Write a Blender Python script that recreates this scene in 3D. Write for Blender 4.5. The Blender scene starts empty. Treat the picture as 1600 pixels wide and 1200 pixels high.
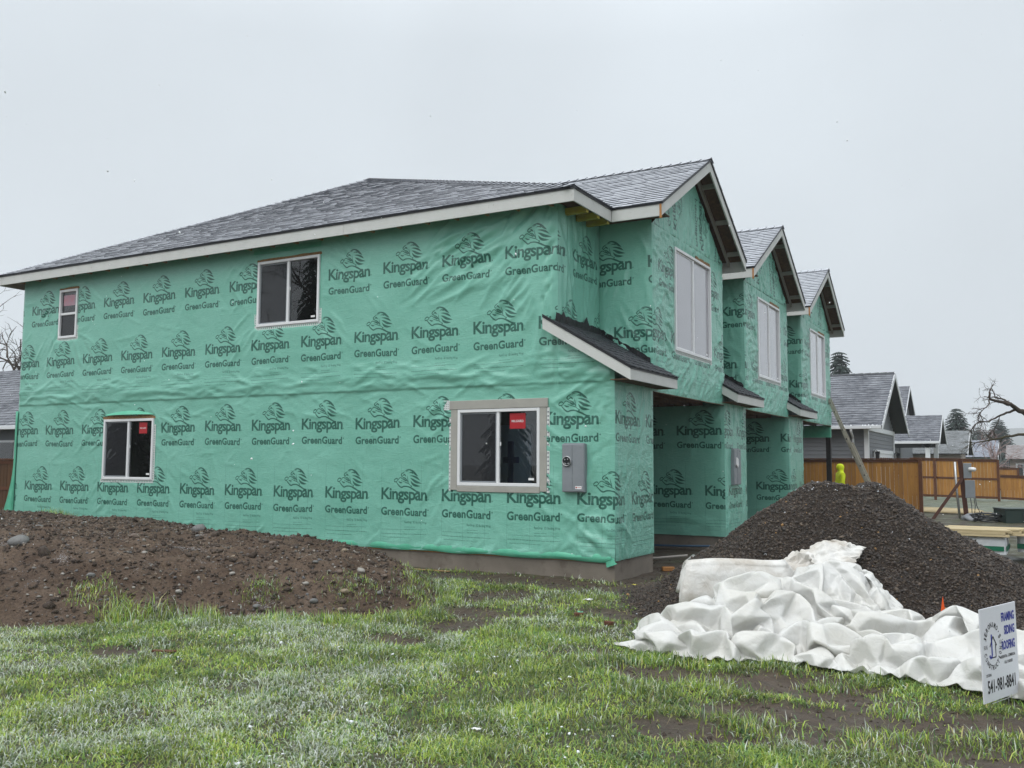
import bpy, bmesh, math, random
import numpy as np
from math import radians, sin, cos, pi, sqrt, atan2
from mathutils import Matrix, Vector

S = bpy.context.scene
COL = S.collection

# ------------------------------------------------------------------ camera
cam_d = bpy.data.cameras.new('camera')
cam = bpy.data.objects.new('camera', cam_d)
COL.objects.link(cam)
YAW, PITCH, ROLL = 0.51273, 0.08594, 0.00483
fwd = Vector((-sin(YAW), cos(YAW), 0)); rgt = Vector((cos(YAW), sin(YAW), 0)); upv = Vector((0, 0, 1))
f2 = fwd * cos(PITCH) + upv * sin(PITCH); u2 = upv * cos(PITCH) - fwd * sin(PITCH)
r3 = rgt * cos(ROLL) + u2 * sin(ROLL); u3 = u2 * cos(ROLL) - rgt * sin(ROLL)
m = Matrix((r3, u3, -f2)).transposed().to_4x4()
m.translation = Vector((5.6311, -13.2076, 1.7305))
cam.matrix_world = m
cam_d.sensor_fit = 'HORIZONTAL'; cam_d.sensor_width = 36.0; cam_d.lens = 36.0 * 1460.9 / 1600.0
cam_d.clip_start = 0.05; cam_d.clip_end = 4000
S.camera = cam

# ------------------------------------------------------------------ sky, sun, exposure
W = bpy.data.worlds.new('World'); S.world = W; W.use_nodes = True
wn = W.node_tree; wn.nodes.clear()
def wnode(t, **k):
    n = wn.nodes.new(t)
    for a, b in k.items(): setattr(n, a, b)
    return n
SUN_EL, SUN_AZ = radians(55), radians(196)          # azimuth clockwise from +Y
sky = wnode('ShaderNodeTexSky', sky_type='NISHITA', sun_disc=False, sun_elevation=SUN_EL, sun_rotation=SUN_AZ,
            air_density=1.0, dust_density=4.0, ozone_density=1.0)
hs = wnode('ShaderNodeHueSaturation'); hs.inputs['Saturation'].default_value = 0.25; hs.inputs['Value'].default_value = 0.6
wn.links.new(sky.outputs[0], hs.inputs['Color'])
tc = wnode('ShaderNodeTexCoord'); sep = wnode('ShaderNodeSeparateXYZ')
wn.links.new(tc.outputs['Generated'], sep.inputs[0])
ramp = wnode('ShaderNodeValToRGB')
e = ramp.color_ramp.elements
e[0].position = 0.0; e[0].color = (0.530, 0.585, 0.625, 1)
e[1].position = 1.0; e[1].color = (1.50, 1.56, 1.62, 1)
q = e.new(0.62); q.color = (0.86, 0.92, 0.97, 1)
q = e.new(0.42); q.color = (0.560, 0.612, 0.655, 1)
q = e.new(0.2); q.color = (0.545, 0.598, 0.638, 1)
wn.links.new(sep.outputs['Z'], ramp.inputs[0])
cl = wnode('ShaderNodeTexNoise'); cl.inputs['Scale'].default_value = 2.2; cl.inputs['Detail'].default_value = 3; cl.inputs['Roughness'].default_value = 0.45
wn.links.new(tc.outputs['Generated'], cl.inputs['Vector'])
mr = wnode('ShaderNodeMapRange'); mr.inputs['From Min'].default_value = 0.3; mr.inputs['From Max'].default_value = 0.7
mr.inputs['To Min'].default_value = 8.9; mr.inputs['To Max'].default_value = 10.9
wn.links.new(cl.outputs['Fac'], mr.inputs['Value'])
sc = wnode('ShaderNodeVectorMath', operation='SCALE')
wn.links.new(ramp.outputs[0], sc.inputs[0]); wn.links.new(mr.outputs[0], sc.inputs['Scale'])
mx = wnode('ShaderNodeMix', data_type='RGBA'); mx.inputs['Factor'].default_value = 0.92
wn.links.new(hs.outputs[0], mx.inputs['A']); wn.links.new(sc.outputs[0], mx.inputs['B'])
bg = wnode('ShaderNodeBackground'); bg.inputs['Strength'].default_value = 0.10
wn.links.new(mx.outputs['Result'], bg.inputs['Color'])
wo = wnode('ShaderNodeOutputWorld'); wn.links.new(bg.outputs[0], wo.inputs['Surface'])

sl = bpy.data.lights.new('sun', 'SUN'); sl.energy = 1.3; sl.angle = radians(60); sl.color = (1.0, 0.985, 0.96)
so = bpy.data.objects.new('sun', sl); COL.objects.link(so)
sd = Vector((sin(SUN_AZ) * cos(SUN_EL), cos(SUN_AZ) * cos(SUN_EL), sin(SUN_EL)))
so.rotation_euler = (-sd).to_track_quat('-Z', 'Y').to_euler(); so.location = (0, -20, 30)

S.view_settings.view_transform = 'Standard'; S.view_settings.look = 'None'
S.view_settings.exposure = 0.45; S.view_settings.gamma = 1.0; S.view_settings.use_curve_mapping = False
S.render.engine = 'CYCLES'
S.cycles.max_bounces = 6; S.cycles.diffuse_bounces = 3; S.cycles.glossy_bounces = 3
S.cycles.transparent_max_bounces = 8; S.cycles.volume_bounces = 1
S.cycles.use_denoising = True

random.seed(5); rng = np.random.default_rng(5)

# ------------------------------------------------------------------ noise and terrain
_perm = np.random.default_rng(11).permutation(256); _perm = np.concatenate([_perm, _perm, _perm])
_ga = np.random.default_rng(12).uniform(0, 2 * np.pi, 256); _gx, _gy = np.cos(_ga), np.sin(_ga)
def pn(x, y, seed=0):
    """2-D gradient noise, about -0.7..0.7"""
    x = np.asarray(x, float) + seed * 17.37; y = np.asarray(y, float) - seed * 9.71
    xi = np.floor(x).astype(int); yi = np.floor(y).astype(int); xf = x - xi; yf = y - yi
    xi &= 255; yi &= 255
    u = xf * xf * xf * (xf * (xf * 6 - 15) + 10); v = yf * yf * yf * (yf * (yf * 6 - 15) + 10)
    def g(ix, iy, fx, fy):
        h = _perm[_perm[ix & 255] + (iy & 255)]
        return _gx[h] * fx + _gy[h] * fy
    a = g(xi, yi, xf, yf); b = g(xi + 1, yi, xf - 1, yf); c = g(xi, yi + 1, xf, yf - 1); d = g(xi + 1, yi + 1, xf - 1, yf - 1)
    return (a * (1 - u) + b * u) * (1 - v) + (c * (1 - u) + d * u) * v
def fbm(x, y, octs=4, seed=0, gain=0.5):
    s = 0; a = 1.0
    for i in range(octs):
        s = s + a * pn(x * 2 ** i, y * 2 ** i, seed + i * 3); a *= gain
    return s
def sstep(a, b, x):
    t = np.clip((np.asarray(x, float) - a) / (b - a), 0, 1); return t * t * (3 - 2 * t)

MUD = [(3.3,-5.65,1.3,.34),(4.3,-6.35,1.0,.26),(3.8,-6.42,.5,.32),(3.9,-5.35,.7,.22),(4.59,-5.85,.6,.3),(3.61,-7.26,.55,.22),(5.2,-5.95,.8,.3),(0.12,-4.5,.4,.55),(-.25,-3.7,.9,.35),
       (1.51,-2.9,.8,.4),(-1.2,-.75,2.6,.62),(2.05,-5.02,.28,.14),(0.9,1.6,1.6,1.6),(-1.79,-7.38,.3,.2),(.03,-5.6,.4,.25),(-2.6,9,3.0,9.0),(1.8,9,2.2,8.5),(4.5,-6.9,.6,.3),(5.6,-6.9,.8,.35),(-.7,-2.3,.5,.6),(2.6,.6,3.0,3.0),(6.6,1,3.5,4)]
def mud_mask(x, y):
    m = np.zeros(np.shape(x))
    wx = x + .25 * pn(x * 2.1, y * 2.1, 31) + .1 * pn(x * 6, y * 6, 37); wy = y + .2 * pn(x * 2.3, y * 2.3, 33) + .08 * pn(x * 6, y * 6, 38)
    for (cx, cy, rx, ry) in MUD:
        d = np.sqrt(((wx - cx) / rx) ** 2 + ((wy - cy) / ry) ** 2)
        m = np.maximum(m, 1 - sstep(.75, 1.25, d))
    return m
def ground_z(x, y):
    x = np.asarray(x, float); y = np.asarray(y, float)
    z = 0.10 * sstep(-4, -13, y) + 0.16 * sstep(10, 21, y) + .03 * pn(x * .5, y * .5, 2)
    near = sstep(60, 25, np.hypot(x, y))
    z = z + near * (.022 * pn(x * 2.3, y * 2.3, 3) + .010 * pn(x * 7, y * 7, 4)) - .03 * mud_mask(x, y) * (y < 2)
    z = z + .18 * sstep(-15.5, -18, x) * sstep(-6, 0, y)
    return z

MPOLY = np.array([(-34,-13.5),(-10,-10.0),(-4.6,-7.75),(-3.5,-7.05),(-2.6,-5.75),(-1.75,-5.1),(-1.05,-4.2),(-1.0,-3.3),(-1.45,-2.5),(-2.1,-1.75),(-3.1,-1.15),(-4.3,-.75),(-5.2,-.2),(-6,.4),(-14,.6),(-34,.6)], float)
def poly_sd(px, py, P):
    """signed distance, positive inside"""
    px = np.asarray(px, float); py = np.asarray(py, float)
    d = np.full(px.shape, 1e9); inside = np.zeros(px.shape, bool); n = len(P)
    for i in range(n):
        ax, ay = P[i]; bx, by = P[(i + 1) % n]; ex, ey = bx - ax, by - ay
        t = np.clip(((px - ax) * ex + (py - ay) * ey) / (ex * ex + ey * ey), 0, 1)
        d = np.minimum(d, np.hypot(px - ax - t * ex, py - ay - t * ey))
        c = ((ay > py) != (by > py)) & (px < (bx - ax) * (py - ay) / (by - ay + 1e-12) + ax)
        inside ^= c
    return np.where(inside, d, -d)
def mound_h(x, y, detail=True):
    """height of the soil mound above the ground plane"""
    d = poly_sd(x + .18 * pn(x * 1.3, y * 1.3, 50), y + .18 * pn(x * 1.3, y * 1.3, 51), MPOLY)
    front = 1 - np.exp(-np.maximum(d, 0) / 1.25)
    h = .80 * front
    h = h * (1 + .22 * pn(x * .45, y * .45, 52)) - .10 * sstep(-2.0, -.6, y) * sstep(0, .5, d)
    h = h + .10 * np.exp(-((x + 3.4) ** 2 + (y + 1.9) ** 2) / .9) * sstep(0, .4, d)
    h = h - .10 * np.exp(-((x + 6.6) ** 2 / 1.2 + (y + 1.6) ** 2 / 2.0))
    h = h + .10 * np.exp(-((x + 12.0) ** 2 / 1.0 + (y + 1.6) ** 2 / 1.0))
    if detail:
        k = sstep(0, .5, d)
        h = h + k * (.075 * fbm(x * 1.6, y * 1.6, 3, 54) + .055 * np.abs(pn(x * 4.3, y * 4.3, 58)) + .042 * pn(x * 9, y * 9, 59) + .020 * pn(x * 21, y * 21, 60))
    h = np.where(d > 0, h, -.25 * np.minimum(-d, .5) - .02)
    return h
GC, GS, GT = np.array((3.40, -.42)), np.array((.87, .49)), np.array((-.49, .87))
def gravel_h(x, y, detail=True):
    x = np.asarray(x, float); y = np.asarray(y, float)
    s = (x - GC[0]) * GS[0] + (y - GC[1]) * GS[1]; t = (x - GC[0]) * GT[0] + (y - GC[1]) * GT[1]
    rx = np.where(s > 0, 2.75, 2.75); rt = np.where(t > 0, 2.4, 2.65)
    r = np.sqrt((s / rx) ** 2 + (t / rt) ** 2) + .05 * pn(x * .9, y * .9, 71)
    h = 1.80 * (1 - r) ; h = np.where(r < .16, 1.80 * (.84) - (.0) - (r / .16 - 1) * .05, h)
    rb = np.where(s < 0, .80, .72); h = np.where(r > rb, 1.80 * (1 - rb) * np.exp(-(r - rb) / np.where(s < 0, .11, .20)), h) - .09 * sstep(.98, 1.3, r)
    h = h - .16 * np.exp(-((s - .10) / .16) ** 2) * sstep(.5, .1, r) * .6
    if detail:
        h = h + sstep(1.2, .8, r) * (.05 * fbm(x * 1.7, y * 1.7, 3, 73) + .018 * pn(x * 8, y * 8, 77))
    return h - .02
def surf_z(x, y):
    x = np.atleast_1d(np.asarray(x, float)); y = np.atleast_1d(np.asarray(y, float))
    g = ground_z(x, y)
    return np.maximum(np.maximum(g, mound_h(x, y)), gravel_h(x, y))
def sz(x, y): return float(surf_z(x, y)[0])

# ------------------------------------------------------------------ settled folds of the plastic sheeting: grid points in 3 mm steps, as differences along the rows
CLOTH = {}
CLOTH['main'] = (76, 33, (2.017, -5.288, -0.002), (
[1,2,-5,3,0,3,-3,-2,6,-7,6,0,-4,-1,2,2,1,-6,7,-6,3,0,-2,0,4,-3,-1,3,-3,3,-2,0,0,
11,-4,7,-2,3,-3,2,-6,3,1,2,0,-4,2,-2,5,-5,4,-2,3,-3,2,-1,-2,1,1,-1,2,-2,1,-1,-1,-1,
39,-1,-1,3,5,-8,6,-9,8,-5,6,-5,1,0,4,-1,0,-4,2,6,-5,-3,6,-2,-3,3,-1,-1,-4,4,11,-19,2,
56,-7,10,0,-4,5,-2,1,-1,-5,5,-1,1,-2,5,-4,0,1,2,0,-3,-3,5,-6,-5,12,1,-13,5,-2,-4,5,10,
77,1,-11,14,1,-4,-1,6,-1,-4,0,-2,1,-2,-2,2,3,-6,0,3,-4,13,-12,6,-7,3,-3,-3,6,-1,5,3,-1,
89,-5,0,0,2,6,-3,-1,0,3,1,1,2,-4,-1,1,-7,-2,1,1,-3,5,-4,2,7,-2,10,-7,2,0,-3,6,-4,
115,-5,-5,2,2,2,8,0,1,-2,-2,-3,-1,-1,-2,0,2,-1,0,1,1,4,3,2,2,-2,-1,1,-3,3,-7,-4,16,
143,-8,-3,2,1,2,-2,7,11,-10,0,2,0,-2,-7,1,-2,4,3,1,1,2,5,-2,2,-4,2,-8,1,-6,13,-12,0,
153,-4,-1,0,-3,-5,5,6,3,6,2,-11,-4,1,1,0,3,1,1,1,1,1,4,-1,-7,-7,-4,7,-7,11,3,11,-10,
169,7,-14,-4,-2,3,8,0,5,-1,4,-5,-8,2,3,0,-2,-3,7,6,1,-2,4,-20,-2,0,7,10,5,3,-3,-3,6,
191,-2,-5,0,0,0,5,0,3,3,-2,-3,-3,-6,-2,3,8,7,0,4,-3,-16,-7,2,7,11,5,4,0,-2,-6,-8,3,
211,-1,1,-7,-1,1,4,1,1,5,-2,-6,-11,1,9,4,1,4,3,-12,-5,-1,7,7,1,4,4,0,0,-17,13,-23,12,
230,-4,0,8,-9,-1,0,6,-2,5,-3,-15,1,7,7,-2,3,0,-12,6,2,3,0,3,1,6,6,-12,-14,9,5,-9,20,
254,0,-5,6,-12,1,8,7,-4,1,-12,-3,3,6,4,-3,1,-4,1,3,2,-2,6,0,-1,11,-13,-2,2,-12,7,5,-3,
269,-3,9,-9,-8,-7,25,0,-4,-10,1,-5,2,7,1,-5,4,-2,1,1,-1,7,1,-2,1,11,-21,-5,9,-3,4,-4,9,
287,-5,12,-17,10,-16,20,2,-6,-1,-9,2,1,2,1,3,0,-3,2,-2,6,3,-1,-1,4,-11,0,-5,2,-3,3,18,9,
308,-4,-6,13,-7,1,8,-4,-1,-8,4,-1,-3,1,6,2,-3,-1,-3,5,3,7,-4,-5,-4,-11,4,11,-10,14,1,-13,3,
331,-6,-3,13,-5,-9,8,8,-4,-7,-10,9,7,2,-3,0,-6,3,0,-2,13,1,-11,-13,2,6,9,-10,16,-9,1,0,-1,
348,-4,2,3,-2,-9,14,-14,-5,8,12,2,-4,-7,11,-12,3,-1,-5,2,-4,7,4,-18,24,-3,-9,11,-2,-1,0,-12,18,
363,6,-4,-5,-2,-2,10,-17,-7,29,0,-10,-2,0,11,-4,1,-14,2,-2,0,2,3,8,4,-7,5,-1,0,-3,-11,7,-12,
388,9,-20,12,0,-7,4,-22,21,10,-16,6,3,7,1,-2,-8,-9,3,-2,-1,2,11,3,1,-3,2,-4,-10,-10,11,15,2,
410,-5,13,-23,-4,37,-26,4,-3,12,-14,7,5,7,-1,-8,-9,-2,1,-4,2,10,8,-2,0,-9,-8,-1,9,7,0,1,6,
428,-7,12,-31,21,31,-41,21,-13,3,-7,17,3,-7,6,-11,-10,2,1,3,5,7,1,-10,-7,5,4,0,-4,7,12,-22,3,
445,-3,-8,2,3,8,2,2,-7,-10,8,18,-10,-8,-1,0,-1,-6,-1,15,-2,6,-11,-11,-1,13,10,-14,12,2,-16,16,-9,
464,-1,-11,8,-1,10,1,-13,-4,10,9,3,-23,16,-8,-5,2,3,-3,21,-13,-1,-14,-4,4,26,-13,-4,3,4,-4,24,-27,
491,-10,2,9,-6,15,-19,-6,19,3,0,-20,-7,26,7,-22,7,-5,8,13,-14,-8,-13,5,14,10,-11,9,-15,8,0,10,-16,
501,-13,18,2,-11,5,-13,-12,43,-22,-6,-11,36,-11,6,-22,1,18,-2,-5,-17,4,6,3,1,2,3,1,-2,-8,2,8,-2,
508,8,-2,-9,3,-12,-12,16,-5,8,9,9,0,-12,9,-16,-9,18,10,-27,8,6,-3,1,0,4,2,0,-10,0,8,2,-2,
538,4,-3,-2,-14,-1,-3,12,8,-2,6,-2,-2,3,2,4,-25,19,0,-6,-7,9,1,-16,9,23,-5,-12,-6,4,0,-15,23,
565,-1,7,-14,-1,-9,-1,11,4,12,0,-8,6,-4,3,1,-21,22,-1,-9,-8,16,-15,-7,9,26,-4,-8,-9,-17,12,14,4,
578,-1,-8,12,-7,-8,-1,7,-4,17,-2,2,0,-4,6,-17,3,10,7,-21,4,4,-13,-3,12,19,8,-28,-16,18,20,-20,10,
605,-8,-16,22,4,1,-7,-4,-2,19,-4,2,-5,1,0,-9,11,-3,-8,2,15,-24,1,-1,15,10,6,-44,26,1,1,-4,2,
619,-3,-14,18,1,-6,-3,3,-2,15,-2,-1,-11,3,6,1,-1,-1,-12,-4,31,-22,-7,-1,4,6,20,-22,4,1,-3,1,4,
639,-1,-8,1,17,-34,24,-1,7,4,0,-2,-9,-3,5,7,0,-28,27,-22,20,15,-26,-4,0,-1,15,11,-4,-13,-4,14,-13,
659,8,-16,-3,-4,7,9,3,1,2,2,-10,-3,-9,28,-8,-5,-17,3,12,-8,15,10,-18,-12,5,-5,11,22,-5,-26,4,4,
682,-8,14,-17,-12,31,-7,-4,6,10,-7,-6,-6,-11,14,2,7,9,-22,6,-12,14,9,-1,-10,-7,-5,-2,23,12,-16,-20,22,
699,1,-15,-8,29,2,-5,-7,-2,17,2,-15,-6,-7,12,2,-9,29,-18,-16,14,0,6,2,-3,-10,-11,1,16,10,1,-22,12,
720,-7,-9,8,8,15,-8,-13,0,18,3,-16,-9,5,4,1,-17,26,-5,-2,-1,-1,3,5,-3,-10,-10,2,4,21,-4,-3,-4,
739,-10,-3,6,15,-7,14,-17,-1,12,6,-14,-12,8,4,-14,-3,29,-2,-7,-3,0,2,4,-7,-8,-6,3,6,17,-3,-3,-2,
760,-14,10,-2,1,-1,9,16,-18,16,-4,-9,-14,5,-1,-4,-6,19,19,-12,-14,11,-8,6,-6,-9,0,-13,26,0,9,-18,5,
780,-6,3,-9,14,-8,1,19,-16,15,14,-22,-10,0,-2,-9,2,11,23,0,-24,11,-4,-3,-5,-1,-15,11,2,7,4,0,5,
809,-16,10,2,8,-10,6,2,2,0,4,18,-20,-15,0,-5,2,5,18,12,-14,-14,18,-15,-2,-12,2,10,-4,11,-1,3,0,
820,0,-7,0,11,-11,13,-2,-2,0,-2,15,9,-35,3,-5,3,1,13,13,4,-28,21,-8,-17,-13,25,-8,5,5,-2,6,-23,
837,9,-13,-3,-2,12,2,-7,1,5,4,7,-1,-13,-15,10,-5,-2,13,4,4,8,-15,4,-22,6,-1,0,21,-8,-8,-2,11,
859,0,12,-21,0,12,3,-5,-5,6,5,7,-1,-15,-12,10,3,-10,14,1,6,-1,4,-8,-15,-5,-8,17,1,25,-27,7,15,
875,-13,16,17,-22,4,1,2,-15,17,-2,4,5,-20,0,-13,25,-5,-6,5,8,5,-2,1,-20,-17,5,2,13,0,10,15,-14,
899,-8,1,22,-5,-12,-10,27,-15,-17,37,-1,-14,-2,-33,22,19,2,-23,9,6,3,10,-2,-35,-10,16,-1,14,-1,2,14,-17,
919,-12,13,10,1,-8,-15,-1,16,-5,3,28,-11,-37,0,14,16,-2,-12,3,2,4,3,6,-39,-7,17,17,-4,-1,-2,12,-13,
938,-6,7,7,6,-7,-25,13,2,4,-4,19,16,-41,-7,15,4,12,-11,-5,-9,16,11,-31,12,-20,21,-1,8,-7,-2,6,-4,
963,-2,-9,17,15,-20,-11,4,10,-4,0,-3,17,5,-28,3,14,-4,2,-2,-12,-5,32,-24,-15,29,-9,-8,9,-4,12,-9,2,
977,-7,13,-3,4,13,-30,0,13,4,-7,-2,6,-9,16,-4,-3,2,-12,-1,6,2,9,-25,12,16,-8,-14,0,2,13,-3,14,
998,-9,9,-3,21,1,-17,-10,7,10,-7,-6,-11,23,7,-6,-4,-2,-4,-7,1,8,-10,1,15,8,-6,-14,-2,-2,7,4,-5,
1017,1,-7,-3,26,4,-21,7,-11,9,1,-13,-5,17,10,-2,-22,16,4,-18,-1,7,-16,-1,10,20,17,-13,-25,2,4,-3,0,
1041,1,-18,20,12,1,-12,6,-10,2,2,-13,5,7,8,2,-29,4,17,5,-2,-2,-24,0,9,13,0,23,-11,-22,-13,17,5,
1057,12,-28,18,9,6,-7,-4,-8,5,-4,-2,-2,13,-10,12,-21,5,15,1,-2,-2,-25,4,8,-5,15,12,7,-21,-15,10,3,
1075,5,-21,29,3,-4,3,-19,-6,5,7,6,1,0,-9,-7,0,-9,39,-8,-6,-12,-29,13,16,8,3,3,3,-6,-15,0,2,
1097,-9,10,6,15,-9,-6,0,-15,-2,4,22,-5,-1,-9,-9,-8,2,23,10,0,-30,-20,29,1,3,3,7,-8,0,-15,13,-15,
1113,-10,9,13,11,-3,-12,-1,-19,-17,17,32,6,-14,-9,-18,-14,40,-1,3,3,-30,-5,8,17,-1,2,2,-5,-16,13,-2,1,
1137,-6,1,16,8,3,-7,-13,-24,6,0,32,4,-3,-22,-6,2,1,9,23,-4,-24,-12,3,18,-1,-3,9,2,-22,6,-7,19,
1157,-6,10,-5,24,-18,21,-22,-20,4,-1,11,28,-9,-22,3,-6,-5,20,-2,19,-11,-28,3,16,0,-3,-4,8,5,-21,3,6,
1177,-11,28,-17,-3,29,-25,8,0,-24,0,3,37,3,-24,-12,-11,1,25,11,-2,5,-27,-6,15,2,-7,-7,16,-4,1,-15,2,
1196,-5,10,2,-11,24,-5,-8,3,-26,-12,30,9,17,-8,-34,-1,1,14,10,15,-18,-3,-4,3,2,-9,-7,5,9,11,-25,-2,
1217,-5,7,10,-16,22,-1,-24,31,-55,14,26,2,3,10,-23,-17,-4,15,20,-17,27,-10,-13,4,-1,-6,-9,0,8,5,-1,-13,
1234,-5,12,-4,5,7,-5,-26,21,-6,-2,3,16,-5,0,-2,-15,-15,13,18,-1,-5,12,-3,-1,-3,-10,-10,-3,13,8,-18,-2,
1257,-7,18,-4,0,-5,3,-1,-7,3,3,-2,6,9,-3,-3,-18,-10,4,22,2,-2,6,3,-5,-1,-31,0,35,-31,34,-32,1,
1280,-2,11,0,-3,-2,1,-2,-13,-4,29,-21,22,1,-2,-4,-16,-14,0,30,-6,6,0,2,5,-16,-20,-2,16,14,0,-15,-7,
1296,9,1,-1,-3,-1,0,-7,-19,14,11,3,7,3,-1,-17,4,-16,-1,19,4,0,1,1,-7,5,-11,-14,-2,18,-12,31,-29,
1319,17,-13,-9,23,-7,-10,-15,6,3,9,-2,14,-1,-3,-10,-2,-15,13,6,-5,-10,15,16,0,-8,-11,-12,-4,3,-2,9,9,
1335,18,-26,24,4,-10,-20,3,2,1,10,-6,3,19,-9,-6,-14,-3,11,2,-13,-6,15,5,13,3,1,-22,-8,-4,1,0,3,
1355,3,11,-1,10,-18,-16,10,-5,5,6,-8,-3,18,13,-10,-20,-6,14,-3,-18,10,10,-11,22,1,0,0,-9,-13,-2,-5,12,
1374,0,20,-2,2,-20,-5,3,0,1,-1,-9,-2,31,5,-4,-11,-20,8,-2,-3,4,1,-1,14,6,-2,-3,-3,-5,-7,-15,11,
1395,7,11,-1,-10,-3,2,-7,-1,0,-5,-11,16,9,13,2,-19,0,-4,-3,-5,5,-2,2,-9,29,1,0,-8,-13,5,-26,18,
1413,9,13,-3,-11,-6,5,-22,-5,40,-39,18,-2,9,7,9,-6,-11,-8,1,-15,20,-8,-11,9,16,1,2,-1,-2,-14,-11,8,
1429,10,13,-2,-12,-17,-15,20,4,-2,11,-17,16,-4,-1,-7,13,8,-5,-21,10,-6,-2,1,-3,-7,23,7,4,-6,-13,-4,-6,
1451,12,-1,-6,-2,-17,26,-22,14,3,-9,6,2,-1,6,-21,6,-1,17,-6,0,3,-4,-9,2,-15,16,6,-9,10,13,-1,-18,
1461,-6,21,-15,7,-12,7,7,-16,26,-32,28,-21,11,4,-21,7,13,1,-23,26,-9,-1,4,6,-24,8,11,-6,-9,23,1,-15],
[163,-1,2,4,-5,0,1,2,-3,1,-1,1,2,-3,1,0,0,1,-3,3,-1,0,-2,6,-7,4,-3,4,-3,2,-1,3,-6,
150,5,-4,4,-8,2,2,2,2,-8,4,1,0,3,-8,6,1,-5,0,-2,8,-8,5,1,0,2,-11,7,5,-13,11,-1,-2,
149,2,4,-6,-5,7,2,-1,-1,0,2,-4,-2,7,-3,-2,-2,9,-2,-3,-6,8,-5,3,-3,10,-7,1,2,-1,-6,7,-6,
145,4,0,-7,10,-6,3,-3,2,-1,2,-2,0,2,-1,-3,3,-1,-2,5,0,-1,4,-1,-4,3,0,-9,11,-1,-11,11,-5,
134,4,-5,8,-5,3,-1,-2,0,4,-1,0,1,2,-2,-1,0,-3,5,-3,-4,12,-15,16,-12,6,-6,-5,9,3,-1,-5,-1,
106,6,-9,11,0,2,1,-3,1,0,1,-3,2,-1,2,-3,1,-4,2,-5,-1,11,-10,5,1,-3,-5,0,7,-13,15,-12,1,
120,-3,6,-4,0,10,1,0,0,1,-1,-6,4,1,0,1,-1,-1,1,0,1,1,-2,-6,-5,-6,-1,7,15,-7,4,-1,-9,
113,6,-10,4,10,-4,-3,8,-6,5,3,-1,0,-2,-1,-1,-1,4,1,0,0,-1,-15,-4,6,6,-1,11,-12,9,2,-9,-3,
106,3,6,-2,-5,-6,8,6,3,-1,-4,2,0,0,2,0,2,0,0,-1,-4,-7,-8,8,6,2,-5,9,-6,4,-2,-14,0,
88,12,-6,-6,-3,5,13,-1,-4,3,0,-2,-1,3,2,-1,-2,1,-2,-1,-2,5,-8,6,-12,9,5,1,-4,-11,-1,5,-6,
94,-16,17,4,4,5,-2,4,-3,-3,1,4,1,-5,-4,4,5,-1,-5,3,1,-4,-5,1,9,1,-4,-8,-14,6,18,4,-14,
105,-15,8,7,12,3,-3,2,3,-6,1,5,-13,2,11,-4,0,3,0,-11,3,3,6,0,-2,-3,-6,-19,17,12,0,-4,-7,
82,17,-7,-23,20,5,5,-10,10,-5,5,-11,4,1,5,-5,7,-6,-14,16,5,-1,-8,7,-9,7,-23,21,6,1,-10,-14,-1,
85,9,8,-20,11,4,1,-2,-5,9,3,-7,-7,11,0,0,-4,-13,17,6,-6,-8,12,-7,-6,3,5,7,-20,-10,7,20,-11,
70,12,0,6,-13,-11,24,4,-6,-6,5,-7,3,8,-3,3,-29,23,8,-7,-10,15,-2,-13,5,7,-7,-15,22,2,-1,11,-30,
61,-4,24,-9,1,-12,24,-12,1,9,-9,2,6,3,-1,-20,-14,32,-6,-14,16,3,-8,-11,16,-16,15,7,-1,0,-1,-7,-26,
64,-2,15,-16,10,13,0,-16,20,-6,4,2,1,-2,-6,-29,20,9,-20,17,5,3,-19,16,-6,0,9,2,-1,-6,-10,2,-8,
64,19,-7,-16,7,11,-13,17,7,1,-5,5,0,-7,-19,-3,24,-30,19,3,7,4,-2,-15,16,-7,7,2,-18,-1,9,8,-10,
69,26,-10,-16,4,8,-20,31,-1,1,2,-2,-7,-6,5,-5,-8,-8,24,-5,-1,12,-1,-4,3,1,4,-32,17,10,9,-26,-18,
77,20,-2,-6,-2,-4,-10,27,-23,26,-4,-10,-1,0,6,1,-14,16,-15,4,9,4,2,3,-3,3,-37,29,3,5,-5,-19,3,
74,21,-22,17,10,-8,-16,-16,40,-6,-18,9,2,6,3,0,0,-1,-20,13,10,1,-11,13,-2,-31,27,4,1,-9,3,-5,-15,
64,8,8,-4,7,2,-32,35,5,-30,14,-7,2,14,5,2,-3,-1,-23,21,2,-6,-10,16,-23,24,-1,1,-2,-9,-7,-9,-5,
80,-1,26,-17,-5,4,15,2,4,-18,5,-17,-1,25,7,0,-6,1,0,-6,7,-15,3,-1,15,-1,-3,-10,-11,6,12,-18,7,
81,22,-3,-37,38,6,-14,14,1,-9,-10,-21,19,14,9,0,1,-8,-4,-1,12,-22,12,-10,8,3,-3,-3,-12,18,-1,-5,-1,
98,23,-44,36,12,-9,-7,12,-2,5,-13,-20,26,-4,4,10,0,-4,2,-23,19,-1,-7,1,4,-21,11,9,8,-11,-5,2,-19,
115,-12,27,-2,16,-26,13,-5,17,2,-18,6,-1,1,-8,17,1,-2,-2,-20,20,4,-15,8,-5,-15,10,-4,10,2,8,-32,18,
116,17,-9,0,20,-20,8,-4,7,10,-5,-8,-5,12,-11,15,0,-10,4,-4,7,1,-3,-8,1,-6,-4,-19,37,3,-2,-17,-19,
130,12,0,6,1,6,-37,34,3,1,0,-11,1,5,-2,5,0,2,-14,10,2,-8,-7,12,-5,-9,-20,15,24,1,-28,14,-23,
129,23,-15,12,-10,2,6,-3,12,0,-14,12,4,-5,-3,-3,-6,17,-5,-7,-21,12,17,-21,10,-5,-4,9,11,-1,-21,7,-5,
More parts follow.
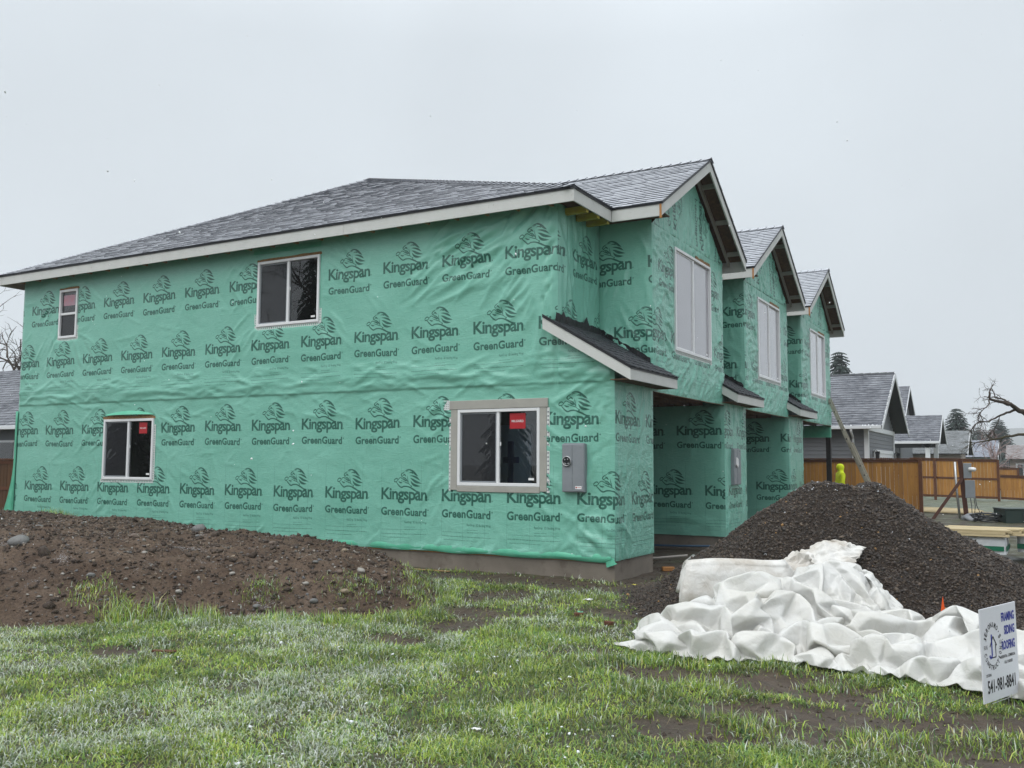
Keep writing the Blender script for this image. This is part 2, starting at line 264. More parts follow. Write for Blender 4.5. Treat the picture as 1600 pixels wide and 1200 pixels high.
117,19,-6,8,0,4,-5,-25,33,-2,-7,7,1,0,-15,14,-14,14,-4,-12,-21,33,-9,-12,11,-5,9,13,-5,-13,1,9,-13,
126,-11,39,-1,-1,-1,3,-39,31,-2,11,-1,-2,-15,8,3,4,3,-14,-22,4,28,-17,-8,24,-14,4,5,-7,12,-1,-17,-2,
124,3,7,18,3,-1,-13,-11,7,1,10,5,-16,-3,19,-2,4,-11,-24,-6,34,-13,-1,5,11,-32,31,-22,27,1,-6,-14,-25,
123,4,9,6,10,-8,-8,2,0,5,-4,14,-28,13,14,2,0,-2,-43,18,11,7,-11,1,-6,14,-29,27,12,0,-5,-10,-7,
101,15,12,-5,-3,-23,20,-1,9,-5,3,7,-17,-3,21,-2,1,-11,-3,5,-13,4,11,-13,3,2,-6,-5,1,22,4,-11,-16,
120,-1,31,-8,4,-24,-26,47,2,3,-11,5,3,-16,15,5,1,-7,-23,22,-7,4,4,-6,-2,-10,19,-13,-14,2,20,7,-15,
101,24,-4,7,-12,-1,-38,42,10,-9,9,-15,9,-11,19,-1,0,-9,-27,29,-14,15,4,0,-7,-15,18,-5,-2,-21,12,13,-15,
116,9,2,4,9,1,-44,32,14,-7,-2,6,-14,8,11,0,-19,10,0,-8,-7,11,7,6,-4,-7,-1,0,11,-15,-10,-19,24,
103,8,4,3,12,-8,-11,1,9,1,-6,3,2,5,6,-1,-37,28,-2,11,-13,-6,16,-6,6,3,-11,3,-7,-2,-13,4,12,
112,-11,16,20,-2,-9,10,0,-29,32,-14,8,-4,9,0,-26,17,-1,4,9,-22,9,9,-1,5,1,-14,11,-49,41,-9,-4,7,
102,-8,19,19,-1,-26,11,-1,4,3,2,0,1,5,-27,19,3,2,-16,13,-2,-13,17,5,1,-4,2,-43,19,12,0,-5,-6,
108,-13,30,6,4,-27,3,22,5,-7,-15,17,6,-10,-17,20,3,2,-17,-1,18,-22,8,15,1,0,-46,45,-15,2,0,-7,-9,
107,-10,34,-7,-8,-5,8,17,1,1,-7,-11,11,0,-9,1,10,5,-11,-11,12,0,-15,19,6,-38,33,1,-23,20,-19,7,2,
104,-2,18,-11,10,14,-25,11,15,0,0,-4,-10,10,4,-16,5,12,-4,-12,-3,16,-22,9,1,5,-9,-1,2,3,-16,18,-20,
84,15,9,-20,4,11,-17,13,14,1,1,-8,2,7,-8,6,-13,10,-1,3,-10,-16,23,-13,-8,22,-37,8,31,2,-16,3,-23,
95,16,0,-17,3,30,-38,19,8,6,4,-5,2,2,-6,8,-5,-13,15,-3,5,-7,-16,-5,22,-27,-19,42,11,-12,3,-8,-7,
76,14,14,-19,-18,42,-27,3,18,-15,14,6,-4,1,3,-12,5,-6,5,2,4,1,-7,-10,5,-32,-6,46,0,-18,22,-20,-22,
85,3,5,20,-39,34,6,-15,8,2,-15,7,17,0,-21,12,7,1,-17,6,9,1,-7,-4,-3,-33,25,20,-33,23,13,-9,-23,
71,14,4,-17,17,-6,20,-3,-6,-3,0,-21,18,5,6,-4,3,-1,6,-18,8,8,0,-9,-15,-16,38,-5,-30,29,2,-2,-21,
75,2,21,-27,28,-6,11,-1,3,-8,-6,1,-20,24,8,-11,4,1,9,-11,8,-10,-9,8,-12,1,16,-15,2,8,2,-14,-2,
66,11,-5,20,-21,21,5,-5,1,-5,-5,15,-16,-9,17,0,-18,21,4,1,-1,-1,-26,-9,-1,32,0,-30,19,3,15,-9,-22,
67,13,-7,18,-4,-10,14,2,0,3,-9,4,2,-6,-19,27,-8,-9,21,-6,8,1,-39,-15,17,33,1,-34,7,21,6,-1,-29,
62,6,12,3,-9,10,0,0,-6,17,-2,-5,-10,12,-36,33,8,-13,1,3,6,4,-47,-8,25,26,3,-11,-25,18,18,0,-46,
60,7,13,2,-31,26,14,-2,-17,19,2,-9,-2,10,-33,11,18,0,-3,6,-10,13,-59,2,53,1,-13,11,-18,-13,31,-3,-18,
44,30,-37,37,-20,-15,34,1,-10,6,5,-7,5,4,-17,-27,37,-8,11,4,-2,0,-53,6,32,18,-5,-9,9,-36,16,13,-5,
53,9,-14,32,2,-32,18,7,7,0,1,1,-1,-11,-15,-5,20,-1,15,-1,-1,0,-29,-21,36,-2,7,9,-6,6,-39,24,-10,
28,24,0,-21,21,-5,-17,26,4,-2,0,-2,-9,-4,-7,-19,43,-2,-16,14,3,-9,-25,3,32,-13,-24,33,-2,0,-6,8,-18,
46,3,25,-12,-21,36,-10,-8,20,-3,-12,7,-4,0,1,-29,26,9,-15,11,0,-8,-29,39,3,-3,-40,33,1,13,-8,-6,-13,
21,19,15,-10,-32,21,10,3,3,-21,15,0,-4,3,6,-11,-15,30,-27,24,-3,-14,5,5,-19,24,-32,13,14,3,4,-16,3,
39,9,8,-2,4,-22,22,14,-14,7,-1,-25,11,15,0,-10,14,-5,1,-14,6,12,-21,15,-36,31,5,-15,-2,18,2,4,-25,
17,10,22,-8,-16,19,-20,11,11,-4,2,-8,-33,29,7,8,2,-2,-12,0,-1,6,-5,3,-30,16,25,-4,-15,-7,21,-1,-41,
32,4,13,14,-6,-13,15,-10,1,9,0,0,-39,1,33,10,-8,2,-6,-14,22,-4,6,-9,-23,-6,37,-4,7,-11,-8,-8,-7,
23,11,16,-1,-15,9,4,5,-16,13,-16,17,4,-43,9,31,1,-3,-9,2,-16,19,11,-3,-21,-27,45,-10,11,5,-18,4,-28,
26,1,15,10,-14,13,-2,7,-9,-15,12,12,1,-5,-31,20,13,-25,23,-1,6,-25,7,12,-4,-39,47,-13,1,13,3,-33,-11,
22,4,26,-43,34,6,3,-4,-21,12,14,-7,2,5,-8,-8,-4,-17,31,5,-4,6,-42,21,19,-36,33,3,-15,-6,19,-21,-15,
19,-6,38,-31,7,17,5,2,-11,-4,-2,9,-3,1,7,-11,-1,-25,22,16,-1,1,-10,-32,33,-5,-1,10,3,-24,17,1,-19,
20,-16,42,-2,-34,34,7,0,-17,-7,17,-9,10,-1,4,0,-5,-20,10,-1,8,10,1,-18,-13,17,8,-2,-27,26,-7,7,-12,
13,-11,30,6,-21,5,21,-4,-22,23,-19,6,8,4,2,-4,4,-18,1,17,-12,-5,19,0,-5,-13,1,16,-20,-39,52,-3,-10,
25,-25,46,-6,-8,13,9,-20,16,-1,-19,12,-10,16,4,-1,-5,-15,18,6,-29,27,2,-8,2,3,-2,-13,10,-33,0,11,15,
25,-1,26,-25,-3,26,-7,7,-2,4,-22,12,6,-14,11,10,-15,-3,17,0,-7,-2,4,1,1,-1,-3,6,-10,0,-37,2,28,
37,-4,24,-7,-26,35,-7,9,-7,11,-24,17,4,-11,-16,17,3,-10,16,3,-10,-2,10,-14,13,1,0,-1,0,-4,-22,-13,10,
37,14,-7,12,-32,30,4,-11,15,2,-10,5,-11,1,-3,-19,35,-18,15,5,-10,9,-29,25,-10,11,0,1,0,2,-11,-15,-10,
31,26,-29,14,8,-16,10,6,6,0,-7,-19,19,-5,-16,13,-3,16,2,0,-7,5,-33,31,-6,3,-1,1,5,-3,-1,-20,8,
48,-9,18,3,14,-21,14,1,-4,-1,-11,13,4,-23,9,1,5,9,2,2,-16,14,-10,-28,28,9,0,-1,-1,-5,-11,6,-19,
58,-4,5,9,12,0,-13,-10,21,3,-4,-2,-7,-17,28,0,-15,8,-11,8,13,-4,-11,-7,20,-16,16,-4,-7,10,-1,-3,-16,
60,-3,18,2,-4,0,-7,8,5,-7,2,-4,11,-19,4,15,-9,-3,-7,19,-13,11,-9,9,-8,-17,23,3,-2,0,-6,-1,-5,
63,4,8,10,-10,-4,3,0,6,-14,13,-7,2,-7,12,2,-7,6,-11,7,-1,-4,8,-10,10,-4,-11,16,5,-15,4,-1,-4],
[10,1,-1,-2,3,-1,0,-1,1,3,-5,2,-2,7,-6,-1,1,5,-6,3,-2,3,-4,5,-3,-3,1,8,-12,10,-6,5,-6,
8,0,1,-3,4,3,-1,-10,2,11,-6,-3,-4,6,6,-7,-4,10,-5,3,-4,4,-3,2,1,-6,1,0,3,-3,0,-3,9,
8,6,-4,-6,3,-3,2,7,-4,0,-7,13,0,-8,-2,0,-4,8,-1,5,-3,0,-1,2,4,-13,3,6,-1,-7,6,-5,4,
9,2,0,5,-2,-9,3,-1,7,-6,3,-6,10,-5,-3,0,0,1,3,-2,0,2,0,-2,-1,2,0,-3,-2,3,0,-2,-2,
6,12,-19,5,7,-1,-1,4,-9,3,-2,7,-2,-1,-1,-7,2,10,-10,0,1,5,1,-5,0,0,-1,5,-5,-1,-1,-6,15,
17,-5,7,-6,0,7,-6,7,-4,1,0,1,1,0,2,-1,-2,2,-1,4,0,-12,10,-7,0,-1,-1,0,-2,3,2,-2,4,
6,1,2,3,-3,-1,-2,0,-2,3,3,3,0,-3,-1,-2,3,2,-1,-1,0,-7,-2,-2,-1,6,1,-6,11,-10,6,-3,-13,
14,8,-4,3,-6,1,7,-7,-5,4,1,0,0,2,2,1,0,-2,-3,-3,-4,0,0,-1,-3,5,0,5,3,-12,8,-11,9,
9,5,4,2,-1,-9,9,-1,-5,-7,-3,10,5,-2,0,-1,-4,-3,-2,-2,-4,-3,8,-2,2,6,0,-2,-4,-4,-3,17,-8,
23,-6,19,-2,-5,5,-9,-1,10,-2,-11,3,9,-3,-4,-9,-2,1,1,-4,14,-1,-11,9,8,-6,-5,-4,-3,-1,5,0,-16,
10,6,9,-1,-1,-7,-17,9,13,2,0,-7,-6,-9,0,0,3,10,-1,-4,8,3,-6,1,0,-12,-2,-1,3,-2,6,3,-4,
11,6,10,1,-5,-5,-20,2,17,9,-2,-12,-11,0,4,18,0,-14,6,7,-1,-2,-4,-11,-2,4,3,-3,-4,5,-3,11,-14,
11,10,-2,7,0,-6,-11,-16,12,21,-5,-20,3,18,-9,13,-19,19,0,-2,-8,-12,-10,7,28,-12,-14,2,3,-7,-9,7,-22,
22,-5,11,6,-4,-3,5,-12,-17,30,-13,3,17,-12,-6,5,10,3,-4,-9,-19,-6,13,24,4,-20,-3,-7,-14,5,10,5,6,
10,2,10,-4,12,-10,-15,-1,-5,0,26,3,0,-22,6,8,10,-2,-12,-23,-5,15,21,9,-3,-15,-32,5,7,11,-7,7,1,
28,-16,23,12,2,-6,-19,-14,-2,31,7,0,-9,-10,-8,32,-1,-10,-27,-9,14,22,7,5,-25,-22,9,6,1,0,-3,-1,-22,
9,1,12,12,-1,-13,-27,-9,33,8,-3,-10,-6,-2,21,7,-1,-32,-15,13,28,-12,21,-19,-23,18,-6,-4,4,-13,13,-2,2,
20,-9,23,12,0,-33,-19,30,3,-4,-5,2,3,14,8,1,-23,-26,1,44,-12,-2,3,0,-10,-6,-5,6,-17,12,-3,0,10,
9,3,12,12,-2,-41,-9,15,9,5,-1,10,8,4,-4,3,-49,1,37,10,-6,-4,1,-6,-18,-1,7,-21,9,1,6,-5,-24,
25,-12,30,7,0,-51,1,31,-21,18,13,8,2,-1,-5,-38,0,19,24,-1,-5,-4,-3,-17,-6,4,-19,8,0,4,1,3,3,
8,11,15,-2,-28,-17,1,13,16,0,16,1,-1,-8,-25,-8,15,17,11,-4,-15,-2,19,-31,-5,-14,6,4,5,0,-7,-6,14,
22,9,10,-14,-17,16,-24,11,15,18,1,-1,3,-29,-4,7,9,2,15,-21,-10,24,7,-27,-24,9,3,1,-5,-10,-2,9,-8,
11,2,13,-9,12,-23,-6,-4,19,22,-2,4,-1,-15,-16,9,8,0,-14,-12,27,12,0,-23,-19,0,-5,-6,-2,1,18,9,-4,
27,-13,31,5,-2,-35,-9,13,22,9,6,-4,5,-6,-18,1,-4,-13,3,30,-13,19,-7,-43,4,-3,-2,1,2,8,6,-9,13,
14,12,7,6,-13,-34,-4,45,-1,-2,-4,11,-4,-9,-10,-3,-1,14,-13,28,-9,5,-31,-7,5,-16,0,4,27,-29,25,-10,-9,
16,18,2,7,-26,-29,34,17,-15,-8,13,5,-13,18,-9,-15,-10,14,-13,35,-7,-8,-26,30,-38,-5,1,-1,15,26,-14,-23,20,
15,16,11,-1,-32,-19,46,-34,24,-6,10,-1,6,-1,4,-15,-12,-14,2,34,-11,4,5,-11,-30,-4,-1,4,17,18,-13,-17,14,
18,24,-5,-2,-30,2,-1,15,5,5,1,3,5,-1,0,-7,-24,6,-19,21,18,9,4,-49,-5,-2,1,1,36,-4,-36,9,8,
16,18,10,-30,-21,17,3,21,-15,10,13,-10,-13,14,4,0,-43,27,-12,2,33,1,-36,-19,0,22,-21,14,25,-30,-14,19,22,
18,18,2,-35,-4,21,11,15,-21,-4,2,6,3,-4,17,-22,-28,32,-11,20,8,-12,-38,-2,0,25,7,-10,-13,-1,-7,35,-18,
15,20,-23,-3,13,6,-14,29,-10,-41,18,18,2,13,-9,-34,0,20,11,13,-4,-39,-13,2,10,-2,32,-25,-9,3,14,4,-16,
29,-12,26,-27,12,9,18,4,-9,-48,11,26,17,0,-36,-6,17,3,18,6,-13,-43,0,2,38,-40,23,-8,2,5,15,-10,8,
16,16,-2,-33,9,27,8,2,-2,-47,-4,26,29,-19,-18,6,1,4,19,0,-7,-22,-20,1,53,-38,-10,-5,17,5,20,-37,33,
18,27,-32,9,-24,38,9,-1,-7,-41,2,14,31,-4,-25,-6,0,23,-3,1,-4,-2,-17,-16,48,2,-52,4,-3,37,-12,-1,-9,
14,23,-19,9,-17,10,13,1,-9,-8,-26,18,5,13,-4,-2,-2,-12,26,-11,-34,18,15,-18,22,18,-42,-14,5,-3,27,11,-22,
18,-3,21,-18,-8,28,-2,-7,-3,12,-14,-28,28,-26,20,8,-4,9,15,-24,-31,8,27,-15,28,8,-43,-5,11,-14,-4,19,19,
11,18,-15,-18,18,6,13,-12,-12,21,1,-31,3,-12,24,5,9,-14,17,-2,-48,4,34,-3,6,7,-39,1,27,-11,-25,8,7,
19,-2,7,-1,11,-32,37,-3,-40,42,4,-27,-15,11,15,5,10,-1,-4,-8,-34,-4,22,29,-6,-20,-16,2,29,13,-53,0,22,
11,9,-17,25,-4,-15,13,2,-43,36,17,-22,-22,29,-1,15,-17,15,0,-12,-37,3,20,24,-11,-11,-17,16,26,-12,-34,-3,23,
29,6,-21,13,10,21,-7,-36,-1,-1,29,-7,-19,20,21,-15,-26,26,7,-1,-38,-10,14,26,-6,-12,-1,20,13,-31,-18,0,7,
12,26,-45,34,-20,35,-1,-35,-3,-7,6,-3,18,8,16,-42,2,20,12,1,-20,-31,2,28,-1,1,18,-22,29,-24,-28,-4,17,
21,-7,27,-33,27,10,6,-21,-17,-3,-7,4,5,25,9,-49,13,16,15,1,-3,-38,-8,9,19,27,-14,-8,25,-48,-14,4,21,
12,7,10,-31,30,-5,21,-18,-25,-3,0,27,-28,28,-4,-36,11,16,17,6,-1,-21,-28,1,43,-24,36,-7,-11,-36,-8,7,21,
27,-2,9,-11,0,19,18,-26,-24,6,5,25,-4,-20,-11,3,-4,32,-25,26,7,1,-33,-17,10,20,24,-5,-18,-16,-13,-2,11,
9,28,-42,10,3,9,24,-9,-45,4,10,23,-3,-20,-9,10,21,-16,-1,18,-7,11,5,-57,13,23,9,2,-6,-23,1,-3,13,
27,5,6,-20,-9,22,21,4,-31,-27,12,19,9,-20,3,20,7,-43,38,4,-10,-4,-8,-5,-12,37,-4,-21,-9,-11,16,13,-13,
10,13,18,-25,-36,28,2,26,-2,-36,-11,5,19,3,7,-8,-9,7,22,0,-8,-4,-26,-7,36,-7,-6,-2,-31,6,37,-30,36,
28,-9,27,14,-54,-3,20,17,12,0,-39,0,-3,36,-19,21,-35,11,9,25,-5,-11,-24,-3,25,0,-16,-20,-9,12,44,-44,5,
10,3,5,22,-15,-44,28,-12,23,16,-4,-39,3,-4,17,25,-4,-39,11,33,-11,9,-20,2,12,-9,-32,-9,7,9,43,-59,16,
12,1,-4,20,9,-15,-23,0,-4,41,5,-22,-32,5,3,27,22,-22,-22,5,14,4,13,-12,-1,-5,-29,-12,13,14,12,-23,1,
9,24,-35,-1,31,4,-35,-2,30,-17,30,-6,-32,-8,0,-2,44,7,-35,-16,16,3,21,-4,5,-14,-18,-22,-1,13,18,3,4,
22,5,-5,6,-29,40,-15,-8,33,-28,15,2,10,-41,-16,11,28,18,-18,-30,6,16,20,-5,8,-13,-9,-24,-10,4,20,11,-11,
8,21,-3,-9,-38,28,-15,28,20,-21,-5,17,0,-30,-24,2,40,5,-22,-7,-11,18,23,0,-9,0,-3,-2,-33,-2,18,26,2,
15,13,15,-15,-36,-6,30,10,15,-5,-11,13,-5,-21,-23,-3,45,-39,6,10,13,-17,30,5,-36,5,0,11,-2,-32,23,19,-10,
6,30,-4,-11,-28,-16,4,47,-9,6,-3,-1,-2,11,-41,-3,2,-7,24,-5,0,9,25,-13,-32,0,-7,19,8,-10,33,-51,9,
7,19,-4,10,-16,-31,-8,28,0,17,1,2,9,2,-38,-22,26,6,-14,0,3,17,2,17,-17,-36,-5,20,-3,30,4,-32,1,
6,8,11,-6,10,-25,-23,-4,33,9,2,1,8,2,-25,-32,31,-8,25,-31,-1,17,-2,22,-10,-25,-17,6,19,-1,1,4,-7,
8,24,-22,-14,35,-3,-40,0,29,4,8,-7,-4,12,-40,-4,7,15,27,-14,-24,12,-24,17,32,-14,-39,-5,8,26,15,-44,21,
2,32,-26,-33,36,15,-22,-4,14,-8,-19,40,-2,-22,-21,1,20,17,-36,38,-6,-21,-21,17,42,-4,-41,-17,0,12,36,-9,-21,
8,31,-20,-34,4,37,2,6,-23,-23,5,32,-3,3,-43,11,18,5,3,-30,33,-6,-31,10,42,1,-29,-19,-12,-1,17,29,-7,
5,12,11,-30,1,-10,31,12,0,-39,-1,-5,34,-1,-20,7,9,0,-23,-14,18,20,-26,2,41,1,-30,-20,12,-13,-10,40,-23,
21,-8,9,19,-7,-29,6,24,14,-40,-4,11,13,6,10,-13,-4,-22,13,-6,-13,2,22,-15,38,2,-26,-28,9,11,-6,19,-1,
5,2,17,-3,2,-28,-3,23,-14,-7,-5,25,-10,13,10,5,-26,-25,13,25,-16,-18,-2,27,1,21,-15,-37,-1,14,6,34,-27,
26,-5,2,28,-2,-29,9,9,-44,7,22,23,-32,10,22,8,-26,-26,7,28,7,-14,-27,-1,25,26,-13,-22,-17,15,-5,20,-10,
6,-1,4,26,-7,-2,-9,-19,-17,-4,23,16,0,-28,28,15,-30,-16,29,5,-4,4,-32,-7,9,33,-10,3,-24,-11,34,-10,12,
23,-10,7,21,13,-11,-13,-16,-17,0,11,44,-21,-23,17,11,-4,-24,-4,46,-2,-17,-8,-23,-4,5,20,10,15,-47,24,-4,-4,
4,18,-34,31,14,-3,-20,-23,-7,29,-20,17,14,-23,5,21,-12,-33,2,34,16,1,-26,-3,-14,-12,4,21,15,-17,16,-23,1,
22,-7,6,23,1,-7,-23,-18,20,23,-42,10,38,-14,-5,9,-30,-9,7,23,23,-25,2,-5,0,-4,-13,3,5,29,-22,8,-6,
6,10,-18,30,-1,-7,-34,4,35,-5,-42,3,39,5,0,-15,-23,-7,16,20,-7,-5,21,-33,12,1,1,9,-31,33,6,-36,16,
29,-18,21,12,-3,-6,-26,32,9,-17,-32,10,7,30,-6,2,-34,-3,19,10,-14,26,-12,-29,17,3,4,-3,12,-20,33,-36,-2,
7,16,-22,10,4,-9,3,22,-14,-8,-24,13,-8,6,21,5,-21,1,14,-8,-21,21,21,-24,-15,10,5,12,-15,2,20,-1,-18,
25,2,-17,21,-10,23,-12,10,-8,-17,-9,-1,11,21,-29,11,9,-1,3,-10,-6,1,30,-13,-5,-10,-3,-1,3,2,22,-11,-13,
9,9,-16,3,11,8,-5,-12,3,-3,-8,-5,22,17,-26,-8,-2,5,7,1,13,-19,7,11,6,-18,-1,-5,-3,-7,-5,25,-11,
25,4,0,-11,2,-4,14,4,-21,14,2,-8,4,16,-5,-19,-11,22,2,-7,-2,-6,19,12,-16,-22,20,2,0,-8,-5,-9,25,
8,8,-11,8,-1,-6,4,-13,23,-28,31,-25,9,16,-14,-1,9,-21,21,-8,-9,6,-7,15,1,-21,16,-4,-5,8,-3,9,2,
8,4,-2,-5,10,-16,26,-30,13,1,-7,8,3,-4,-4,1,15,-14,-2,9,-20,31,-27,10,-2,-8,9,2,-2,-1,3,8,0],
))
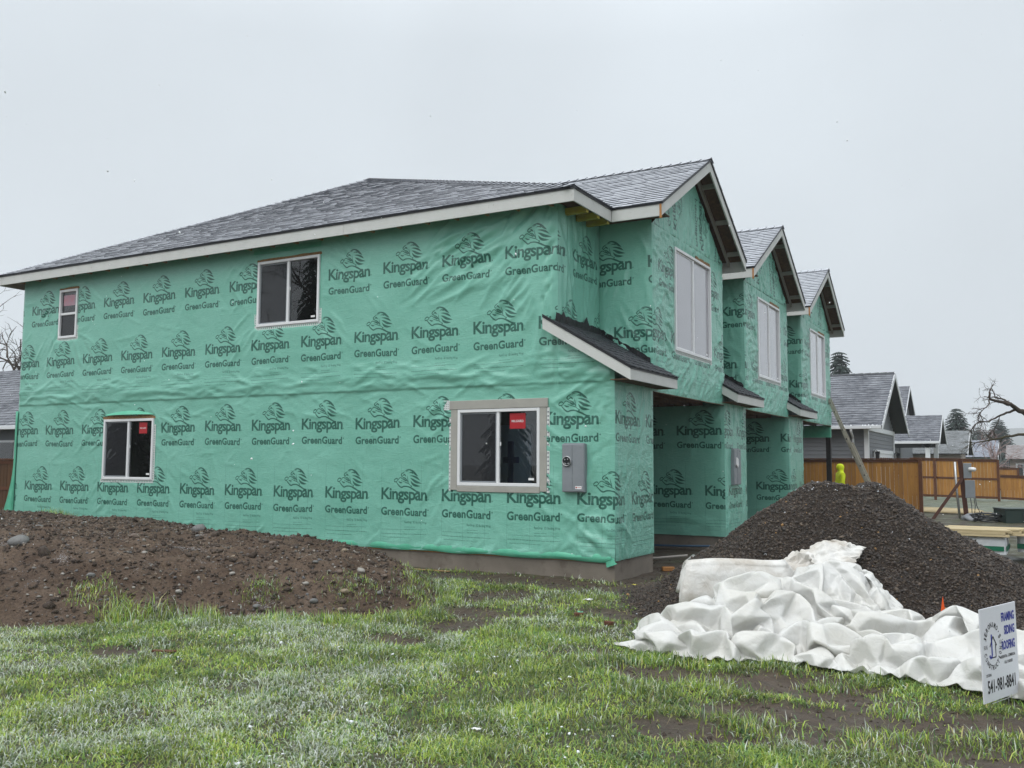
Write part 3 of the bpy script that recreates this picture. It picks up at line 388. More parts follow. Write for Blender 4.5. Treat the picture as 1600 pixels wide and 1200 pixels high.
CLOTH['wad'] = (36, 26, (2.946, -3.291, 0.145), (
[18,-6,12,-10,8,-4,-3,0,6,-9,15,-9,-5,6,-10,22,-22,10,-4,2,13,-23,14,-4,5,1,
27,-3,-4,9,-10,3,-1,8,1,1,-10,7,-2,14,0,-22,11,-2,2,1,-5,3,-7,15,-11,4,
45,-6,0,-4,3,-3,14,4,-2,-6,-2,2,-7,11,8,-2,-10,1,-2,0,-4,-1,4,6,1,-3,
57,-2,-5,-1,-3,3,1,10,5,-7,-2,4,-5,9,-6,7,2,-10,-6,0,0,7,2,-6,0,20,
73,-1,-6,-3,0,1,1,9,1,4,-4,-3,3,6,-5,-2,5,-10,-1,4,-2,9,-4,-3,-1,2,
85,-11,5,-6,5,4,-2,4,8,-1,-3,-4,2,-1,7,-3,-3,-12,18,-12,9,-2,-1,-7,3,-1,
101,-7,-3,-2,6,1,1,4,7,-1,-10,7,-5,5,-1,3,-12,0,3,17,-10,-3,-3,0,9,-1,
115,-11,4,1,-1,2,1,3,8,-6,-7,15,-10,1,2,-2,-6,-2,13,5,-9,-5,-1,7,1,3,
128,-8,2,0,2,-2,2,1,9,-14,9,10,-14,-1,4,1,-6,4,10,-4,-14,0,9,11,-15,11,
140,1,-10,4,1,-2,2,1,4,-9,13,5,-13,-2,3,2,-5,12,0,-11,-7,6,6,10,-15,10,
156,-1,-3,-1,-2,3,1,0,0,-4,16,-2,-10,-2,0,2,8,2,-3,-15,-1,15,-3,5,-2,-9,
172,-6,5,1,-7,5,-1,0,-2,-2,14,1,-10,-3,-1,6,3,6,-18,2,3,-2,-7,27,-10,0,
185,-6,6,2,-5,1,-1,0,-3,-1,12,5,-13,-2,0,8,-1,-10,10,-7,-3,-1,1,21,-6,-4,
205,-13,15,3,-6,-1,-1,0,-4,0,8,12,-18,1,3,3,-2,-10,9,1,-9,0,4,14,-4,-9,
213,-2,-1,0,11,-8,-4,2,-3,-2,4,17,-15,-3,1,7,-9,0,4,-8,4,-1,3,9,-8,6,
225,3,-8,6,0,-1,0,-1,-3,-1,-1,13,1,-13,4,5,-11,0,2,-1,4,-1,-2,11,-10,8,
242,-7,10,0,-8,-2,4,1,1,1,1,1,13,-19,5,2,-11,-1,-3,16,-5,-2,-3,8,2,-19,
260,-4,-6,7,1,1,2,-1,1,0,-2,4,-4,7,-6,-7,11,-15,6,10,-6,-5,2,3,-2,0,
270,5,-19,15,-2,1,0,-1,1,1,1,0,-6,7,-12,14,-6,-7,8,2,-11,12,-6,3,-6,4,
292,-8,3,6,0,-3,2,1,-1,-2,6,-1,-10,4,2,5,-5,-6,4,-1,6,1,-10,4,-2,2,
298,1,-1,-2,3,-2,0,3,-7,9,0,-1,-9,3,0,8,-8,0,-1,1,2,5,-11,-5,14,-5,
317,-5,6,1,-2,-3,6,-8,7,1,1,-1,-7,-1,-2,16,-17,3,1,9,-7,6,-9,-9,6,8,
325,5,-12,10,-4,7,-7,-2,6,2,-3,-1,-1,-9,2,15,-12,-9,11,9,-8,6,-6,-12,3,8,
348,-6,6,-8,18,-6,-10,11,-3,1,-4,1,1,-6,-2,1,4,-8,6,14,-5,0,-3,-13,2,3,
353,5,-15,15,3,-9,4,-1,-5,-5,5,4,6,-10,3,-13,12,-2,-3,7,10,-2,-15,-10,14,-8,
373,-8,5,13,-3,-8,4,-8,-8,7,10,1,0,-7,-5,-6,9,10,-4,-7,-2,22,-15,-6,2,-2,
381,2,-5,10,-1,-1,-14,-5,6,13,-3,-2,5,-10,2,-3,0,12,-6,-6,4,-1,11,-5,-8,3,
393,3,-1,7,-7,-15,1,10,3,2,-1,1,-4,-4,-3,10,-11,13,-1,-3,-6,4,3,6,-6,-19,
402,14,-10,-12,-4,7,7,-2,2,1,-1,-4,-3,-3,7,5,-13,12,-6,5,2,-12,9,4,-7,-2,
421,2,-8,-2,9,-1,3,-1,-1,-1,-2,-2,-4,6,4,-1,-9,9,-2,0,-3,3,7,-3,4,-12,
422,6,-10,2,4,1,-5,2,-1,0,0,-7,6,2,3,-6,-1,2,6,-12,10,-4,7,1,-14,-1,
436,3,-4,-4,6,-2,1,-3,3,-4,3,0,3,-3,3,-8,6,-6,12,-9,0,1,3,1,3,-7,
442,7,-15,8,-3,0,10,-11,3,4,-4,1,-3,2,3,-8,10,-11,6,2,1,-7,6,0,4,-3,
442,7,-8,5,-4,3,-5,0,4,-5,6,-7,5,-6,7,-5,5,-2,-2,-1,6,-7,3,2,6,-21,
463,0,6,-6,-4,6,2,-7,5,-3,-11,20,-10,-1,7,-12,13,-11,13,-13,8,0,-10,16,-8,-4,
468,7,-7,-2,3,-11,19,-13,2,10,-22,20,-8,-3,13,-18,14,-5,1,5,-17,22,-16,5,8,-8],
[47,3,4,-3,0,5,-9,7,-5,10,-6,-9,13,-3,-4,8,-8,3,-2,5,-4,-5,6,0,2,-4,
33,6,-7,10,-5,4,-2,3,-2,2,-1,2,4,-24,18,6,-11,3,0,1,-2,-1,-4,11,-5,-1,
39,-9,13,1,3,-6,6,0,4,-1,-1,1,2,-5,-3,-5,11,-7,0,1,1,-3,5,1,-3,-4,
25,8,2,-4,-5,-1,6,7,-2,-5,8,-3,-5,5,-3,-1,0,-4,3,2,3,1,-6,-3,9,-12,
31,2,10,-5,-2,-6,0,11,2,-1,1,-3,-7,10,-3,-2,1,5,0,-2,2,-10,0,6,6,-22,
19,1,6,1,-4,5,-3,6,-4,4,3,-3,-17,17,-1,3,2,-7,5,-1,-9,2,5,0,-7,3,
23,3,2,-8,8,1,4,5,-11,12,-3,-2,3,-5,1,4,1,-1,1,-9,1,8,-8,-2,-1,-5,
9,7,-8,11,4,-8,-5,14,-12,15,-3,-4,5,-3,4,-3,0,-2,1,-9,12,-13,0,2,-9,2,
15,-3,18,-16,18,-11,-8,14,-4,4,7,-8,3,0,5,-1,-5,3,-13,11,-9,-11,19,-10,8,-3,
0,18,-13,4,8,-14,-7,17,1,-7,11,-5,5,-6,6,2,-4,-9,4,0,-20,18,5,-12,19,-11,
16,-4,14,5,0,-20,8,16,-4,-12,12,2,1,-3,0,4,-3,-12,15,-28,20,-5,12,-8,9,-19,
6,15,1,-12,13,-29,20,11,-5,-13,14,1,3,-3,-1,4,-13,6,-1,-7,6,1,5,-13,14,-8,
20,-4,22,1,-14,-17,25,7,-10,-9,15,-2,4,-2,0,1,-8,3,2,-3,0,0,1,-11,12,-5,
9,11,7,-8,-4,-12,23,1,-10,-6,16,-9,7,1,2,-9,11,-10,1,1,-1,4,-11,2,-3,5,
24,-4,12,-6,9,0,1,3,-4,-4,13,-11,6,1,3,-8,4,3,-7,5,0,-4,-9,2,7,-22,
2,16,-17,7,4,3,0,2,-1,1,3,-2,-2,-2,9,-13,9,-1,2,0,-5,-9,4,-4,7,-13,
27,-4,7,4,6,1,1,0,0,-1,0,1,-6,9,-11,9,2,1,-2,-5,7,-21,17,-8,-12,-3,
12,12,-8,9,3,-1,-3,0,2,2,0,-7,2,9,-3,-4,5,0,-20,22,1,-15,8,-21,-1,17,
31,-6,17,2,0,-5,9,0,-1,-4,2,-10,8,8,-1,0,1,-26,19,9,-9,6,-4,-30,13,13,
20,4,12,-8,7,3,-3,-4,-2,11,-20,19,-7,9,-3,-2,-5,-8,18,-3,-4,0,-8,-25,31,-5,
39,-3,6,15,-5,-5,0,5,8,-13,-2,14,-6,7,-13,9,-9,4,7,0,-5,-5,-4,-13,16,-1,
28,12,-9,6,1,4,-5,11,-6,-14,15,4,-2,2,-5,-11,14,-4,4,-4,-1,0,1,-22,18,-7,
47,-5,21,-6,0,-5,3,9,-15,4,12,1,1,-6,3,-15,16,-5,-1,0,-4,8,0,-26,13,5,
43,9,7,-14,2,-1,14,-9,-7,13,5,-1,1,-1,-10,7,-14,11,6,-7,5,-13,14,-24,17,-9,
55,-2,1,11,-8,13,-1,-15,13,4,2,0,-2,2,-2,-14,14,-9,1,10,-10,4,-16,6,12,-12,
43,7,6,-11,-3,19,-17,11,0,4,1,-2,1,-7,-1,-1,9,-8,7,-4,-1,-2,9,-17,0,6,
63,-5,18,-23,17,0,5,-2,4,-5,2,1,2,-7,9,-1,-5,5,-6,5,-5,-9,17,-3,-21,-1,
72,-5,4,0,11,-2,1,6,-4,-2,-3,0,8,1,-1,-3,-3,5,2,0,-8,-7,-4,20,3,-27,
81,-12,13,5,1,5,-4,-3,1,2,2,4,-1,-1,1,-4,-5,7,3,0,0,-5,-16,2,16,-4,
84,2,-5,13,-8,9,-12,7,3,0,3,0,-2,1,-2,1,-8,7,0,4,-2,4,-1,-23,-6,18,
101,-5,7,6,-8,6,-2,3,0,2,1,-1,0,0,-3,3,-5,2,2,-1,4,-2,6,-3,-22,7,
111,0,5,-1,-1,2,-4,8,-3,0,-1,2,1,-2,0,1,-1,-2,0,4,-3,2,1,-3,4,4,
122,-4,12,-1,1,-2,-7,4,4,-5,3,-2,3,-1,-1,2,1,-4,1,0,1,0,-1,1,5,-2,
140,-3,7,0,-3,2,0,1,-2,1,-2,5,-1,1,-2,-1,4,-4,0,1,-1,0,1,0,2,-3,
142,0,0,5,1,-2,-5,5,-3,9,-8,-4,6,-2,1,3,-5,3,-1,0,0,-1,2,-3,8,-9,
147,-8,16,-5,3,-1,-5,3,-2,9,-11,2,1,1,-3,8,-9,6,-2,-1,2,-6,6,-2,-2,4],
[7,8,-5,-3,10,-24,29,-17,8,-3,-17,32,-21,9,1,-26,38,-17,-1,3,-21,33,-17,9,-13,-5,
14,-3,8,1,-3,-10,11,3,-1,-3,-3,3,-4,7,-2,2,-1,-3,-4,2,2,0,-1,0,1,-3,
7,9,-2,-2,-8,10,-6,-2,1,6,0,-3,-1,4,1,-2,1,-7,0,1,4,3,-10,0,1,-1,
15,5,-4,5,2,0,0,-9,-1,4,1,2,4,-9,10,-2,4,-22,10,1,2,-9,0,4,5,-20,
6,17,-12,1,3,2,-1,-10,0,-5,10,-3,8,-8,5,6,-18,3,2,6,-11,-1,3,5,-5,5,
15,5,6,-5,7,0,-2,-7,-16,5,11,6,2,-3,-10,-2,7,-1,-3,6,-15,7,-3,7,-6,5,
5,14,-2,-1,3,-1,0,-9,-18,10,9,-7,10,6,-1,-16,2,7,-4,-5,-5,0,9,-1,-2,-8,
13,6,7,0,-5,9,0,-10,-23,20,3,-16,17,0,-1,1,-6,8,-19,-4,8,18,-16,2,-4,2,
4,19,-12,12,-15,13,2,-6,-28,27,-11,-12,21,3,-7,-2,4,-9,-16,8,21,-10,2,-11,-4,8,
18,9,1,0,0,9,0,-7,-23,28,-21,-6,19,6,-7,-4,3,-24,3,23,-4,-5,-9,-4,21,-21,
5,24,-9,-3,-2,9,0,-13,-8,19,-26,3,15,4,0,-5,-20,-6,14,17,-6,-26,12,8,-1,5,
22,12,1,5,-8,6,2,-18,9,9,-25,-1,16,5,0,-10,-21,7,16,10,-25,3,7,-15,25,-14,
6,34,-18,3,-15,13,-2,-13,13,4,-24,-5,19,4,-1,-22,-8,28,-14,13,-23,5,21,-23,2,-3,
26,11,3,1,2,-1,-6,0,8,2,-21,-12,25,0,-11,-18,15,15,-25,3,-5,18,15,-28,-5,14,
6,30,-17,7,-3,-1,-1,-1,3,1,-14,-17,17,9,-18,-7,19,-8,-15,10,-1,13,11,-30,1,10,
24,13,2,6,-2,-2,0,-1,-1,-1,-4,-19,0,25,-21,-6,14,-8,0,-4,-6,31,-1,-35,14,-13,
6,28,-13,4,-3,-1,1,-1,1,1,0,-10,-20,20,-10,-11,7,1,6,-9,2,27,-9,-30,6,11,
25,14,-8,10,-2,2,2,0,-1,-2,-1,6,-25,9,-12,3,-7,9,-17,18,1,18,-9,-20,-4,16,
5,31,-24,8,2,2,-4,-2,2,3,-3,3,-31,15,-6,14,-17,-10,9,8,2,4,-4,-18,11,-12,
22,10,2,6,-2,-5,5,3,1,-14,15,-12,-25,16,4,9,-28,-2,12,5,7,6,-28,10,3,-1,
4,26,-12,-2,4,4,-1,-3,-13,14,1,-10,-22,14,9,3,-28,0,8,12,-8,22,-24,-6,7,9,
23,8,4,6,0,-3,1,-15,11,8,-7,-7,-12,3,6,16,-23,-7,2,-4,8,20,-17,-10,13,-21,
3,28,-16,2,1,3,-10,-5,16,-1,-11,-2,-1,-13,8,18,-10,-14,6,-7,-1,4,8,-10,1,8,
20,12,-1,2,1,1,-18,19,3,-9,-6,-1,1,-5,1,8,0,-16,5,10,-3,-12,1,1,0,6,
2,25,-12,1,0,-14,10,8,-9,-7,2,-1,2,-4,5,3,-6,-2,-11,11,10,-6,-21,11,5,-26,
14,8,4,1,-3,-8,15,-9,-7,1,4,0,0,8,-1,-3,-5,-18,4,17,-13,6,-5,-2,1,9,
0,21,-14,-1,3,6,-11,-3,1,12,-1,-1,-3,4,-7,-2,2,-5,-13,5,4,-6,8,2,-6,9,
17,0,4,6,0,-8,-1,6,3,4,0,0,-7,-4,-1,8,-11,5,-4,-4,-8,8,-1,8,-9,-13,
2,10,-2,-4,-3,7,1,5,-3,1,-2,-5,-3,-1,5,3,-11,8,-9,2,-1,-6,5,3,-7,12,
12,10,-6,-1,3,-3,9,-3,-1,-2,-1,-2,-3,4,4,-2,-8,6,-4,-2,-1,-2,6,2,-5,0,
4,17,-13,0,0,4,-4,3,-2,-1,1,-6,5,2,2,-7,-2,4,2,-11,7,-2,1,1,-8,-12,
21,4,1,-11,12,-1,-1,0,0,-3,1,2,2,-2,2,-7,3,-3,8,-8,2,-2,1,5,-10,3,
6,14,-11,7,-11,4,2,-8,6,1,-3,2,-2,4,-2,-4,5,-7,6,-1,2,-7,4,1,0,-4,
24,1,3,-4,3,1,-8,3,6,-11,16,-11,4,-3,6,-8,4,-1,2,-4,5,-7,4,1,2,-22,
9,8,-4,1,-7,3,4,-8,9,-5,-6,11,-2,-4,-1,0,4,-4,8,-12,4,10,-17,16,-10,-2,
9,7,-3,-2,-4,-5,16,-8,2,-1,-12,21,-9,-5,6,-11,19,-10,0,-2,-6,17,-12,9,-8,-1],
))
CLOTH['back'] = (31, 23, (2.45, -2.961, 0.178), (
[0,3,2,-2,2,2,-10,9,2,-8,13,-11,1,1,0,6,-14,12,-2,-7,15,-13,5,
18,3,0,-3,3,3,-2,2,-7,14,-12,3,5,-8,4,-4,5,0,-2,-1,2,0,-2,
30,1,0,7,-3,-2,3,-5,2,4,-2,3,-4,-3,2,0,7,-14,14,-10,9,-2,-8,
44,1,5,-2,-1,2,-3,3,2,-4,0,2,-4,3,0,1,-12,14,3,-2,-1,-4,3,
60,3,0,-2,6,-5,5,-4,1,3,-10,2,7,-3,-5,3,8,0,1,-7,3,-1,-3,
75,4,-3,2,2,1,0,-5,5,-9,4,-2,4,-1,1,2,5,-2,-1,-2,4,-7,-1,
90,3,1,2,-3,1,-2,-1,0,-1,1,1,2,1,-4,8,-1,1,-6,4,-9,6,3,
101,7,1,-8,6,-3,-2,-2,-1,6,-3,2,1,-1,0,9,-4,-3,-1,-2,0,3,-8,
120,3,-1,0,8,-11,-4,8,1,-4,6,-2,-3,0,9,-3,-3,-1,-5,9,4,-12,4,
134,0,7,-1,-9,5,-2,5,-5,4,3,-6,-3,6,0,0,2,-1,-1,4,-4,-2,4,
150,6,-5,1,-6,6,3,-2,-3,4,1,-5,4,-1,0,-1,6,-4,1,-1,11,-24,7,
174,-10,7,4,6,-1,-3,-1,1,-1,-1,4,-3,0,0,6,-2,-3,-10,15,-5,6,-12,
178,2,-7,11,0,-4,0,1,0,-1,2,-5,4,0,0,-2,3,-7,4,-2,11,3,-6,
189,-8,22,-9,-3,-2,5,-4,3,0,-3,0,0,1,-1,-4,4,2,-2,3,8,-2,-15,
206,-3,6,8,-11,3,0,-1,2,-3,-1,1,0,-2,3,-3,1,4,0,4,0,-6,-4,
220,2,-2,10,-8,0,-2,3,-1,1,-3,3,-6,3,2,-2,3,-1,2,1,0,8,-12,
234,3,3,-6,4,-3,1,1,-2,-1,4,-7,2,3,-1,2,2,-4,5,-3,3,-4,-7,
256,-4,4,15,-25,15,-2,0,-3,0,-1,0,-2,8,1,-6,1,7,-6,6,-7,3,-9,
262,4,-5,8,-3,-1,-3,3,-4,1,-3,3,3,0,1,-5,5,0,0,-4,13,-18,13,
280,4,-7,10,-3,-3,-2,4,-4,-4,10,-3,-2,2,0,0,3,-2,2,-5,7,-6,-5,
290,0,4,1,-4,2,3,-12,8,1,-7,10,-4,0,0,2,-2,2,-3,9,-9,-2,-1,
309,-3,9,-6,4,-3,-4,7,-5,3,2,0,-3,3,-2,-1,-1,2,2,0,7,-18,11,
321,-1,1,5,-1,-4,0,2,2,-1,1,-5,3,0,0,0,-1,3,0,2,-2,-12,8,
342,-9,12,2,-3,-1,2,1,-2,1,-3,3,-2,1,-1,1,1,0,3,-2,-6,11,-11,
351,-1,6,-3,-1,4,-2,-1,0,-1,0,2,-2,2,-1,0,1,0,-4,11,-11,4,-10,
371,-10,15,6,-10,-2,6,-3,-1,1,1,-2,2,0,-1,0,0,0,0,0,1,-6,0,
381,6,-8,4,8,-10,1,2,-1,1,-1,1,-4,2,0,0,-1,5,-5,6,-7,-1,2,
406,1,-2,10,-9,1,1,-1,2,-4,5,-4,0,-1,2,1,-2,-1,4,3,-7,0,1,
411,7,3,-9,0,2,1,-2,-5,6,-4,5,-3,-1,0,-2,2,3,0,-4,1,4,-3,
440,-1,2,11,-18,8,0,-2,4,1,-8,2,3,2,-5,1,-2,0,8,-5,-4,10,-9,
433,15,-13,-3,9,-24,34,-21,2,12,-28,31,-11,-6,4,-8,17,-14,10,-5,-7,18,-11],
[4,1,14,-12,10,1,0,-5,-2,0,3,-8,13,-4,-4,4,-6,7,-3,0,3,-6,2,
0,13,-4,4,3,-7,-4,5,-6,3,4,4,-3,-5,1,-3,4,5,-5,0,-2,3,-4,
17,12,0,-5,-2,-1,6,-2,3,3,-3,-1,0,-6,1,6,-1,0,-1,0,-2,3,-5,
30,6,-2,0,0,9,-4,4,0,-3,-3,3,-5,2,5,-1,-6,8,-5,-1,1,4,1,
30,1,8,5,-8,6,-2,1,-2,5,-13,2,11,-8,2,4,-1,-3,2,-1,1,8,-21,
29,13,-5,2,-5,8,0,-4,4,-10,2,0,2,5,-2,3,-3,-2,-1,4,-1,5,-12,
44,4,1,3,7,-6,7,-14,3,0,2,3,2,0,0,-5,-2,5,4,-6,7,5,-20,
49,9,-6,12,-4,3,-12,-3,1,13,-1,3,-5,-1,1,-1,0,2,-1,5,-4,0,-10,
57,1,13,0,-7,-9,0,14,0,0,1,-3,-1,-3,6,-3,2,2,0,-2,0,-5,-1,
60,10,-1,-6,-7,11,8,-3,-1,-2,3,-4,-5,10,-3,4,-3,4,-5,-5,8,3,-13,
70,3,-8,13,6,-3,0,-4,-2,4,5,-10,9,-1,4,-6,-2,1,2,1,-3,9,-13,
64,13,-4,-5,9,-5,-3,4,-2,4,-5,7,-1,-2,1,1,-1,0,1,2,-1,-1,-5,
88,-11,24,-6,5,-4,-6,9,-3,2,3,-4,0,3,0,-1,3,-1,0,0,-5,-2,-1,
85,-1,17,-12,8,-8,-2,10,1,-1,-2,-1,3,-2,1,3,-4,4,-5,-2,-3,10,-9,
105,-8,14,7,-9,0,3,5,1,-1,-1,1,0,0,-2,0,-1,-2,2,-1,5,-6,-1,
100,0,14,-8,2,-1,5,-1,-2,5,-2,-1,4,-6,-3,0,1,-1,5,-1,2,1,-6,
123,-13,20,4,3,-8,9,-6,0,5,-2,-5,-4,5,-2,1,4,0,-2,2,-1,2,-6,
116,2,14,-11,10,-5,-2,5,-4,-2,4,-9,-2,11,-3,3,2,-3,-2,5,-3,7,-18,
140,-12,26,-6,3,2,-1,-3,3,-12,1,1,11,-5,5,-3,0,0,0,0,3,0,-6,
130,8,9,-11,10,-9,5,-2,-11,-3,12,3,3,-6,2,0,3,-3,0,1,7,-16,4,
157,-5,17,4,-12,8,-7,-13,9,11,-1,0,-1,-2,2,3,-1,-2,4,-7,5,-2,-4,
150,13,-3,-1,1,-12,-7,17,5,-1,-3,-1,-1,5,-1,-1,0,4,-3,1,-1,-3,-3,
170,-14,25,1,-12,-4,17,0,-4,-2,1,-4,5,2,1,2,-1,-1,-1,-3,5,-15,11,
156,12,-16,10,1,5,-4,-1,-1,0,0,5,1,0,0,1,-1,0,0,-6,3,4,-10,
183,-16,16,9,4,-7,-2,2,1,2,2,-1,1,0,0,0,1,-2,-5,6,-2,2,-3,
172,-4,18,-11,8,-6,1,0,3,0,0,3,-2,-2,1,3,-5,5,-2,1,-4,3,-12,
197,-22,30,0,5,-8,0,3,2,-2,1,-1,5,-3,0,-1,1,-3,6,-8,5,-5,1,
182,2,12,-11,6,-3,3,-3,3,2,-3,2,2,-4,0,3,-3,-1,2,1,-5,3,-1,
210,-8,7,16,-7,-6,5,4,-2,-1,3,-4,1,-2,5,-2,-2,-1,3,-1,-3,4,-4,
202,8,0,-6,10,-1,-5,7,-6,-5,13,-11,0,3,-2,5,0,-3,-1,1,2,-4,-1,
220,-12,26,-8,3,9,-23,15,-4,-1,14,-17,2,4,0,5,-9,5,-8,11,-3,-8,5],
[0,9,-10,8,-9,4,5,-4,1,6,-15,16,-9,3,7,-18,20,-11,1,5,-10,11,-10,
8,3,1,3,-12,8,1,3,6,-19,9,5,-5,4,-6,13,-12,1,7,-7,11,-9,0,
5,5,2,-5,-1,6,0,1,1,-14,5,6,5,-6,-4,8,-4,5,-9,11,-13,13,-8,
11,3,-1,1,12,-11,8,-18,12,-4,5,3,-3,-5,2,3,6,-8,-1,-10,19,-6,-16,
11,4,0,2,8,-4,-11,3,2,-2,13,0,-10,-5,6,5,-8,1,-5,6,0,3,-2,
20,-2,14,-3,0,-11,2,12,-8,10,-1,-1,-11,4,-1,-1,-1,5,-8,2,5,2,-1,
18,14,-8,2,-11,14,-11,13,0,0,-5,1,-9,-1,-2,12,-5,-1,-2,11,-4,-3,-20,
24,9,1,-9,4,3,5,0,2,-13,-2,0,-1,11,1,-19,18,-3,-3,3,2,-7,3,
26,17,-7,-11,9,4,1,-7,-2,-7,6,-1,11,-1,-14,8,3,-2,0,-8,4,1,2,
42,-1,10,-1,6,-1,-9,3,-17,21,-7,5,5,-8,1,-8,12,-7,-1,0,1,1,-22,
34,15,-6,5,-10,-2,6,-10,17,-6,-4,9,-10,-1,-3,11,-7,0,-9,13,-4,1,-3,
52,2,6,-3,2,3,-6,7,-3,3,-7,3,-4,5,1,-15,12,-1,1,2,-7,3,-1,
45,22,-13,-5,-1,6,4,-5,-1,-3,-3,11,-4,0,-6,1,2,0,-2,2,-3,3,-23,
70,6,-2,7,-4,0,7,-12,0,2,5,2,-5,4,-7,3,0,-6,-4,2,11,-6,0,
57,23,-11,-6,2,2,-2,-3,-5,9,-3,-1,0,-1,7,-3,2,-21,4,20,-13,12,-7,
83,8,-5,8,-5,1,0,0,4,-12,5,4,-7,11,0,-1,-24,12,5,0,7,-11,-14,
68,30,-22,-5,1,8,-10,7,-5,3,-2,6,-2,1,-7,-12,7,11,-4,2,-7,7,-2,
97,4,4,1,-6,5,2,-8,4,6,-2,-4,9,-23,2,12,-2,-3,9,-8,9,-5,-5,
78,30,-25,7,-6,-2,5,-2,-1,7,-4,3,-15,0,2,11,-8,1,-2,12,-15,13,-37,
106,10,-6,10,-13,12,-5,-2,5,0,-2,-12,0,4,8,-8,0,6,-5,6,2,-16,10,
89,30,-16,-6,5,-6,-4,4,3,-5,-12,12,-3,8,-7,1,3,-4,2,-4,9,-13,7,
116,10,6,-8,-6,1,6,-1,-9,1,7,4,-4,-4,5,0,1,-6,-9,13,-11,13,-36,
98,31,-23,-3,-1,5,-6,1,3,1,0,4,-4,1,-3,-5,-2,4,0,-6,6,5,-8,
123,6,-1,-2,3,2,0,1,0,0,3,-5,-3,-1,-1,0,2,0,-3,2,-6,7,-3,
108,22,-15,1,-4,5,0,0,-1,-2,-2,3,-4,3,-2,1,-7,5,-4,7,-9,12,-31,
130,8,-6,8,-4,0,2,-2,-2,1,4,-6,3,3,-4,-8,5,-5,5,2,3,-10,6,
117,22,-14,-1,-5,3,1,1,-2,4,-5,3,-5,3,-4,4,-3,6,-6,-9,8,5,-3,
135,7,-1,1,-5,8,-6,0,3,-6,7,-6,0,2,-2,1,0,-1,1,3,-4,-6,-2,
122,21,-13,-5,4,-1,-2,0,-3,5,-2,1,-2,-1,-1,-1,3,3,-4,-2,1,4,-3,
140,6,-4,6,-6,3,-1,-2,5,1,-13,10,0,-3,1,0,-5,6,2,-5,1,2,-6,
124,22,-20,1,7,-27,38,-15,-5,6,-23,35,-11,-13,10,-13,21,-10,1,-3,-3,10,-7],
))
def cloth_points(n):
    nu, nv, lo, s = CLOTH[n]
    e = np.stack([np.array(p).reshape(nu, nv) for p in s], -1)
    d = e.copy()
    d[:, 1:] = np.cumsum(e[:, 1:], 1)
    return np.cumsum(d, 1) * .003 + np.array(lo)

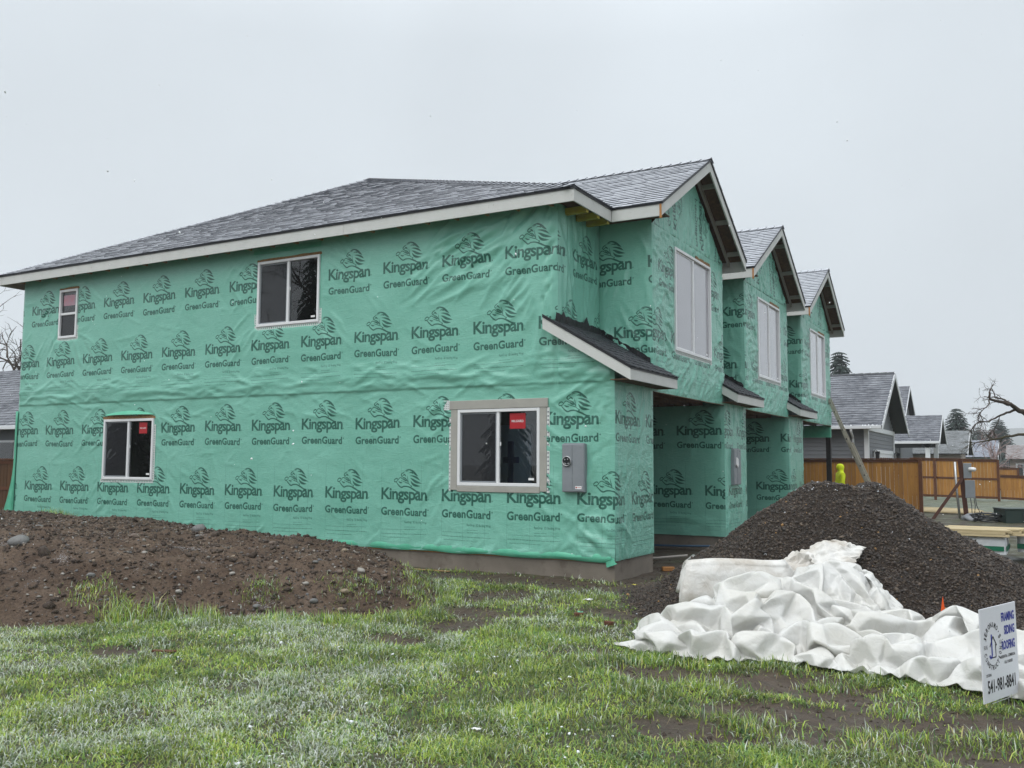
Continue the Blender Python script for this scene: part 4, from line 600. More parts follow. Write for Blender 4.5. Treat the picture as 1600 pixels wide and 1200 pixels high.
# ------------------------------------------------------------------ helpers
def tag(o, label=None, cat=None, group=None, kind=None):
    if label: o['label'] = label
    if cat: o['category'] = cat
    if group: o['group'] = group
    if kind: o['kind'] = kind
    return o
def empty(name, loc=(0, 0, 0), rz=0.0):
    o = bpy.data.objects.new(name, None); COL.objects.link(o); o.location = loc; o.rotation_euler = (0, 0, rz); o.empty_display_size = .1
    return o
def link(name, me, parent=None, mats=()):
    for mt in mats: me.materials.append(mt)
    o = bpy.data.objects.new(name, me); COL.objects.link(o)
    if parent: o.parent = parent
    return o
def frame(O, U, V, Nn):
    M = Matrix((Vector(U), Vector(V), Vector(Nn))).transposed().to_4x4(); M.translation = Vector(O); return M
class MB:
    def __init__(s): s.v = []; s.f = []; s.m = []
    def add(s, vs, fs, M=None, mi=0):
        b = len(s.v)
        s.v += [tuple(M @ Vector(p)) if M is not None else tuple(p) for p in vs]
        s.f += [tuple(i + b for i in f) for f in fs]; s.m += [mi] * len(fs); return s
    def box(s, lo, hi, M=None, mi=0):
        x0, y0, z0 = lo; x1, y1, z1 = hi
        return s.add([(x0,y0,z0),(x1,y0,z0),(x1,y1,z0),(x0,y1,z0),(x0,y0,z1),(x1,y0,z1),(x1,y1,z1),(x0,y1,z1)],
                     [(3,2,1,0),(4,5,6,7),(0,1,5,4),(1,2,6,5),(2,3,7,6),(3,0,4,7)], M, mi)
    def beam(s, a, b, w, h, up=(0, 0, 1), mi=0):
        """box from a to b, w across, h along 'up' (centred)"""
        a, b = Vector(a), Vector(b); d = (b - a); L = d.length; d.normalize(); up = Vector(up)
        sd = d.cross(up).normalized(); u = sd.cross(d).normalized()
        return s.box((0, -w / 2, -h / 2), (L, w / 2, h / 2), frame(a, d, sd, u), mi)
    def prism(s, poly, d, M=None, mi=0):
        """polygon in the xy plane of M, extruded 0..d along z"""
        n = len(poly)
        return s.add([(x, y, 0) for x, y in poly] + [(x, y, d) for x, y in poly],
                     [tuple(range(n))[::-1], tuple(range(n, 2 * n))] + [(i, (i + 1) % n, n + (i + 1) % n, n + i) for i in range(n)], M, mi)
    def tube(s, pts, rad, n=6, cap=True, mi=0):
        pts = [Vector(p) for p in pts]; k = len(pts)
        if not hasattr(rad, '__len__'): rad = [rad] * k
        vs = []; ref = Vector((0, 0, 1))
        for i, p in enumerate(pts):
            t = (pts[min(i + 1, k - 1)] - pts[max(i - 1, 0)]).normalized()
            r = ref if abs(t.dot(ref)) < .95 else Vector((1, 0, 0))
            a = t.cross(r).normalized(); b = t.cross(a)
            vs += [p + (a * cos(2 * pi * j / n) + b * sin(2 * pi * j / n)) * rad[i] for j in range(n)]
        fs = [(i * n + j, i * n + (j + 1) % n, (i + 1) * n + (j + 1) % n, (i + 1) * n + j) for i in range(k - 1) for j in range(n)]
        if cap: fs += [tuple(range(n))[::-1], tuple(range((k - 1) * n, k * n))]
        return s.add(vs, fs, None, mi)
    def build(s, name, mats, parent=None, smooth=False, bevel=0):
        me = bpy.data.meshes.new(name); me.from_pydata(s.v, [], s.f); me.update()
        if smooth: me.polygons.foreach_set('use_smooth', [True] * len(me.polygons))
        mats = mats if isinstance(mats, (list, tuple)) else [mats]
        o = link(name, me, parent, mats)
        if len(mats) > 1: me.polygons.foreach_set('material_index', s.m)
        bm = bmesh.new(); bm.from_mesh(me); bmesh.ops.recalc_face_normals(bm, faces=bm.faces)
        if bevel: bmesh.ops.bevel(bm, geom=list(bm.edges), offset=bevel, segments=1, affect='EDGES')
        bm.to_mesh(me); bm.free()
        return o
def arr_mesh(name, V, F, cols=None, smooth=False):
    """V (n,3); F list of int arrays (m,3) or (m,4)"""
    me = bpy.data.meshes.new(name); V = np.asarray(V, np.float32)
    me.vertices.add(len(V)); me.vertices.foreach_set('co', V.ravel())
    idx = np.concatenate([np.asarray(f).ravel() for f in F]).astype(np.int32)
    cnt = np.concatenate([np.full(len(f), np.asarray(f).shape[1]) for f in F]); st = np.concatenate([[0], np.cumsum(cnt)[:-1]]).astype(np.int32)
    me.loops.add(len(idx)); me.loops.foreach_set('vertex_index', idx)
    me.polygons.add(len(cnt)); me.polygons.foreach_set('loop_start', st)
    if smooth: me.polygons.foreach_set('use_smooth', np.ones(len(cnt), bool))
    me.update(calc_edges=True)
    if cols is not None:
        a = me.color_attributes.new('Col', 'FLOAT_COLOR', 'POINT'); c = np.ones((len(V), 4), np.float32); c[:, :3] = cols
        a.data.foreach_set('color', c.ravel())
    return me
def grid_faces(nu, nv, keep=None):
    i, j = np.meshgrid(np.arange(nu - 1), np.arange(nv - 1), indexing='ij')
    f = np.stack([i * nv + j, (i + 1) * nv + j, (i + 1) * nv + j + 1, i * nv + j + 1], -1)
    return f[keep] if keep is not None else f.reshape(-1, 4)
def set_uv(me, uv):
    l = me.uv_layers.new(name='UVMap'); vi = np.empty(len(me.loops), np.int32); me.loops.foreach_get('vertex_index', vi)
    l.data.foreach_set('uv', np.asarray(uv, np.float32)[vi].ravel())
def copy_tree(o, parent=None):
    c = o.copy(); COL.objects.link(c)
    if parent: c.parent = parent
    for ch in o.children: copy_tree(ch, c)
    return c

# ------------------------------------------------------------------ materials
def nd(nt, t, ins=None, **at):
    n = nt.nodes.new(t)
    for k, v in at.items(): setattr(n, k, v)
    for k, v in (ins or {}).items():
        s = n.inputs[k]
        if isinstance(v, bpy.types.NodeSocket): nt.links.new(v, s)
        else: s.default_value = v
    return n
def c4(c): return (c[0], c[1], c[2], 1)
def new_mat(name):
    mt = bpy.data.materials.new(name); mt.use_nodes = True; nt = mt.node_tree
    return mt, nt, nt.nodes['Principled BSDF']
def mixc(nt, f, a, b, mode='MIX'):
    n = nt.nodes.new('ShaderNodeMix'); n.data_type = 'RGBA'; n.blend_type = mode; n.clamp_factor = True
    for s, v in ((n.inputs[0], f), (n.inputs[6], a), (n.inputs[7], b)):
        if isinstance(v, bpy.types.NodeSocket): nt.links.new(v, s)
        else: s.default_value = v if not isinstance(v, tuple) or len(v) == 4 else c4(v)
    return n.outputs[2]
def math_n(nt, op, a, b=0.0, c=None):
    n = nt.nodes.new('ShaderNodeMath'); n.operation = op
    for i, v in enumerate((a, b) if c is None else (a, b, c)):
        if isinstance(v, bpy.types.NodeSocket): nt.links.new(v, n.inputs[i])
        else: n.inputs[i].default_value = v
    return n.outputs[0]
def rng_n(nt, v, a, b, c=0.0, d=1.0):
    n = nd(nt, 'ShaderNodeMapRange', {'Value': v, 'From Min': a, 'From Max': b, 'To Min': c, 'To Max': d}); return n.outputs[0]
def noise_n(nt, vec, scale, detail=4, rough=.55):
    return nd(nt, 'ShaderNodeTexNoise', {'Vector': vec, 'Scale': scale, 'Detail': detail, 'Roughness': rough}).outputs['Fac']
def coords(nt, kind='Object', stretch=(1, 1, 1)):
    t = nt.nodes.new('ShaderNodeTexCoord')
    return nd(nt, 'ShaderNodeMapping', {'Vector': t.outputs[kind], 'Scale': stretch}).outputs[0]
def pmat(name, c1, c2=None, scale=6.0, rough=.6, bump=0.0, bscale=40.0, spec=.35, metallic=0.0, stretch=(1, 1, 1), vary=0.0, dirt=None, attr=None):
    mt, nt, b = new_mat(name)
    P = coords(nt, 'Object', stretch)
    if vary:
        oi = nt.nodes.new('ShaderNodeObjectInfo')
        P = nd(nt, 'ShaderNodeVectorMath', {0: P, 1: nd(nt, 'ShaderNodeVectorMath', {0: oi.outputs['Location'], 'Scale': 3.1}, operation='SCALE').outputs[0]}, operation='ADD').outputs[0]
        k = nd(nt, 'ShaderNodeVectorMath', {0: P, 1: (0, 0, 0)}, operation='ADD'); nt.links.new(oi.outputs['Random'], k.inputs[1]); P = k.outputs[0]
    col = c4(c1)
    if attr: col = nd(nt, 'ShaderNodeAttribute', attribute_name=attr).outputs['Color']
    if c2:
        f = rng_n(nt, noise_n(nt, P, scale, 6, .6), .32, .68); col = mixc(nt, f, col, c4(c2))
    if dirt:
        dc, ds, lo, hi = dirt
        col = mixc(nt, rng_n(nt, noise_n(nt, P, ds, 7, .65), lo, hi), col, c4(dc))
    if vary:
        oi = nt.nodes.new('ShaderNodeObjectInfo')
        kf = rng_n(nt, oi.outputs['Random'], 0, 1, 1 - vary, 1 + vary)
        hsv = nd(nt, 'ShaderNodeHueSaturation', {'Value': kf, 'Color': col}); col = hsv.outputs[0]
    if isinstance(col, tuple): b.inputs['Base Color'].default_value = col
    else: nt.links.new(col, b.inputs['Base Color'])
    b.inputs['Roughness'].default_value = rough; b.inputs['Specular IOR Level'].default_value = spec; b.inputs['Metallic'].default_value = metallic
    if bump:
        bn = nd(nt, 'ShaderNodeBump', {'Height': noise_n(nt, P, bscale, 6, .65), 'Strength': min(1, bump), 'Distance': .02})
        nt.links.new(bn.outputs[0], b.inputs['Normal'])
    return mt
M = {}
M['fascia'] = pmat('fascia_paint', (.62, .63, .605), (.56, .57, .545), 3, .55, .15, 60, dirt=((.33, .32, .28), 9, .62, .8))
M['trim'] = pmat('trim_paint', (.40, .39, .35), (.35, .34, .31), 4, .55, .15, 70)
M['vinyl'] = pmat('white_vinyl', (.78, .79, .80), None, rough=.35)
M['flash'] = pmat('white_flashing', (.74, .76, .75), (.62, .66, .64), 20, .5)
M['osb'] = pmat('strand_board', (.34, .20, .085), (.15, .08, .032), 26, .75, .3, 60, stretch=(1, 1, 2.2))
M['deck'] = pmat('roof_sheathing', (.16, .085, .045), (.085, .045, .026), 14, .8, .2, 50)
M['lumber'] = pmat('raw_lumber', (.42, .285, .14), (.33, .21, .095), 5, .7, .15, 40, stretch=(6, 6, 1), vary=.12)
M['palewood'] = pmat('pale_lumber', (.56, .46, .28), (.46, .37, .21), 4, .7, .15, 40, stretch=(1, 8, 8), vary=.14)
M['yellowwood'] = pmat('yellow_stained_truss', (.40, .36, .05), (.30, .25, .04), 8, .7)
M['orangewood'] = pmat('cut_board_end', (.46, .22, .07), (.34, .15, .05), 30, .7)
M['wetpost'] = pmat('wet_black_post', (.016, .012, .011), (.010, .008, .008), 7, .6)
M['treated'] = pmat('brown_treated_post', (.085, .026, .013), (.055, .018, .010), 7, .65, .2, 40, stretch=(5, 5, 1))
M['black'] = pmat('black_drip_edge', (.012, .013, .016), None, rough=.45)
M['felt'] = pmat('black_felt', (.018, .019, .022), (.028, .03, .033), 20, .55, .3, 25)
M['concrete'] = pmat('foundation_concrete', (.235, .205, .17), (.165, .14, .115), 1.4, .85, .25, 55, dirt=((.12, .095, .075), 3.0, .55, .75))
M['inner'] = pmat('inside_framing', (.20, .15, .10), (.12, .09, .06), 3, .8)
M['grey_metal'] = pmat('grey_painted_metal', (.245, .265, .285), (.215, .235, .255), 5, .42, 0, spec=.5)
M['dark_metal'] = pmat('dark_metal', (.03, .032, .035), None, rough=.4)
M['chrome'] = pmat('galvanised_metal', (.55, .56, .57), (.42, .43, .44), 20, .35, metallic=.8)
M['red_sticker'] = pmat('red_sticker', (.42, .018, .025), None, rough=.4)
M['pink_sticker'] = pmat('pale_pink_label', (.50, .22, .26), (.40, .30, .36), 9, .4)
M['white_print'] = pmat('white_print', (.8, .8, .8), None, rough=.5)
M['cross_blue'] = pmat('cross_blue', (.02, .03, .16), None, rough=.6)
M['panel'] = pmat('pale_panel', (.50, .56, .62), (.42, .47, .52), 3, .7)
def glass_mat(name, tint, refl=1.0, body=None, bf=0.0):
    mt = bpy.data.materials.new(name); mt.use_nodes = True; nt = mt.node_tree; nt.nodes.clear()
    tr = nd(nt, 'ShaderNodeBsdfTransparent', {'Color': c4(tint)}); gl = nd(nt, 'ShaderNodeBsdfGlossy', {'Color': (refl, refl, refl, 1), 'Roughness': .01})
    fr = nd(nt, 'ShaderNodeFresnel', {'IOR': 1.5})
    f = nd(nt, 'ShaderNodeMapRange', {'Value': fr.outputs[0], 'From Min': 0, 'From Max': .6, 'To Min': 0, 'To Max': 1}).outputs[0]
    a = tr.outputs[0]
    if body:
        df = nd(nt, 'ShaderNodeBsdfDiffuse', {'Color': c4(body)}); mx0 = nt.nodes.new('ShaderNodeMixShader'); mx0.inputs[0].default_value = bf
        nt.links.new(a, mx0.inputs[1]); nt.links.new(df.outputs[0], mx0.inputs[2]); a = mx0.outputs[0]
    mx_ = nt.nodes.new('ShaderNodeMixShader'); nt.links.new(f, mx_.inputs[0]); nt.links.new(a, mx_.inputs[1]); nt.links.new(gl.outputs[0], mx_.inputs[2])
    o = nt.nodes.new('ShaderNodeOutputMaterial'); nt.links.new(mx_.outputs[0], o.inputs[0]); return mt
M['glass'] = glass_mat('window_glass', (.6, .65, .68), 1.0)
M['glass_sky'] = glass_mat('sky_pale_window_glass', (.55, .56, .60), 1.0, (.46, .45, .49), .72)  # diffuse body paints the pale sky reflection into the glass
M['screen'] = glass_mat('insect_screen', (.45, .46, .47), .5, (.05, .052, .058), .5)
def shingle_mat(name, base, snow=.5, sc=1.0, e=.145):
    mt, nt, b = new_mat(name)
    uv = nt.nodes.new('ShaderNodeUVMap'); P = uv.outputs[0]
    big = noise_n(nt, nd(nt, 'ShaderNodeMapping', {'Vector': P, 'Scale': (.55, .8, 1)}).outputs[0], 1.0, 4, .6)
    stk = noise_n(nt, nd(nt, 'ShaderNodeMapping', {'Vector': P, 'Scale': (3.0 * sc, 16.0, 1)}).outputs[0], 1.0, 3, .6)
    fin = noise_n(nt, P, 70, 3, .7)
    s = math_n(nt, 'ADD', math_n(nt, 'MULTIPLY', big, .25), math_n(nt, 'ADD', math_n(nt, 'MULTIPLY', stk, .32), math_n(nt, 'MULTIPLY', fin, .43)))
    fac = rng_n(nt, s, .62 - .26 * snow, .86 - .26 * snow, 0, .85)
    vv = nd(nt, 'ShaderNodeSeparateXYZ', {0: P}).outputs['Y']; fr = math_n(nt, 'FRACT', math_n(nt, 'DIVIDE', math_n(nt, 'ADD', vv, .03), e))
    fac = math_n(nt, 'MULTIPLY', fac, rng_n(nt, fr, .95, .62, .12, 1))
    tone = mixc(nt, rng_n(nt, stk, .35, .65), c4([x * .92 for x in base]), c4([x * 1.12 for x in base]))
    geo = nt.nodes.new('ShaderNodeNewGeometry'); up = nd(nt, 'ShaderNodeSeparateXYZ', {0: geo.outputs['True Normal']}).outputs['Z']
    fac = math_n(nt, 'MULTIPLY', fac, rng_n(nt, up, .5, .75))
    col = mixc(nt, fac, tone, (.60, .63, .68, 1))
    nt.links.new(col, b.inputs['Base Color']); b.inputs['Roughness'].default_value = .55; b.inputs['Specular IOR Level'].default_value = .4
    bn = nd(nt, 'ShaderNodeBump', {'Height': fin, 'Strength': .5, 'Distance': .006}); nt.links.new(bn.outputs[0], b.inputs['Normal'])
    return mt
M['shingle'] = shingle_mat('snow_dusted_shingles', (.056, .061, .076), 1.22)
M['shingle_gable'] = shingle_mat('snow_dusted_gable_shingles', (.052, .057, .072), 1.55)
M['shingle_wet'] = shingle_mat('wet_dark_shingles', (.028, .031, .038), .22)
M['shingle_far'] = shingle_mat('neighbour_shingles', (.045, .050, .066), .74, .8, .2)

# ------------------------------------------------------------------ flat print for the house wrap: a small raster filled from letter outlines
def text_tris(body, bold=0.0, spacing=1.0):
    cu = bpy.data.curves.new('t', 'FONT'); cu.body = body; cu.size = 1.0; cu.offset = bold; cu.resolution_u = 3; cu.space_character = spacing; cu.fill_mode = 'FRONT'
    ob = bpy.data.objects.new('t', cu); COL.objects.link(ob)
    me = ob.evaluated_get(bpy.context.evaluated_depsgraph_get()).to_mesh(); me.calc_loop_triangles()
    v = np.array([tuple(x.co)[:2] for x in me.vertices]); t = np.array([tuple(x.vertices) for x in me.loop_triangles])
    bpy.data.objects.remove(ob); bpy.data.curves.remove(cu)
    return v, t
def fit_text(body, x0, y0, w, h=None, bold=0.0, spacing=1.0, cap='K'):
    v, t = text_tris(body, bold, spacing); lo, hi = v.min(0), v.max(0)
    s = w / (hi[0] - lo[0]); sy = s
    if h: sy = h / .72
    return np.c_[(v[:, 0] - lo[0]) * s + x0, v[:, 1] * sy + y0], t
def stroke_tris(pts, n=5):
    p = np.array(pts, float); k = np.linspace(0, len(p) - 1, (len(p) - 1) * n + 1); i = np.arange(len(p))
    # smooth the polyline with a Catmull-like cubic through the points
    def cr(c):
        out = []
        for q in k:
            a = min(int(q), len(p) - 2); f = q - a; P0, P1, P2, P3 = c[max(a - 1, 0)], c[a], c[a + 1], c[min(a + 2, len(p) - 1)]
            out.append(.5 * ((2 * P1) + (-P0 + P2) * f + (2 * P0 - 5 * P1 + 4 * P2 - P3) * f * f + (-P0 + 3 * P1 - 3 * P2 + P3) * f ** 3))
        return np.array(out)
    x, y, w = cr(p[:, 0]), cr(p[:, 1]), np.maximum(cr(p[:, 2]), 2e-4)
    tx, ty = np.gradient(x), np.gradient(y); l = np.hypot(tx, ty) + 1e-9; nx, ny = -ty / l, tx / l
    v = np.r_[np.c_[x + nx * w, y + ny * w], np.c_[x - nx * w, y - ny * w]]; m = len(x)
    t = [(j, j + 1, m + j) for j in range(m - 1)] + [(j + 1, m + j + 1, m + j) for j in range(m - 1)]
    return v, np.array(t)
def fill(img, v, t, px, val=1.0):
    H, Wd = img.shape; q = v * px
    for a, b, c in t:
        A, B, Cc = q[a], q[b], q[c]
        x0, x1 = int(min(A[0], B[0], Cc[0])), int(max(A[0], B[0], Cc[0])) + 1; y0, y1 = int(min(A[1], B[1], Cc[1])), int(max(A[1], B[1], Cc[1])) + 1
        y0 = max(y0, 0); y1 = min(y1, H - 1)
        if x1 < x0 or y1 < y0: continue
        X, Y = np.meshgrid(np.arange(x0, x1 + 1) + .5, np.arange(y0, y1 + 1) + .5)
        d = (B[0] - A[0]) * (Cc[1] - A[1]) - (B[1] - A[1]) * (Cc[0] - A[0])
        if abs(d) < 1e-9: continue
        s = ((X - A[0]) * (Cc[1] - A[1]) - (Y - A[1]) * (Cc[0] - A[0])) / d; r = ((B[0] - A[0]) * (Y - A[1]) - (B[1] - A[1]) * (X - A[0])) / d
        ins = (s >= -1e-3) & (r >= -1e-3) & (s + r <= 1.001)
        yy, xx = np.nonzero(ins); img[yy + y0, (xx + x0) % Wd] = np.maximum(img[yy + y0, (xx + x0) % Wd], val)
LION = [[(690,322,2),(725,300,7),(775,294,9),(835,312,13),(890,350,15),(965,407,1)], [(830,330,1),(880,350,14),(920,380,12),(955,405,1)],
        [(770,352,2),(805,342,7),(845,352,8),(848,366,2)], [(700,335,1),(730,318,6),(765,314,2)], [(795,396,2),(860,404,10),(940,432,15),(1002,474,1)],
        [(800,440,2),(850,462,14),(925,500,19),(1037,525,1)], [(806,482,2),(850,535,16),(915,562,17),(1003,570,1)],
        [(690,330,3),(640,356,7),(614,388,8),(632,412,7),(655,395,6),(700,378,3)], [(655,365,3),(685,385,10),(712,410,4)],
        [(636,428,4),(690,440,8),(735,480,8),(762,520,2)], [(735,395,2),(748,455,5),(768,520,3)], [(655,440,2),(690,470,8),(730,490,3)],
        [(468,497,3),(476,474,7),(505,452,8),(532,452,8),(547,476,5),(524,500,6),(488,508,9),(470,497,5)],
        [(548,486,3),(575,446,6),(612,436,6),(650,460,6),(722,500,3)], [(508,506,5),(560,560,9),(618,600,10),(680,582,10),(762,585,9),(850,618,13),(925,655,10),(1000,668,6)],
        [(560,498,2),(600,520,11),(642,520,4)], [(620,482,3),(700,512,6),(765,532,6),(802,560,3)], [(796,556,2),(830,574,8),(806,592,3)], [(700,578,3),(760,586,6),(806,600,5),(850,622,4)]]
def make_print():
    TW, TH, px = 1.26, 5.72, 660
    img = np.zeros((int(TH * px), int(TW * px)), np.float32)
    ww = .965; k = ww / 950
    wv, wt = fit_text('Kingspan', 0, 0, ww, .205, .026, .92); gv, gt = fit_text('GreenGuard', 0, 0, ww * .985, .132, .034, 1.04)
    def logo(cx, zb, small):
        x0 = cx - ww / 2
        fill(img, wv + (x0, zb), wt, px); fill(img, gv + (x0 + .005, zb - .27), gt, px)
        for st in LION:
            v, t = stroke_tris([((x - 200) * k, (800 - y) * k, w * k * 1.15) for x, y, w in st]); fill(img, v + (x0, zb), t, px)
        for dx, dz, r in ((.985, .015, .012), (.985, -.165, .014)):
            a = np.linspace(0, 2 * pi, 13)[:-1]; v = np.r_[[(0, 0)], np.c_[np.cos(a), np.sin(a)] * r]; fill(img, v + (x0 + dx, zb + dz), np.array([(0, i + 1, (i + 1) % 12 + 1) for i in range(12)]), px, .7)
        if small:
            v, t = fit_text('RainDrop  3D Building Wrap', x0 + .50, zb - .40, .46, .040, .012); fill(img, v, t, px, .9)
            for (xa, xb, z, a) in ((.50, .72, -.47, .6), (.50, .93, -.505, .55), (.02, .72, -.515, .5), (.02, .97, -.585, .8), (.05, .62, -.645, .7), (.02, .30, -.72, .3)):
                q = xa
                while q < xb:
                    l = random.uniform(.02, .07); fill(img, np.array([(x0 + q, zb + z), (x0 + min(q + l, xb), zb + z), (x0 + min(q + l, xb), zb + z + .009), (x0 + q, zb + z + .009)]), np.array([(0, 1, 2), (0, 2, 3)]), px, a); q += l + .006
    # rows: lower roll (small print row, plain row), upper roll
    B = .285
    logo(-.14 + TW, 1.12 - B, True); logo(-.74 + TW, 2.36 - B, False); logo(-.80 + TW, 3.90 - B, True); logo(-.17 + TW, 5.10 - B, False)
    for x in (.10, .52, .94):
        xi = int((x + .12) * px); img[int(.12 * px):int((1.72 - B) * px), xi:xi + 3] = np.maximum(img[int(.12 * px):int((1.72 - B) * px), xi:xi + 3], .55)
    H, Wd = img.shape; H -= H % 2; Wd -= Wd % 2
    sm = img[:H, :Wd].reshape(H // 2, 2, Wd // 2, 2).mean((1, 3))
    im = bpy.data.images.new('wrap_print', Wd // 2, H // 2, float_buffer=False); im.colorspace_settings.name = 'Non-Color'
    a = np.ones((H // 2, Wd // 2, 4), np.float32); a[..., :3] = sm[..., None]
    im.pixels.foreach_set(a.ravel()); im.update(); im.pack()
    return im
PRINT = make_print()
def wrap_mat(name='printed_house_wrap', crinkle=1.0):
    mt, nt, b = new_mat(name)
    uv = nt.nodes.new('ShaderNodeUVMap')
    im = nd(nt, 'ShaderNodeTexImage', {'Vector': uv.outputs[0]}, image=PRINT, interpolation='Cubic')
    P = coords(nt, 'Object')
    big = noise_n(nt, P, .9, 4, .55); fine = noise_n(nt, P, 14, 4, .6)
    g = mixc(nt, rng_n(nt, big, .3, .7), (.165, .455, .350, 1), (.205, .510, .405, 1))
    g = mixc(nt, rng_n(nt, fine, .35, .7, 0, .35), g, (.24, .53, .42, 1))
    ink = math_n(nt, 'MULTIPLY', im.outputs['Color'], rng_n(nt, fine, .2, .7, .82, .97))
    col = mixc(nt, ink, g, (.006, .078, .054, 1))
    nt.links.new(col, b.inputs['Base Color']); b.inputs['Roughness'].default_value = .30; b.inputs['Specular IOR Level'].default_value = .6
    # small crinkles: stretched ridges in two directions, and the weave
    w1 = nd(nt, 'ShaderNodeTexNoise', {'Vector': nd(nt, 'ShaderNodeMapping', {'Vector': P, 'Rotation': (0, .5, .5), 'Scale': (3, 3, 9)}).outputs[0], 'Scale': 1.3, 'Detail': 5, 'Roughness': .55, 'Distortion': .8}).outputs['Fac']
    w2 = nd(nt, 'ShaderNodeTexNoise', {'Vector': nd(nt, 'ShaderNodeMapping', {'Vector': P, 'Rotation': (.4, -.6, .2), 'Scale': (9, 9, 3)}).outputs[0], 'Scale': 1.1, 'Detail': 5, 'Roughness': .55, 'Distortion': .8}).outputs['Fac']
    rid = math_n(nt, 'ADD', math_n(nt, 'ABSOLUTE', math_n(nt, 'SUBTRACT', w1, .5)), math_n(nt, 'ABSOLUTE', math_n(nt, 'SUBTRACT', w2, .5)))
    bn = nd(nt, 'ShaderNodeBump', {'Height': rid, 'Strength': .5 * crinkle, 'Distance': .035})
    bn2 = nd(nt, 'ShaderNodeBump', {'Height': noise_n(nt, P, 160, 2, .5), 'Strength': .08, 'Distance': .004, 'Normal': bn.outputs[0]})
    nt.links.new(bn2.outputs[0], b.inputs['Normal'])
    return mt
M['wrap'] = wrap_mat('printed_house_wrap', .55); M['wrap_front'] = wrap_mat('printed_house_wrap_crinkled', 1.25)
M['wrapfold'] = pmat('folded_wrap_edge', (.095, .44, .28), (.14, .50, .34), 8, .35, .2, 30)

# ------------------------------------------------------------------ the house under construction
L, PA, UW, XU, Z0, ZH = 14.875, 1.632, 5.716, -.975, .285, 2.974
ZE, ZR, ZP, YP = 5.822, 6.062, 7.55, 3.80
SEAM = 3.02
X_, Y_, Z_ = Vector((1, 0, 0)), Vector((0, 1, 0)), Vector((0, 0, 1))
house = empty('house')
tag(house, 'two storey house under construction wrapped in printed green house wrap', 'house')

